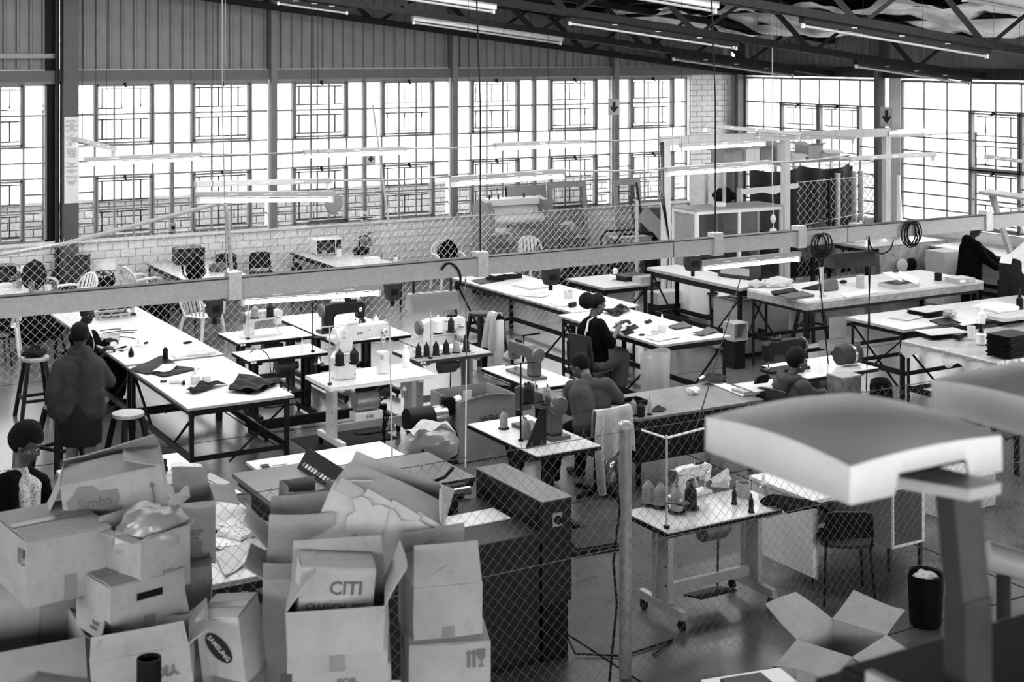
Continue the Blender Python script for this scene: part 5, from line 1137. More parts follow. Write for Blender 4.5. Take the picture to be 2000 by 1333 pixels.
# person in the dark jacket behind the rail
Z = 24.6; foot = atZ(1905, 612, Z); foot.z = 0; fwd = Vector((1, -.25, 0)).normalized()
J = dict(head=atZ(1906, 447, Z), neck=atZ(1898, 468, Z), hip=atZ(1893, 535, Z), sh_r=atZ(1908, 480, Z-.22), el_r=atZ(1926, 508, Z-.25), ha_r=atZ(1950, 526, Z-.25), sh_l=atZ(1900, 478, Z+.22), el_l=atZ(1935, 500, Z+.25), ha_l=atZ(1952, 520, Z+.2))
for k, s in (('l', 1), ('r', -1)): J['kn_'+k] = J['hip']+Vector((.06, s*.12, 0)); J['kn_'+k].z = .45; J['an_'+k] = J['kn_'+k]+Vector((-.03, 0, -.37))
r, L, T, M, b, sd, up, fw = person('person in a black hooded jacket standing at a table, head behind the rail', foot, J, fwd, fwd+Vector((0, 0, -.7)))
shorthair(r, T, M, thick=.006)
garment(r, 'jacket', CLOTHB, torso_parts(L, sd, up, .09, (.1, .15, .16, .17), .06)+arm_parts(L, 'r', (.085, .08, .06), .85)+arm_parts(L, 'l', (.085, .075, .06), .85)+[(L['neck']-fw*.1, L['neck']-fw*.14-up*.1, .09, .06)], .018)
garment(r, 'trousers', CLOTHB, [(L['hip']+sd*.09, L['kn_r'], .12, .09), (L['hip']-sd*.09, L['kn_l'], .12, .09), (L['kn_r'], L['an_r'], .09, .07), (L['kn_l'], L['an_l'], .09, .07)], .018)
for k in 'lr': shoe(r, L, k, fw)
# person in jeans at the frame edge
Z = 21.6; foot = atZ(1985, 645, Z); foot.z = 0; fwd = Vector((1, .1, 0)).normalized()
J = dict(hip=atZ(1980, 528, Z), neck=atZ(2042, 478, Z), head=atZ(2062, 470, Z))
J['sh_r'] = J['neck']+Vector((-.05, -.2, -.05)); J['sh_l'] = J['neck']+Vector((-.05, .2, -.05)); J['el_r'] = J['sh_r']+Vector((.2, 0, -.25)); J['el_l'] = J['sh_l']+Vector((.2, 0, -.25)); J['ha_r'] = J['el_r']+Vector((.2, .1, -.05)); J['ha_l'] = J['el_l']+Vector((.2, -.1, -.05))
for k, s in (('l', 1), ('r', -1)): J['kn_'+k] = J['hip']+Vector((.04, s*.14, 0)); J['kn_'+k].z = .48; J['an_'+k] = J['kn_'+k]+Vector((-.05, 0, -.4))
r, L, T, M, b, sd, up, fw = person('person in dark jeans and a white shirt bending over a bench', foot, J, fwd, fwd+Vector((0, 0, -.5)))
shorthair(r, T, M, thick=.006)
garment(r, 'shirt', CLOTHW, torso_parts(L, sd, up, .1, (.095, .13, .135, .15), -.06)+arm_parts(L, 'r', (.08, .07, .05), .3)+arm_parts(L, 'l', (.08, .07, .05), .3), .018)
garment(r, 'jeans', mat('dark_denim', .012, .9, 0, .3, 18, .2, .2), [(L['hip']+up*.02-sd*.06, L['hip']+up*.02+sd*.06, .17, .17), (L['hip']+sd*.1, L['kn_r'], .16, .1), (L['hip']-sd*.1, L['kn_l'], .16, .1), (L['kn_r'], L['an_r'], .1, .07), (L['kn_l'], L['an_l'], .1, .07)], .018)
MB().box(L['hip']-fw*.14-sd*.04+Vector((0, 0, .15)), (.02, .18, .14), (0, .5, .2)).obj('apron_knot', CLOTHW, r)
for k in 'lr': shoe(r, L, k, fw)
# man in the patterned shirt
Z = 10.4; foot = atZ(40, 1300, Z); foot.z = 0; fwd = Vector((.95, -.2, 0)).normalized()
J = dict(head=atZ(50, 868, Z), neck=atZ(38, 920, Z-.02), hip=atZ(36, 1085, Z), sh_r=atZ(12, 945, Z-.2), el_r=atZ(20, 1025, Z-.3), ha_r=atZ(75, 1060, Z-.25), sh_l=atZ(76, 945, Z+.2), el_l=atZ(92, 1020, Z+.2), ha_l=atZ(120, 1050, Z+.1))
for k, s in (('l', 1), ('r', -1)): J['kn_'+k] = J['hip']+Vector((.02, s*.12, 0)); J['kn_'+k].z = .5; J['an_'+k] = J['kn_'+k]+Vector((-.02, 0, -.42))
r, L, T, M, b, sd, up, fw = person('man in a black jacket and newsprint-patterned shirt looking down beside the boxes', foot, J, (.75, -.65, 0), (.85, -.42, -.42), SKIN2, hs=1.12)
shorthair(r, T, M, thick=.018, top=.022)
NEWS = mat('newsprint_shirt', .55, .9, 0, .0)
nt = NEWS.node_tree; w = nt.nodes.new('ShaderNodeTexVoronoi'); w.inputs['Scale'].default_value = 60; rp = nt.nodes.new('ShaderNodeValToRGB'); rp.color_ramp.elements[0].position = .28; rp.color_ramp.elements[1].position = .4
tc = nt.nodes.new('ShaderNodeTexCoord'); mp = nt.nodes.new('ShaderNodeMapping'); mp.inputs['Scale'].default_value = (1, 1, 2.2); nt.links.new(tc.outputs['Object'], mp.inputs[0]); nt.links.new(mp.outputs[0], w.inputs['Vector']); nt.links.new(w.outputs['Distance'], rp.inputs[0]); nt.links.new(rp.outputs[0], nt.nodes['Principled BSDF'].inputs['Base Color'])
rp.color_ramp.elements[0].color = (.05, .05, .05, 1); rp.color_ramp.elements[1].color = (.6, .6, .6, 1)
garment(r, 'shirt', NEWS, torso_parts(L, sd, up, .075, (.075, .115, .115, .12), .05), .011)
jk = []
for s in (-1, 1):
    o = sd*s*.13; jk += [(L['neck']+sd*s*.07-up*.03, L['sh_r' if s > 0 else 'sh_l'], .062, .08), (L['neck']-up*.12+o-fw*.02, L['hip']+up*.1+o*1.1-fw*.01, .1, .1), (L['hip']+up*.1+o*1.1, L['hip']-up*.06+o*1.1, .1, .105), (L['neck']-up*.1+sd*s*.05-fw*.08, L['hip']+sd*s*.05-fw*.08, .09, .1)]
garment(r, 'jacket', CLOTHB, jk+arm_parts(L, 'r', (.085, .072, .055), .9)+arm_parts(L, 'l', (.085, .072, .055), .9))
garment(r, 'trousers', CLOTHB, [(L['hip']+sd*.09, L['kn_r'], .12, .09), (L['hip']-sd*.09, L['kn_l'], .12, .09), (L['kn_r'], L['an_r'], .09, .07), (L['kn_l'], L['an_l'], .09, .07)])
for k in 'lr': shoe(r, L, k, fw)
# ---------------------------------------------------------------- cardboard boxes on a timber staging
SG = root('timber_staging', 'low timber staging under the piled cardboard boxes', 'platform', (0, 0, 0), -YAW)
for i in range(8): MB().bx(-2.9, -.42, 6.35+.2*i, 6.54+.2*i, .96, 1.0).obj('plank', WOOD, SG)
for x in (-2.8, -1.6, -.5):
    for y in (6.45, 7.85): MB().bx(x-.04, x+.04, y-.04, y+.04, 0, .959).obj('leg', WOOD, SG)
def carton(label, base, yaw, w, d, h, flaps=None, m=CARD, tilt=(0, 0), tape=True, prints=(), group=None, fl=None, marks=None):
    """base: world point of the bottom centre; yaw relative to the view; flaps: (front, right, back, left) opening angles, None = closed"""
    r = root('cardboard_box', label, 'cardboard box', base, 0, group)
    r.rotation_euler = (Euler((tilt[0], tilt[1], 0)).to_matrix().to_4x4()).to_euler(); r.rotation_euler = (Matrix.Rotation(-YAW+math.radians(yaw), 3, 'Z') @ Euler((math.radians(tilt[0]), math.radians(tilt[1]), 0)).to_matrix()).to_euler()
    t = .006; b = MB(); x, y = w/2, d/2
    def wall(P, Q):
        n = 5; P, Q = Vector(P), Vector(Q); out = (Q-P).cross(Vector((0, 0, 1))).normalized()
        b.sheet(lambda u, v: P.lerp(Q, u)+Vector((0, 0, v*h))+out*(.012*math.sin(PI*u)*math.sin(PI*v*.9)*random.choice((1,))+.0015*math.sin(40*u+9*v)), n, 4, t)
    wall((-x, -y, 0), (x, -y, 0)); wall((x, -y, 0), (x, y, 0)); wall((x, y, 0), (-x, y, 0)); wall((-x, y, 0), (-x, -y, 0)); b.bx(-x, x, -y, y, 0, t)
    b.obj('carton_body', m, r)
    fl = fl or min(w, d)/2
    if flaps is None:
        for s in (-1, 1): MB().sheet(lambda u, v, s=s: ((u-.5)*w, s*(y-v*y*.992), h+t/2+.004*math.sin(PI*v)), 2, 3, t).obj('flap', m, r)
        if tape: MB().bx(-x*.99, x*.99, -.03, .03, h+t+.004, h+t+.006).obj('tape', TAPE, r)
    else:
        sp = (((-x, -y), (x, -y), (0, -1)), ((x, -y), (x, y), (1, 0)), ((x, y), (-x, y), (0, 1)), ((-x, y), (-x, -y), (-1, 0)))
        for k, a in enumerate(flaps):
            if a is None: continue
            a = math.radians(a); p, q, o = sp[k]
            def fn(u, v, p=p, q=q, o=o, a=a):
                c = fl*v; bend = a+.1*v*math.sin(3*u+k)
                tp = 1-.06*v; uu = .5+(u-.5)*tp
                return (p[0]+(q[0]-p[0])*uu+o[0]*c*math.sin(bend), p[1]+(q[1]-p[1])*uu+o[1]*c*math.sin(bend), h+c*math.cos(bend))
            MB().sheet(fn, 4, 4, t).obj('flap', m, r)
    if tape: MB().bx(-.03, .03, -y-.016, -y-.0135, .0, h*.4).obj('tape', TAPE, r)
    for body, sz, px, pz, face in prints:
        if face == 'f': text(body, sz, (px, -y-.0155, pz), (PI/2, 0, 0), r, INKG, 'print')
        elif face == 'l': text(body, sz, (-x-.0155, px, pz), (PI/2, 0, -PI/2), r, INKG, 'print')
        elif face == 'fu': text(body, sz, (px, -y-.0155, pz), (PI/2, PI, 0), r, INKG, 'print')
    for (px, pz, face, s) in (marks or ()):
        for nm, poly in (('arrow_mark', [(-.03, 0), (-.02, 0), (-.02, .06), (-.013, .06), (-.025, .08), (-.037, .06), (-.03, .06)]), ('arrow_mark', [(-.005, 0), (.005, 0), (.005, .06), (.012, .06), (0, .08), (-.012, .06), (-.005, .06)]), ('glass_mark', [(.02, 0), (.045, 0), (.045, .006), (.036, .01), (.036, .03), (.05, .045), (.05, .08), (.017, .08), (.017, .045), (.03, .03), (.03, .01), (.02, .006)])):
            o = MB().prism([(q[0]*s, q[1]*s) for q in poly], -.002, 0, 'y').obj(nm, INKG, r)
            if face == 'f': o.location = (px, -y-.0145, pz)
            else: o.location = (-x-.0145, px, pz); o.rotation_euler = (0, 0, -PI/2)
    return r
def B(px, py, Z): return atZ(px, py, Z)
# bottom course stands on the staging
def onstage(px, Z): p = atZ(px, 200, Z); p.z = 1.001; return p
carton('wide open cardboard box at the foot of the stack below the upside-down lettering', onstage(292, 6.95), 6, .6, .5, .42, (150, 100, -10, 80), CARD)
carton('open dark-mouthed cardboard box at the outer foot of the box pile', onstage(62, 7.2), 28, .44, .42, .58, (140, 120, 10, 70), CARD, marks=((.05, .38, 'f', 1),))
carton('cardboard box printed with arrows at the foot of the stack beside the dark machine', onstage(868, 7.25), 9, .40, .48, .585, None, CARD, marks=((.12, .47, 'f', 1.1), (.02, .47, 'l', 1.0)))
carton('cardboard box with small sideways lettering under the wide open box', onstage(668, 7.0), 6, .46, .42, .575, None, CARD, prints=(('TETRA BLUE', .04, .1, .42, 'f'), ('FOIL', .05, .03, .5, 'f')))
carton('crumpled cardboard box with a dark oval emblem, low between the two stacks', onstage(478, 7.2), -10, .22, .28, .72, None, CARDL, tilt=(4, -6))
sam = [o for o in bpy.data.objects if o.get('label', '').startswith('crumpled cardboard box with a dark oval')][0]
MB().lathe([(.09, 0), (.09, .003), (.002, .003)], (0, 0, 0), 24).obj('oval_emblem', INK, sam, loc=(.0, -.1575, .58), rot=(PI/2, .95, 0)).scale = (1, .5, 1)
text('SAMSUNG', .034, (.0, -.1615, .58), (PI/2, .95, 0), sam, mat('print_white', .6, .8, 0, 0), 'print')
carton('narrow cardboard box wedged upright behind the wide open box', onstage(566, 7.5), 4, .24, .38, .8, (30, 120, -20, 60), CARD)
# second course
carton('cardboard box with upside-down lettering and a bent front flap', B(285, 1322, 7.0), 12, .46, .40, .2, (-14, 60, 10, -30), CARD, (0, -6), prints=(('YKK', .075, .1, .1, 'fu'),), fl=.11)
carton('tall brown cardboard box with smudged print behind the bent-flap box', B(120, 1300, 7.6), 36, .30, .26, .42, None, CARDD, prints=(('FEE', .09, 0, .3, 'l'), ('COOKTOP\nTUMBLE', .04, .0, .15, 'l')))
carton('cardboard box with a hand-hole in its side, mid stack', B(255, 1222, 7.25), 42, .40, .38, .29, None, CARD, (0, 0), prints=(('Small\nappliances', .03, -.05, .07, 'l'),))
hh = [o for o in bpy.data.objects if o.get('label', '').startswith('cardboard box with a hand-hole')][0]; MB().bx(-.07, .07, -.2075, -.2055, .2, .235).obj('hand_hole', BLACK, hh)
carton('slim cardboard box with barcode labels squeezed behind the hand-hole box', B(378, 1205, 7.75), 14, .17, .3, .32, None, CARDD)
carton('wide open cardboard box holding the lettered carton, its side flaps sprung', B(662, 1277, 6.95), 5, .47, .38, .29, (150, 28, 20, -38), CARD, (0, -2), marks=((-.17, .18, 'f', .9),), fl=.2)
carton('lettered carton sitting inside the wide open cardboard box', B(648, 1205, 7.05), 12, .36, .26, .28, None, CARDL, (0, 5), prints=(('CITI', .09, .04, .19, 'f'), ('CLUTCH  KIT', .05, .0, .1, 'f')), tape=False)
carton('clean cardboard box with one tall raised flap beside the dark machine', B(858, 1240, 7.3), 14, .345, .45, .335, (-16, None, -30, -60), CARD, fl=.2)
carton('cardboard box half open behind the lettered carton', B(590, 1180, 7.7), 8, .36, .34, .36, (10, 100, -10, 40), CARD, fl=.2)
# third course
carton('closed cardboard box with fragile marks, highest at the outer side of the pile', B(100, 1138, 7.35), 37, .42, .55, .32, None, CARD, marks=((-.2, .2, 'l', 1.0),))
carton('torn cardboard box with a red-style logo and ragged open top crowning the pile', B(232, 1004, 7.75), 15, .52, .4, .27, (-80, -75, -62, 150), CARD, (0, -8), prints=(('Simba', .075, -.1, .15, 'f'),), fl=.2)
sim = [o for o in bpy.data.objects if o.get('label', '').startswith('torn cardboard box with a red')][0]
sim['label'] = 'torn cardboard box with a cloud-shaped logo and ragged open top crowning the pile'
MB().prism([(-.13, -.05), (-.1, -.075), (.1, -.05), (.13, -.01), (.12, .05), (.03, .055), (0, .09), (-.07, .1), (-.1, .06), (-.14, .03)], -.001, 0, 'y').obj('logo_shape', mat('logo_grey', .2, .8), sim, loc=(-.1, -.2145, .15))
MB().prism([(-.004, 0), (.004, 0), (.004, .1), (.016, .1), (0, .13), (-.016, .1), (-.004, .1)], -.001, 0, 'y').obj('arrow_mark', INKG, sim, loc=(.2, -.2155, .07))
bx = carton('open cardboard box stuffed with a clear bag of cloth', B(283, 1142, 7.3), 52, .30, .34, .30, (60, 60, 20, 100), CARD, fl=.05)
carton('cardboard box with a panel of printed appliance text, tucked behind the clear bag', B(378, 1085, 7.9), 18, .2, .32, .34, (80, 100, 60, 50), CARD, prints=(('Electrolux', .035, 0, .06, 'f'), ('W WIDE BAY\nTAMPON\nMODEL', .02, -.02, .17, 'f')), fl=.14)
carton('battered torn cardboard box tipped over on top of the stack beside the dark machine', B(716, 1096, 7.7), -6, .62, .42, .34, (-60, -30, -35, -65), CARDL, (-12, 22), fl=.2)
tn = [o for o in bpy.data.objects if o.get('label', '').startswith('battered torn')][0]
rg = [(-.06, .05), (.0, .03), (.05, .07), (.12, .04), (.2, .08), (.29, .06), (.3, .2), (.27, .33), (.18, .335), (.1, .3), (.04, .335), (-.05, .33), (-.12, .29), (-.04, .22), (-.1, .16)]
MB().prism(rg, -.236, -.226, 'y').obj('torn_layer', mat('torn_paper', .5, .8, 0, .15, 7), tn); MB().prism([(x*.5-.12, z*.7+.1) for x, z in rg], -.246, -.237, 'y').obj('torn_layer', CARDL, tn)
for k_ in range(4): MB().box((-.2+.15*k_, -.22, .335), (.17, .008, .07), (-.5+.3*k_, .1, .12-.1*k_)).obj('torn_strip', CARDL, tn)
carton('brown cardboard box with upright flaps behind the tipped torn box', B(588, 1070, 8.0), 20, .22, .2, .2, (10, 30, 5, -5), CARDD, fl=.16)
bag = root('plastic_bag', 'clear plastic bag of pale cloth bulging from an open cardboard box', 'plastic bag', B(296, 1048, 7.3))
def blob(r, amp, seed, ex=(1, 1, 1), n=26, m=18):
    rnd = random.Random(seed); ph = [rnd.uniform(0, 6) for _ in range(8)]; b = MB(); b.ell((0, 0, 0), (1, 1, 1), n, m)
    vs = []
    for v in b.v:
        x, y, z = v; k = 1+amp*(math.sin(5*x+ph[0]+3*z)+math.sin(6*y+ph[1]-4*x)+.6*math.sin(11*z+ph[2]+7*x)+.5*math.sin(13*y+ph[3]+9*z)+.35*math.sin(23*x+17*y+ph[4]))
        vs.append((x*r*ex[0]*k, y*r*ex[1]*k, z*r*ex[2]*k))
    b.v = vs; return b
blob(.19, .06, 1, (1, .85, .75)).obj('film', CLEAR, bag, smooth=True, loc=(0, 0, .02)); blob(.155, .08, 2, (1, .85, .7)).obj('cloth_wad', CLOTHL, bag, smooth=True)
MB().sheet(lambda u, v: (.06+.14*u, -.02+.1*v, .1+.1*u+.03*math.sin(9*v+4*u)), 6, 6, .002).obj('bag_neck', CLEAR, bag, smooth=True)
tb_ = root('black_tube', 'black plastic tube poking up in front of the bent-flap box', 'tube', atZ(291, 1380, 6.45)); MB().lathe([(.055, -.2), (.055, .22), (.05, .22), (.05, -.19), (.002, -.19)], n=20).obj('pipe', BLACK, tb_, smooth=True)
# ---------------------------------------------------------------- open carton, bin and case on the floor before the fence
carton('big open cardboard box with wide flaps on the floor before the fence', (6.62, 6.95, 0), 48, .46, .40, .66, (108, 70, 62, 104), CARD, fl=.3)
bn = root('black_bin', 'black waste bin with a crumpled liner on the floor before the fence', 'bin', at(1818, 1232, 0)+Vector((.05, .1, 0))); MB().lathe([(.11, 0), (.125, .02), (.14, .4), (.146, .41), (.134, .4), (.115, .03), (.003, .03)], n=24).obj('bucket', BLACK, bn, smooth=True)
blob(.11, .07, 5, (1, 1, .5)).obj('liner', BAGM, bn, smooth=True, loc=(0, 0, .36))
wc = root('white_case', 'white plastic machine case on the floor at the lower frame edge', 'case', (6.05, 7.15, 0), -.2); MB().bx(-.3, .3, -.2, .2, 0, .4).obj('case', PLASTW, wc, bev=.02); MB().bx(-.2, .1, -.12, .1, .401, .43).obj('handle_plate', DGREY, wc, bev=.005)
# ---------------------------------------------------------------- white hoods on the near rail
RL = root('machine_rail', 'dark steel rail carrying the white moulded hoods near the viewer', 'rail', (2.3, 2.2, 0))
MB().bx(0, 4.5, -.2, .22, 2.95, 3.1).obj('beam', STEEL, RL, bev=.01); MB().bx(-.02, 0, -.1, .12, 2.9, 3.13).obj('end_plate', GALV, RL)
MB().bx(0, 4.5, .221, .3, 3.0, 3.04).obj('ledge', STEEL, RL)
for x in (.3, 4.2): MB().bx(x-.06, x+.06, -.06, .06, 0, 2.949).obj('stand', STEEL, RL)
HOODM = mat('moulded_hood', .62, .35, 0, .05, 6, 0, .5, .06)
def hoodunit(label, X):
    R_, Z_ = .789, 3.32; x, y = R_*CO+Z_*SI, -R_*SI+Z_*CO; x += X
    a = math.atan2(*(lambda v: (v[1], v[0]))((.396*CO+.24*SI, -.396*SI+.24*CO)))
    r = root('moulded_hood', label, 'hood', (x, y, 3.1), 0, 'white moulded hoods')
    n = 40; w, d = .235, .24; b = MB()
    def top(u, v):
        X_, Y_ = (u-.5)*2, (v-.5)*2; e = max(abs(X_), abs(Y_))
        return Vector((X_*w, Y_*d, .53+.026*(1-X_*X_)*(1-.6*Y_*Y_)+.016*(1-Y_*Y_)))
    vs = [top(i/n, j/n) for i in range(n+1) for j in range(n+1)]
    fs = [(i*(n+1)+j, (i+1)*(n+1)+j, (i+1)*(n+1)+j+1, i*(n+1)+j+1) for i in range(n) for j in range(n)]
    edge = [(i, 0) for i in range(n)]+[(n, j) for j in range(n)]+[(i, n) for i in range(n, 0, -1)]+[(0, j) for j in range(n, 0, -1)]
    N = len(vs); lo = []
    for i, j in edge:
        p = top(i/n, j/n); z = .45
        if j == 0 and 12 <= i <= 30: z = .495
        lo.append(Vector((p.x*1.006, p.y*1.006, z)))
    vs += lo; m = len(edge)
    for k in range(m):
        a_, b_ = edge[k], edge[(k+1) % m]; fs.append((b_[0]*(n+1)+b_[1], a_[0]*(n+1)+a_[1], N+k, N+(k+1) % m))
    b.add(vs, fs); h = b.obj('hood_shell', HOODM, r, smooth=True); h.rotation_euler = (0, 0, a)
    md = h.modifiers.new('t', 'SOLIDIFY'); md.thickness = .008; md.offset = -1
    pl = MB().bx(-.19, .19, -.16, .16, .455, .475).obj('carrier_plate', STEEL, r); pl.rotation_euler = (0, 0, a)
    c = Vector((2.47+X, 2.2, 3.1))-Vector((x, y, 3.1))
    MB().prism([(c.x-.05, c.y-.05), (c.x+.05, c.y-.05), (.1, .0), (-.1, .02)], .43, .4545, 'z').obj('arm_bracket', PLASTG, r)
    k = MB(); k.beam(c+Vector((0, 0, .0)), c+Vector((.0, .0, .2)), .085, .07, (0, 1, 0)); k.beam(c+Vector((0, 0, .19)), c+Vector((-.0, .03, .44)), .085, .06, (0, 1, 0)); k.obj('post_arm', mat('brushed_steel', .035, .4, .3, .2, 9), r, bev=.006)
    return r
hoodunit('white moulded hood on a bent steel arm, the whole of it in view', 0); hoodunit('white moulded hood cut off by the frame, behind the whole one', .76)
pp = root('grey_pipe', 'grey pipe beside the bent steel arm of the whole hood', 'pipe', (0, 0, 0)); MB().tube([atZ(1925, 1085, 5.0), atZ(2080, 1130, 5.0)], .05, 14).obj('pipe', GREYP, pp, smooth=True)
for p_ in (1960, 2060): q_ = atZ(p_, 1100, 5.0); MB().tube([(q_.x, q_.y, 0), q_], .025, 8).obj('stand', STEEL, pp)
# ---------------------------------------------------------------- dark cutting machine beside the boxes
mc = root('cutting_machine', 'big dark strap-cutting machine with a control panel beside the cardboard boxes', 'machine', (4.2, 8.9, 0))
MDK = mat('machine_grey', .016, .4, .1, .15, 5); MLT = mat('machine_top_grey', .08, .4, .1, .15, 6)
MB().bx(0, 1.29, .0, 2.2, .06, .93).obj('cabinet', MDK, mc, bev=.006); MB().bx(.04, 1.26, .04, 2.1, 0, .059).obj('plinth', BLACK, mc)
MB().bx(-.03, 1.3, -.03, .95, .931, .985).obj('front_deck', MDK, mc, bev=.008)
MB().bx(.02, 1.28, 1.15, 2.2, .931, 1.0).obj('rear_bed', MDK, mc)
MB().bx(-.25, .5, 1.45, 2.3, 1.02, 1.06).obj('side_plate', MLT, mc, bev=.004); MB().bx(.52, 1.42, 1.2, 2.05, 1.02, 1.06).obj('side_plate', MLT, mc, bev=.004)
MB().bx(-.24, 1.41, 1.22, 2.2, .986, 1.019).obj('plate_frame', BLACK, mc)
t = MB().prism([(8.9, .43), (9.9, .43), (9.9, 1.19), (8.9, 1.19)], 0, .26, 'x'); t.v = [(v[0]+1.31, v[1]-8.9, v[2]) for v in t.v]; tw = t.obj('side_tower', MDK, mc, bev=.006)
MB().bx(1.305, 1.575, -.005, 1.005, 1.19, 1.2).obj('tower_lid', MLT, tw); MB().bx(1.3, 1.309, .05, .9, .99, 1.16).obj('recess_panel', BLACK, tw)
MB().bx(1.4, 1.48, -.008, -.001, 1.0, 1.1).obj('switch_plate', GREYP, tw); MB().cyl((1.44, -.008, 1.05), (1.44, -.03, 1.05), .03, 16).obj('knob', BLACK, tw, smooth=True)
MB().bx(1.33, 1.55, .02, .98, 0, .429).obj('tower_foot', BLACK, mc)
p = MB(); p.prism([(1.15, 1.061), (1.45, 1.061), (1.42, 1.22), (1.36, 1.24)], -.0, .06, 'x'); cpn = root('tmp', 'x', 'x'); bpy.data.objects.remove(cpn)
cpb = MB().prism([(-.12, 0), (.12, 0), (.1, .07), (-.02, .16)], -.42, .42, 'x').obj('control_panel', BLACK, mc, bev=.004, loc=(.38, 1.75, 1.061), rot=(0, 0, -PI/2))
key = mat('panel_keys', .5, .5, 0, 0)
for i in range(11):
    for j in range(2): MB().bx(-.02, .02, -.0, .002, -.028, .028).obj('key', key if (i+j) % 5 else INKG, cpb, loc=(-.33+.062*i, -.088+.05*j, .056+.045*j), rot=(-.85, 0, 0))
for y, r_ in ((1.0, .035), (1.08, .045)): MB().cyl((.15, y, 1.03), (1.25, y, 1.03), r_, 14).obj('roller', CHROME if r_ < .04 else BLACK, mc, smooth=True)
for x in (.35, .75): MB().bx(x, x+.25, .72, .98, .986, 1.12).obj('cutter_head', BLACK, mc, bev=.006)
MB().prism([(.5, .986), (.62, .986), (.6, 1.25), (.54, 1.27)], .62, .7, 'x').obj('lever_block', BLACK, mc, bev=.006)
MB().tube([(.8, .9, 1.12), (.85, .85, 1.2), (.95, .85, 1.22), (1.0, .8, 1.3)], .014, 8).obj('lever', BLACK, mc, smooth=True)
MB().bx(.75, 1.25, .35, .62, .986, .995).obj('feed_tray', PLASTW, mc); MB().bx(.1, .3, .25, .6, .986, .992).obj('feed_tray', GALV, mc)
MB().prism([(.02, .986), (.35, .986), (.3, 1.05)], .0, .012, 'y').obj('end_stop', STEEL, mc)
cable('power_lead', [(5.7, 9.0, .3), (5.8, 8.9, .02), (6.1, 8.7, .012), (6.6, 8.75, .012), (6.3, 8.6, .012)], .008, RUBBER, 'black lead on the floor from the dark cutting machine', 'cable')
cable('power_lead', [atZ(1202, 900, 10.2), atZ(1210, 1000, 10.2), atZ(1198, 1100, 10.2), atZ(1205, 1180, 10.2), at(1190, 1333, .012)], .009, RUBBER, 'black lead hanging down beside the round fence post')
fp = root('foot_pedal', 'black foot pedal plate on the floor behind the dark cutting machine', 'pedal', at(1150, 1070, 0), -.1); MB().bx(-.25, .25, -.18, .18, 0, .05).obj('base', BLACK, fp, bev=.005); MB().box((0, 0, .09), (.4, .3, .02), (.25, 0, 0)).obj('pedal_plate', STEEL, fp); MB().bx(-.25, -.15, .1, .18, .05, .16).obj('upright', BLACK, fp)
# tall carton in the sewing bay
wr = root('tall_carton', 'big brown carton with handwriting in the middle of the sewing bay', 'carton', (7.78, 14.05, 0), .0)
b = MB(); t_ = .008
for a, c, e, f in ((-.36, .36, -.34, -.332), (-.36, .36, .332, .34), (-.36, -.352, -.332, .332), (.352, .36, -.332, .332)): b.bx(a, c, e, f, 0, .68)
b.bx(-.36, .36, -.34, .34, 0, .01); b.obj('carton_body', CARDD, wr); MB().sheet(lambda u, v: (.361+.2*v+.02*math.sin(3*u), -.33+.64*u, .68-.42*v), 4, 4, .006).obj('flap', CARDD, wr)
MB().sheet(lambda u, v: (-.34+.66*u, -.34-.02*v, .68-.0*v+.05*v*math.sin(3*u)), 4, 2, .006).obj('flap', CARDD, wr)
text('WR6', .11, (.02, -.345, .45), (PI/2, 0, 0), wr, INK, 'handwriting'); MB().bx(.05, .17, .326, .331, .5, .62).obj('barcode_label', PAPER, wr)
# ---------------------------------------------------------------- things lying on the tables
def scrap(name, label, cat, pts, z, m, th=.004, wave=.0, group=None, layers=1, nx=10):
    """a flat piece cut to an outline (four corners given on the table top), lightly waved"""
    q = [at(*p, z) for p in pts]; c = sum(q, Vector())/len(q)
    r = root(name, label, cat, c, 0, group); b = MB(); q = [p-c for p in q]
    if len(q) == 4:
        for k in range(layers):
            o = Vector((random.uniform(-.012, .012), random.uniform(-.012, .012), 0)) if k else Vector()
            b.sheet(lambda u, v: q[0].lerp(q[1], u).lerp(q[3].lerp(q[2], u), v)+o+Vector((0, 0, .004+th/2+k*(th+.001)+wave*(.5+.5*math.sin(9*u+2*v)*math.sin(7*v+1.3*u+k)))), nx if wave else 1, nx if wave else 1, th)
        b.obj('layers' if layers > 1 else 'sheet', m, r, smooth=wave > 0)
    else: b.prism([(p.x, p.y) for p in q], .002, .002+th).obj('sheet', m, r)
    return r
def boxat(name, label, cat, px, py, z, d, rz=0, m=CARD, bev=.004, extra=None):
    r = root(name, label, cat, at(px, py, z), rz); MB().bx(-d[0]/2, d[0]/2, -d[1]/2, d[1]/2, 0.001, d[2]).obj('block', m, r, bev=bev); return r
def tray(name, label, cat, px, py, z, d, rz, m, th=.012):
    r = root(name, label, cat, at(px, py, z), rz); w, l, h = d
    b = MB(); b.bx(-w/2, w/2, -l/2, l/2, .001, th); b.bx(-w/2, w/2, -l/2, -l/2+th, th, h); b.bx(-w/2, w/2, l/2-th, l/2, th, h); b.bx(-w/2, -w/2+th, -l/2+th, l/2-th, th, h); b.bx(w/2-th, w/2, -l/2+th, l/2-th, th, h); b.obj('tray_body', m, r); return r
def scissors(label, px, py, z, rz, s=1.0):
    r = root('scissors', label, 'scissors', at(px, py, z), rz); h = MB()
    for k in (-1, 1):
        MB().prism([(0, -.006), (.12*s, k*.004-.002), (.12*s, k*.004+.002), (0, .006)], .003+.003*(k > 0), .0055+.003*(k > 0)).obj('blade', CHROME, r)
        MB().tube([(-.05*s+.035*s*math.cos(a)-.01, k*.03*s+.022*s*math.sin(a), .006) for a in [2*PI*i/14 for i in range(15)]], .004, 6).obj('handle', BLACK, r, smooth=True)
    return r
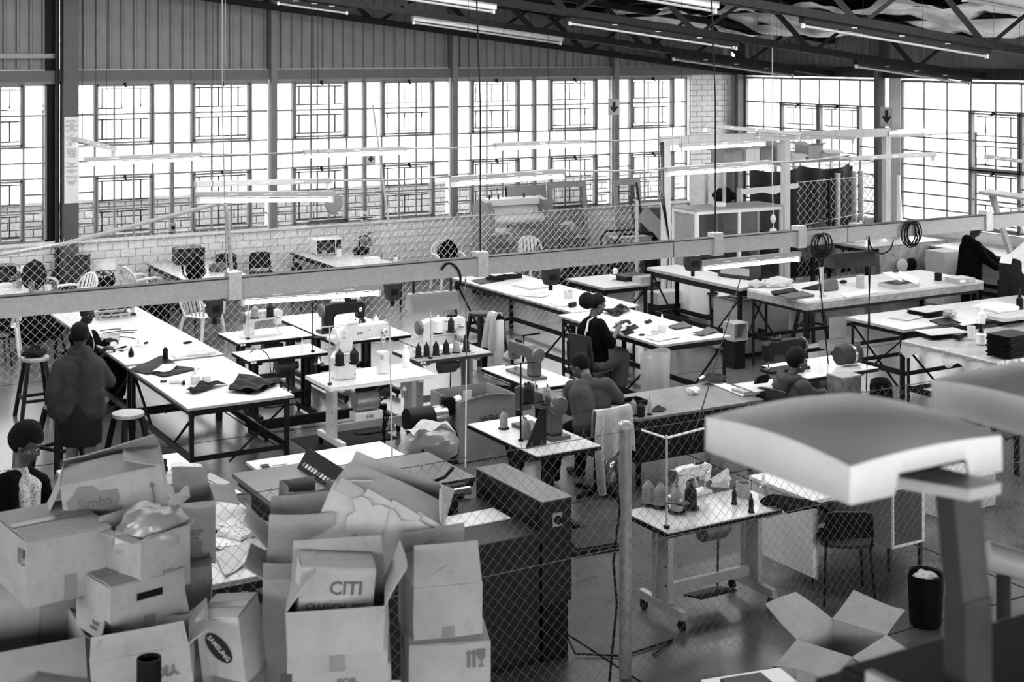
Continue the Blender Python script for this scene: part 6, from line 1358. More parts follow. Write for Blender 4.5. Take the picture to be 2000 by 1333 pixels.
def spray(label, px, py, z, rz=0):   # wide glue pot with a long nozzle
    r = root('glue_bottle', label, 'glue bottle', at(px, py, z), rz)
    MB().lathe([(.05, 0), (.055, .01), (.055, .09), (.03, .11), (.002, .11)], n=18).obj('pot', BAGM, r, smooth=True); MB().lathe([(.026, .1), (.024, .14), (.005, .23), (.002, .23)], n=12).obj('nozzle', PLASTW, r, smooth=True); return r
T1 = .781
# long table with the two women
tr = tray('beer_tray', 'flat lettered cardboard tray full of leather strips in front of the woman in the cardigan', 'tray', 219, 621, T1, (.42, .3, .075), 0, CARD, .006)
text('Windhoek', .06, (-.06, -.1515, .04), (PI/2, 0, 0), tr, INK, 'print'); text('DRAUGHT\nON TAP', .02, (.14, -.1515, .04), (PI/2, 0, 0), tr, INK, 'print')
for i in range(4): scrap('leather_strip', ('first', 'second', 'third', 'fourth')[i]+' black leather strip from the woman in the lettered tray', 'leather', [(190+10*i, 618-2*i), (235+3*i, 608+i), (238+3*i, 611+i), (193+10*i, 622-2*i)], T1+.02, LEATHER, .006, .02, 'strips in the lettered tray')
rd = root('round_board', 'thin round white board on a dark tray at the far end of the long table', 'board', at(212, 597, T1)+Vector((0, -.2, .0))); MB().lathe([(.2, .052), (.2, .058), (.003, .058)], n=32).obj('disc', WHITEP, rd); MB().bx(-.24, .26, -.18, .16, 0.001, .05).obj('dark_tray', BLACK, rd, bev=.006)
pr = root('hand_press', 'small metal hand press standing on the far end of the long table', 'press', at(259, 616, T1)); MB().bx(-.04, .04, -.05, .05, .001, .03).obj('base', STEEL, pr); MB().bx(-.025, .025, .0, .03, .03, .17).obj('column', CHROME, pr, bev=.004); MB().lathe([(.03, 0), (.032, .03), (.01, .04)], (0, -.02, .1), 14).obj('press_head', CHROME, pr, smooth=True); MB().cyl((-.1, .0, .001), (-.1, .0, .17), .014, 10).obj('punch', BLACK, pr)
for i, (a, b_) in enumerate((((200, 652), (268, 645)), ((205, 655), (262, 650)), ((195, 647), (236, 643)), ((228, 658), (265, 662)))):
    p, q = at(*a, T1+.004), at(*b_, T1+.004); o = MB().tube(wob(p, q, 4, -.01), .006, 5).obj('leather_strap', LEATHER); tag(o, ('longest thin black strap', 'second thin black strap', 'shortest thin black strap', 'separate thin black strap')[i]+' beside the woman in the cardigan', 'strap', 'straps on the long table')
cv = root('glue_pot', 'small white cup-shaped glue pot on a round base, mid long table', 'pot', at(276, 676, T1)); MB().lathe([(.07, 0), (.072, .02), (.055, .03), (.05, .09), (.045, .1), (.003, .1)], n=20).obj('pot', PLASTW, cv, smooth=True); MB().tube([(.03, -.05, .04), (.06, -.08, .05)], .014, 8).obj('spout', BLACK, cv, smooth=True)
bottle('black cone-shaped bottle at the near end of the long table', at(256, 697, T1), BLACK, .09, .034, BLACK, True)
bottle('black straight bottle with pale cap near the black leather pieces', at(323, 702, .771), BLACK, .17, .032, PLASTW)
tl = root('hand_tool', 'black-handled awl pointing to the glue pot on the long table', 'tool', at(230, 683, T1), .55); MB().cyl((-.1, 0, .012), (.06, 0, .012), .006, 6).obj('shaft', STEEL, tl); MB().cyl((.06, 0, .012), (.15, 0, .012), .012, 8).obj('handle', BLACK, tl)
scissors('small scissors by the black cone-shaped bottle', 243, 685, T1, .3, .7); boxat('tape_roll_box', 'small dark pouch at the far edge of the long table', 'pouch', 366, 671, T1, (.1, .06, .02), .4, CLOTHD)
for nm, w, pts in (('leather_sheet', 'big black leather panel spread on the near work table', ((250, 725), (316, 697), (342, 711), (290, 733))), ('leather_sheet', 'black leather panel with a pale pattern sheet at the near work table edge', ((291, 730), (330, 716), (390, 722), (320, 738))), ('leather_sheet', 'heap of black leather offcuts beside the glue bottle', ((363, 768), (395, 752), (448, 752), (380, 772))), ('leather_sheet', 'folded stack of black leather at the corner of the near work table', ((448, 768), (470, 738), (548, 752), (500, 772)))):
    scrap(nm, w, 'leather', pts, .772, LEATHER, .005, .05 if 'stack' in w or 'heap' in w else .012, None, 4 if 'stack' in w else 1)
scrap('pattern_sheet', 'pale pattern sheet lying over black leather on the near work table', 'sheet', ((297, 728), (318, 714), (352, 712), (330, 728)), .785, CARDL, .003, .012)
spray('clear glue bottle with long nozzle and squat jar on the near work table', 382, 750, .771); jr = root('glue_jar', 'squat clear glue jar beside the long-nozzle bottle', 'jar', at(403, 752, .771)); MB().lathe([(.05, 0), (.055, .01), (.05, .08), (.04, .1), (.003, .1)], n=18).obj('jar', BAGM, jr, smooth=True)
scissors('open scissors on the near work table edge', 330, 746, .771, -.4); hm = root('round_hammer', 'small steel hammer lying by the open scissors', 'hammer', at(348, 752, .771), -.3); MB().cyl((-.1, 0, .02), (.06, 0, .02), .009, 8).obj('handle', WOOD, hm); MB().cyl((.06, -.04, .02), (.06, .04, .02), .018, 12).obj('hammer_head', STEEL, hm)
pb = root('plastic_scraps', 'crumpled clear plastic wrap at the far side of the near work table', 'plastic wrap', at(395, 695, .772)); blob(.1, .09, 8, (1.9, .8, .3)).obj('wrap', CLEAR, pb, smooth=True, loc=(0, 0, .03))
scrap('paper_bundle', 'small bundle of papers by the black straight bottle', 'papers', ((335, 695), (362, 686), (372, 694), (345, 704)), .772, PAPER, .003, .004, None, 4)
# clear bag between the table and the stool
cb = root('clear_bag', 'tall clear plastic bag of offcuts standing against the long table', 'plastic bag', at(228, 800, .0)+Vector((.02, .5, 0)))
MB().sheet(lambda u, v: ((.17+.03*math.sin(5*v))*math.cos(2*PI*u)*(.75+.3*v), (.12+.02*math.sin(7*v+4*u))*math.sin(2*PI*u)*(.75+.3*v)+.015*math.sin(6*PI*u), .02+.83*v), 24, 10, .002).obj('film', CLEAR, cb, smooth=True); blob(.14, .08, 12, (1, .75, 1.1)).obj('offcuts', CLOTHG, cb, smooth=True, loc=(0, 0, .2))
sc = root('scarf', 'dark scarf folded on the tall round stool', 'scarf', (3.86, 18.15, .752)); blob(.13, .07, 3, (1.15, .9, .38)).obj('folds', CLOTHD, sc, smooth=True, loc=(0, 0, .045)); MB().tube([(-.05, .02, .09), (.0, .05, .13), (.05, .0, .1), (.03, -.03, .12)], .022, 8).obj('loop', CLOTHD, sc, smooth=True)
# packing table beside the boxes
Tz = .782
for i, (px, py, w, h, rz, lab) in enumerate(((470, 1020, .3, .22, .5, 'plain white sheet'), (430, 960, .25, .3, .1, 'white sheet with a folded corner'), (430, 1060, .3, .2, -.3, 'creased white sheet'))):
    r = root('paper_sheet', lab+' on the packing table, '+('close to the dotted folder', 'toward the carton of bags', 'by the pens')[i], 'paper', at(px, py, Tz), rz); MB().bx(-w/2, w/2, -h/2, h/2, .001, .003).obj('sheet', PAPER, r)
DOT = mat('dotted_cover', .6, .6, 0, 0); nt = DOT.node_tree; vo = nt.nodes.new('ShaderNodeTexVoronoi'); vo.inputs['Scale'].default_value = 42; rp = nt.nodes.new('ShaderNodeValToRGB'); rp.color_ramp.elements[0].position = .3; rp.color_ramp.elements[1].position = .36; rp.color_ramp.elements[0].color = (.06, .06, .06, 1); rp.color_ramp.elements[1].color = (.65, .65, .65, 1)
tc = nt.nodes.new('ShaderNodeTexCoord'); nt.links.new(tc.outputs['Object'], vo.inputs['Vector']); nt.links.new(vo.outputs['Distance'], rp.inputs[0]); nt.links.new(rp.outputs[0], nt.nodes['Principled BSDF'].inputs['Base Color'])
fo = root('dotted_folder', 'thick folder with a dotted cover on the packing table', 'folder', at(482, 1040, Tz+.0), .42); MB().bx(-.19, .19, -.13, .13, .036, .04).obj('cover', DOT, fo); MB().bx(-.185, .18, -.125, .125, .004, .0355).obj('pages', PAPER, fo); MB().bx(-.19, .19, -.13, .13, .001, .0035).obj('back_cover', CARDL, fo)
for i, (px, py, m, rz) in enumerate(((416, 1075, BLACK, -.9), (436, 1071, PLASTW, .9), (415, 1056, STEEL, 1.2))):
    r = root('pen', ('black marker pen', 'white pen', 'grey pen')[i]+' lying on the packing table', 'pen', at(px, py, Tz), rz); MB().cyl((-.06, 0, .009), (.05, 0, .009), .008, 8).obj('barrel', m, r); MB().cyl((.05, 0, .009), (.07, 0, .009), .005, 8).obj('tip', BLACK, r)
tray('small_carton', 'small open carton holding a plastic bag on the packing table', 'carton', 372, 985, Tz, (.3, .26, .16), .2, CARD, .006); pb = root('plastic_bag', 'white plastic bag puffing out of the small open carton', 'plastic bag', at(362, 960, Tz)+Vector((0, .02, .14))); blob(.14, .08, 21, (1.1, .8, .7)).obj('film', BAGM, pb, smooth=True)
for i, (px, py) in enumerate(((304, 885), (318, 900), (320, 915))): r = root('cardboard_tube', 'short dark tube standing on the packing table, '+('rear of three', 'middle of three', 'front of three')[i], 'tube', at(px, py+25, Tz)); MB().lathe([(.035, 0.001), (.035, .12), (.03, .12), (.03, .02), (.002, .02)], n=18).obj('tube', CARDD if i == 0 else BLACK, r, smooth=True)
scrap('loose_carton_flap', 'bent piece of cardboard overhanging the packing table', 'cardboard', ((420, 1088), (490, 1058), (500, 1095), (440, 1130)), Tz, CARDL, .005, .02); scrap('grey_envelope', 'grey envelope on the packing table behind the boxes', 'envelope', ((410, 925), (450, 945), (432, 952), (400, 935)), Tz, CARD, .004)
bx_ = root('cloth_bundle', 'black cloth hanging over the packing table edge beside the tall brown box', 'cloth', at(470, 1150, .3)); MB().sheet(lambda u, v: (-.25+.5*u, -.02+.06*math.sin(9*u)*v, .5-.48*v), 14, 6, .01).obj('drape', CLOTHB, bx_, smooth=True)
# white desk
scissors('scissors on the white-topped dark desk', 532, 911, .781, -.15, 1.1)
ob = root('offcut_bag', 'big clear plastic bag of dark offcuts at the end of the white desk', 'plastic bag', at(845, 905, .78)+Vector((0, .05, 0))); blob(.25, .05, 31, (1.1, .8, .72)).obj('film', CLEAR, ob, smooth=True, loc=(0, 0, .16)); blob(.2, .1, 33, (1.1, .8, .65), 34, 24).obj('offcuts', mat('dark_offcuts', .05, .6, 0, .8, 14, .4), ob, smooth=True, loc=(0, 0, .13)); MB().sheet(lambda u, v: ((u-.5)*.44, -.1+.2*v, .29+.03*math.sin(11*u+3*v)+.05*math.sin(PI*u)), 12, 5, .002).obj('bag_mouth', BAGM, ob, smooth=True)
# dark cutting desk
for i, (px, py, m, h, r_) in enumerate(((1237, 812, THREADG, .17, .035), (1252, 814, THREADD, .15, .042), (1269, 810, WOOD, .18, .022))): cone(('grey cone on a flared base at the corner of the dark desk', 'dark cone at the corner of the dark desk', 'bare slim spool on a flared base on the dark desk')[i], at(px, py, .751), m, h, r_, None, i != 1)
scrap('leather_offcut', 'dark hexagonal leather offcut on the dark desk', 'leather', ((1268, 806), (1285, 792), (1302, 800), (1293, 805)), .752, LEATHER, .003); tr = tray('parts_tray', 'dark tray of bits behind the cones on the dark desk', 'tray', 1232, 790, .751, (.3, .2, .05), 0, BLACK)
fz = root('fluff_clump', 'ball of fluffy thread waste on the dark desk', 'thread waste', at(1354, 770, .752)); blob(.06, .13, 41, (1.2, .9, .7), 30, 20).obj('fluff', CLOTHW, fz, smooth=True, loc=(0, 0, .035))
sb = scrap('pattern_board', 'large pale pattern board on the dark desk beside the woman in the hood', 'board', ((1432, 752), (1510, 742), (1508, 762), (1475, 768)), .8, CARDL, .006); MB().bx(-.3, .3, -.12, .1, -.045, -.002).obj('packet_stack', PLASTG, sb)
scrap('leather_fold', 'folded dark leather sheet at the back of the dark desk', 'leather', ((1366, 748), (1384, 731), (1424, 738), (1412, 748)), .78, LEATHER, .006, .02); scrap('pattern_board', 'white board under the folded dark leather', 'board', ((1365, 741), (1372, 736), (1470, 770), (1450, 776)), .752, PAPER, .012)
tool = root('belt_tool', 'dark rounded leather blank standing near the wooden cube', 'leather', at(1488, 742, .9), .3); MB().prism([(-.16, -.02), (.1, -.05), (.16, .0), (.1, .05), (-.1, .05)], -.01, .01, 'y').obj('blank', BLACK, tool)
cbx = root('cable_box', 'small open wooden cube standing on the floor by the grey cabinet', 'box', at(1463, 726, 0)+Vector((0, .3, 0)), .0); b = MB(); b.bx(-.13, .13, -.12, .12, .4, .415); b.bx(-.13, .13, -.12, .12, .64, .655); b.bx(-.13, -.115, -.12, .12, .415, .64); b.bx(.115, .13, -.12, .12, .415, .64); b.bx(-.115, .115, .105, .12, .415, .64); b.obj('shell', WOOD, cbx); MB().bx(-.1, .1, -.1, .1, 0, .399).obj('pedestal', STEEL, cbx)
rb = root('paint_worn_box', 'paint-worn metal box on the hooded woman\'s machine', 'box', atZ(1649, 780, 15.6)); MB().bx(-.14, .14, -.12, .12, 0, .26).obj('box', mat('worn_paint_box', .16, .6, .1, .6, 7, 0, .5, .5), rb, bev=.008); MB().bx(-.145, .145, -.125, .125, .261, .275).obj('lid', GREYP, rb)
# cutting tables by the mesh fence
C = .902
for i, (pts, m, w) in enumerate((((( 920, 549), (965, 541), (985, 549), (938, 556)), BLACK, 'dark flat tray with white tape on the far end of the cutting table'), (((1000, 558), (1042, 548), (1078, 560), (1035, 566)), PAPER, 'stack of white pattern boards on the cutting table'), (((1008, 578), (1060, 572), (1072, 578), (1058, 582)), CARDL, 'long shaped pattern board near the edge of the cutting table'), (((1070, 592), (1110, 588), (1130, 596), (1090, 600)), PAPER, 'white board with black tape marks on the cutting table'), (((1205, 600), (1238, 597), (1242, 600), (1212, 605)), CARDL, 'pale board sticking out behind the seated woman in black'))):
    scrap('pattern_board', w, 'board', pts, C, m, .006, 0, None, 3 if i == 1 else 1)
tr = tray('letter_carton', 'shallow carton with papers on the far end of the cutting table', 'carton', 984, 544, C, (.5, .3, .07), .1, BLACK, .008); MB().box((.05, 0, .09), (.3, .22, .004), (.12, .1, .3)).obj('paper', PAPER, tr); MB().box((-.08, .02, .075), (.25, .22, .004), (-.05, -.1, -.2)).obj('paper', PAPER, tr)
b_ = bottle('squat clear bottle lying on the cutting table behind the seated woman', at(1110, 582, C), JAR, .14, .06, PLASTW); tl = root('sander', 'small black block tool on the cutting table', 'tool', at(1118, 600, C), .4); MB().box((0, 0, .035), (.14, .06, .06)).obj('block', BLACK, tl, bev=.01)
for i, (pts, w) in enumerate(((((1175, 612), (1215, 600), (1230, 608), (1205, 620)), 'bundle of black leather in the hands of the seated woman'), (((1222, 640), (1240, 636), (1248, 641), (1232, 646)), 'small dark leather offcut by the white glue bottle'), (((1212, 650), (1226, 644), (1240, 650), (1222, 656)), 'dark leather curl near the seated woman'), (((1258, 630), (1270, 626), (1274, 630), (1262, 634)), 'tiny leather offcut further along the end table'))):
    scrap('leather_piece', w, 'leather', pts, C, LEATHER, .006, .05 if i == 0 else .012)
for i, (pts, w) in enumerate(((((1305, 640), (1335, 630), (1352, 640), (1320, 645)), 'stack of grey leather cuts behind the white glue bottle'), (((1350, 655), (1385, 643), (1404, 650), (1372, 658)), 'curled leather cut at the corner of the end table'), (((1262, 662), (1300, 652), (1330, 660), (1285, 668)), 'flat board under scissors at the edge of the end table'))):
    scrap('leather_cut', w, 'leather', pts, C, CLOTHG if i < 2 else CARDL, .004, .03 if i == 1 else .006, None, 3 if i == 0 else 1)
spray('white pointed glue bottle with a round pot on the end cutting table', 1293, 648, C); bottle('low clear pot beside the white pointed glue bottle', at(1279, 653, C), JAR, .06, .05, PLASTW); scissors('small scissors hanging near the edge of the end cutting table', 1262, 656, C, -.9)
# clear bag hung on the end cutting table, jacket stool
hb_ = root('hanging_clear_bag', 'clear plastic bag hung on the end of the cutting table with scraps in it', 'plastic bag', (10.45, 14.15, 0)); MB().sheet(lambda u, v: (-.1+.22*math.cos(2*PI*u)*(1-.15*v), -.06+(.09+.05*v)*math.sin(2*PI*u), .86-.72*v+.02*math.sin(4*PI*u)), 24, 10, .002).obj('film', CLEAR, hb_, smooth=True); blob(.13, .1, 51, (1.1, .8, .5)).obj('scraps', CLOTHL, hb_, smooth=True, loc=(-.1, -.06, .22))
js = root('draped_chair', 'stand chair draped with a light grey jacket and a dark cushion in the aisle', 'chair', at(1008, 765, 0)+Vector((0, .1, 0)), .15)
MB().cyl((0, 0, .03), (0, 0, .6), .022, 10).obj('pole', BLACK, js)
for a in (.3, 1.9, 3.4, 5.0): MB().beam((0, 0, .03), (.33*math.cos(a), .33*math.sin(a), .02), .03, .03).obj('foot', BLACK, js)
MB().sheet(lambda u, v: (-.22+.5*u, -.2+.4*v, .62-.12*max(0, u-.6)**1.2*2.5+.025*math.sin(PI*v)), 8, 6, .045).obj('cushion', CLOTHG, js, smooth=True); MB().bx(-.2, .22, -.17, .17, .575, .6).obj('seat', STEEL, js); MB().sheet(lambda u, v: (-.24-.05*v, -.17+.34*u, .62+.42*v), 5, 5, .03).obj('backrest', STEEL, js)
jk_ = root('grey_jacket', 'light grey jacket hung over the back of the stand chair', 'jacket', js.location.copy(), .15)
MB().sheet(drape((-.3, -.09, 1.08), (-.3, .07, 1.08), (-1, 0, 0), .72, .55, .05, .04, 13, 1.6), 16, 22, .014).obj('jacket_body', CLOTHL, jk_, smooth=True); MB().tube(smooth_pts([(-.37, -.2, 1.0), (-.43, -.28, .75), (-.44, -.25, .45)]), .055, 10).obj('sleeve', CLOTHL, jk_, smooth=True); MB().tube(smooth_pts([(-.38, .05, .6), (-.4, .06, .45), (-.4, .05, .3)]), .06, 10).obj('lining', CLOTHB, jk_, smooth=True)
tf = root('tall_stand', 'slim dark tripod stand rod near the draped chair', 'stand', at(1022, 742, 0)); MB().cyl((0, 0, 0.02), (0, 0, .62), .015, 8).obj('rod', BLACK, tf); MB().beam((0, 0, .61), (.3, .05, .6), .02, .02).obj('arm', BLACK, tf); MB().lathe([(.1, 0), (.1, .02), (.01, .025)], n=14).obj('base', BLACK, tf)
dc = root('clothes_stand_chair', 'pedestal chair with a pale shirt draped over its back behind the seated person in grey', 'chair', at(1165, 962, 0), .1)
MB().cyl((0, 0, .03), (0, 0, .44), .028, 10).obj('pedestal', BLACK, dc); MB().bx(-.22, .22, -.2, .22, .44, .48).obj('seat', BLACK, dc, bev=.01); MB().sheet(lambda u, v: (-.2+.4*u, -.2-.05*v, .49+.4*v), 5, 5, .03).obj('backrest', BLACK, dc)
for a in (.2, 1.7, 3.3, 4.9): MB().beam((0, 0, .03), (.3*math.cos(a), .3*math.sin(a), .02), .035, .035).obj('foot', BLACK, dc)
sh = root('pale_shirt', 'pale shirt draped over the pedestal chair back', 'shirt', dc.location.copy(), .1); MB().sheet(drape((-.23, -.245, .92), (.23, -.245, .92), (0, -1, 0), .5, .3, .035, .025, 12, .1, 1.0), 18, 20, .01).obj('shirt_body', CLOTHL, sh, smooth=True); MB().tube(smooth_pts([(-.2, -.3, .88), (-.25, -.34, .55), (-.2, -.33, .1)]), .045, 10).obj('sleeve', CLOTHL, sh, smooth=True)
# chair with cloth in front of the pedestal desk
sc_ = shell_chair('dark framed chair before the pedestal desk', at(1650, 1165, 0)+Vector((0, .02, 0)), 2.6, BLKV, None, .47, .78)
cl = root('dark_cloth', 'dark cloth thrown over the table corner beside the pump bottle', 'cloth', at(1560, 985, .82)); MB().sheet(lambda u, v: (-.25+.55*u, -.15+.34*v, .012-.16*max(0, u-.55)**1.3*2.2+.03*math.sin(8*u+3*v)*math.sin(5*v)), 14, 10, .02).obj('cloth', CLOTHB, cl, smooth=True)
wb_ = root('bubble_wrap', 'clear plastic wrap heaped on the pedestal desk', 'plastic wrap', (8.75, 9.35, .776)); blob(.16, .09, 61, (1.4, .9, .35)).obj('wrap', CLEAR, wb_, smooth=True, loc=(0, 0, .05))
bt = root('glass_jar', 'big clear glass bottle on the floor by the round fence post', 'jar', at(1206, 968, 0)+Vector((.05, .2, 0))); MB().lathe([(.09, 0), (.095, .02), (.095, .3), (.05, .38), (.03, .42), (.03, .46), (.002, .46)], n=20).obj('glass', JAR, bt, smooth=True)
# ---------------------------------------------------------------- timber partition, curtain, shelf of cartons
PW = mat('pale_timber', .6, .6, 0, .12, 4, 0, .3, .08, (8, 8, 1))
pt = root('timber_partition', 'open white timber partition frame with a top beam by the display case', 'partition', (0, 19.6, 0))
xa = [at(1303, 620, 0).x, atY(1534, 400, 19.6).x, atY(1731, 400, 19.6).x, atY(1903, 300, 19.6).x]
for k, x in enumerate(xa[:3]):
    MB().bx(x-.065, x+.065, -.06, .06, 0, 2.93).obj('post', PW, pt, bev=.006)
MB().bx(xa[0]-.1, xa[2]+.08, -.05, .05, 2.931, 3.09).obj('top_beam', PW, pt, bev=.006)
MB().tube([(xa[2], 0, 2.98), (xa[3]-.15, 0, 2.99), (xa[3]+.25, 0, 3.0), (xa[3]+.4, 0, 2.95)], .075, 12).obj('foil_pipe', FOIL, pt, smooth=True)
MB().cyl((xa[3], .0, 0), (xa[3], 0, 2.95), .05, 10).obj('pipe_stand', STEEL, pt, smooth=True)
for k in range(4): MB().tube([(xa[0]-.1-.02*k, -.07, 3.0), (xa[0]-.12-.03*k, -.09, 2.2), (xa[0]+.02, -.08, 1.3), (xa[0]-.03, -.07, .5)], .008, 5).obj('cable', BLACK, pt)
rl = root('long_roll', 'tall white roll leaning by the partition post next to the jerrycan', 'roll', (xa[2]+.22, 19.45, 0)); MB().tube([(.16, 0, 0), (-.02, .0, 1.2), (-.06, 0, 2.2)], [.07, .06, .03], 14).obj('roll', PLASTW, rl, smooth=True)
sh_ = root('storage_shelf', 'shelf along the side wall corner packed with cartons above a black curtain', 'shelf', (18.15, 21.95, 0))
MB().bx(-.6, 2.75, -.3, .3, 2.3, 2.34).obj('shelf_board', WOODED, sh_)
for x in (-.58, 1.2, 2.73):
    for y in (-.28, .28): MB().bx(x-.025, x+.025, y-.025, y+.025, 0, 2.299).obj('upright', GALV, sh_)
MB().bx(-.6, .0, -.28, .28, 1.2, 1.23).obj('shelf_board', WOODED, sh_)
cu = root('black_curtain', 'black cloth curtain hung below the shelf of cartons', 'curtain', (18.1, 21.55, 0))
for k, (a, b) in enumerate(((.0, 1.4), (1.36, 2.75))): MB().sheet(lambda u, v: (a+(b-a)*u, .05*math.sin(14*u+k)*(1-.35*v)-.05*math.cos(6*u)*v, 2.26-.12*math.sin(PI*u)*(1-v)*.8-2.22*v), 30, 10, .01).obj('drape', mat('black_satin', .02, .5, 0, .1, 5), cu, smooth=True)
for i, (dx, w, h, m, nm) in enumerate(((.0, .45, .3, CARD, 'grey carton at the start of the curtain shelf'), (.62, .35, .28, PAPER, 'white calendar-printed box on the curtain shelf'), (1.05, .3, .32, CARDD, 'dark box behind the partition post on the curtain shelf'), (1.6, .36, .36, CARDL, 'pale upright carton on the curtain shelf'), (2.1, .34, .14, PAPER, 'bundle of papers on the curtain shelf'), (2.62, .42, .3, CARD, 'open-flapped carton on the curtain shelf'), (3.15, .5, .18, CARDL, 'flat carton with sheets at the end of the curtain shelf'))):
    r = root('shelf_carton', nm, 'carton', (17.85+dx*.82, 21.95, 2.341), random.uniform(-.15, .15), 'cartons on the curtain shelf'); MB().bx(-w/2, w/2, -.2, .2, 0, h).obj('carton_body', m, r, bev=.004)
    for s in (-1, 1): MB().sheet(lambda u, v: ((u-.5)*w, s*(.2+.12*v), h+.05*v*(1 if i % 2 else -1)), 2, 2, .005).obj('flap', m, r)
for i in range(5): r = root('cloth_pile', 'pile of folded cloth on the narrow rack at the '+('lowest', 'second', 'third', 'fourth', 'top')[i]+' level', 'cloth', (17.75, 21.95, .05)); r.location.z = (.02, .35, .68, 1.235, 1.56)[i]; blob(.2, .07, 70+i, (1.2, .9, .75)).obj('folds', (CLOTHL, CLOTHD, CLOTHG)[i % 3], r, smooth=True, loc=(.05, 0, .15))
# display case
dc_ = root('display_case', 'white framed glass display case standing near the timber partition', 'display case', (15.38, 19.72, 0), -.05)
w, d, h = 1.85, .7, 1.75
for x in (0, .9, w):
    for y in (0, d): MB().bx(x-.03, x+.03, y-.03, y+.03, 0, h).obj('frame_post', PLASTW, dc_)
for y in (0, d):
    for z in (.02, h-.06): MB().bx(.031, w-.031, y-.028, y+.028, z, z+.06).obj('frame_rail', PLASTW, dc_)
for x in (0, w): MB().bx(x-.028, x+.028, .031, d-.031, h-.06, h).obj('frame_rail', PLASTW, dc_)
MB().bx(-.05, w+.05, -.05, d+.05, h+.001, h+.02).obj('top_board', GREYP, dc_); MB().bx(-.005, .005, .03, d-.03, .06, h-.06).obj('side_panel', GREYP, dc_)
for a in (.03, .93): MB().bx(a, a+.84, -.004, .004, .08, h-.06).obj('pane', GLASS, dc_)
MB().bx(.031, w-.031, d-.01, d, .06, h-.06).obj('back_panel', CLOTHL, dc_)
MB().sheet(lambda u, v: (.4+1.3*u, .4+.1*math.sin(5*u), .1+(.7+.4*math.sin(2.5*u+1))*v), 12, 6, .01).obj('stored_sheet', CLOTHG, dc_, smooth=True)
tp = root('tape_roll', 'roll of white tape on top of the display case', 'tape', (16.15, 20.05, h+.021)); MB().lathe([(.05, 0), (.11, 0), (.11, .07), (.05, .07)], n=20).obj('roll', PLASTW, tp, smooth=True)
# roller machine and panels along the window wall
rm = root('roller_machine', 'grey roller machine with white rollers against the window wall', 'machine', (13.9, 24.55, 0))
RMM = mat('roller_machine_grey', .26, .45, 0, .08, 6)
MB().bx(-.05, 1.2, -.3, .3, 0, .98).obj('base_cabinet', RMM, rm, bev=.01)
for x in (-.12, 1.2): MB().prism([(-.36, .6), (.36, .6), (.36, 1.5), (.1, 1.62), (-.2, 1.56), (-.36, 1.36)], x, x+.12, 'x').obj('side_frame', RMM, rm, bev=.008)
MB().cyl((0, -.15, 1.2), (1.2, -.15, 1.2), .1, 20).obj('roller', PLASTW, rm, smooth=True); MB().cyl((0, .1, 1.35), (1.2, .1, 1.35), .1, 20).obj('roller', PLASTW, rm, smooth=True)
MB().bx(0, 1.19, -.1, .3, 1.47, 1.6).obj('top_cover', PLASTW, rm, bev=.01); MB().bx(.08, .2, -.312, -.3, .6, .95).obj('switch_panel', BLACK, rm)
for z in (.7, .82): MB().bx(.11, .17, -.318, -.312, z, z+.08).obj('switch', PLASTG, rm)
MB().tube([(.4+.01*i, -.303, .85+.035*math.sin(i*1.1)*math.cos(i*.37)) for i in range(45)], .006, 5).obj('script_mark', PLASTW, rm)
for x, w in ((.1, .06), (.3, .04), (.9, .05)): MB().cyl((x, .05, 1.6), (x, .05, 1.68), .02, 8).obj('knob', BLACK, rm)
def leanboard(name, label, pxs, Y, m, th=.03, framed=False, tilt=.12):
    a, b = atY(*pxs[0], Y), atY(*pxs[1], Y); w, h = b.x-a.x, a.z; r = root(name, label, 'panel', (a.x, Y-.3, 0)); r.rotation_euler = (-tilt, 0, 0)
    if not framed: MB().bx(0, w, 0, th, 0, h).obj('panel', m, r); MB().bx(-.02, 0, -.005, th+.005, 0, h).obj('edge_strip', BLACK, r)
    else:
        for x0, x1, z0, z1 in ((0, .1, 0, h), (w-.1, w, 0, h), (.1, w-.1, h-.12, h), (.1, w-.1, 0, .9)): MB().bx(x0, x1, 0, th, z0, z1).obj('frame_bar', m, r)
        MB().bx(.1, w-.1, th*.4, th*.6, .9, h-.12).obj('pane', GLASS, r)
    return r
leanboard('leaning_board', 'large grey board leaning on the windows behind the roller machine', ((985, 362), (1062, 362)), 25.2, mat('grey_board', .3, .7, 0, .06, 20), .03, False)
leanboard('glazed_door', 'grey glazed door panel leaning beside the large grey board', ((1066, 355), (1140, 355)), 25.1, GREYP, .05, True)
leanboard('glazed_door', 'narrow curved-top glazed panel leaning next to the tall dark poles', ((1194, 350), (1246, 350)), 25.2, GREYP, .05, True)
leanboard('leaning_board', 'pale mattress-like panel leaning near the partition post', ((1252, 415), (1300, 415)), 24.6, CLOTHL, .12, False, .15)
for i, (px, t) in enumerate(((1230, 385), (1243, 358))): o = MB().tube([atY(px+22, 520, 22.9), atY(px, t, 24.6)], .03, 8).obj('tall_pole', BLACK); o.data.update(); tag(o, ('shorter', 'taller')[i]+' dark pole leaning over the finned engine', 'pole')
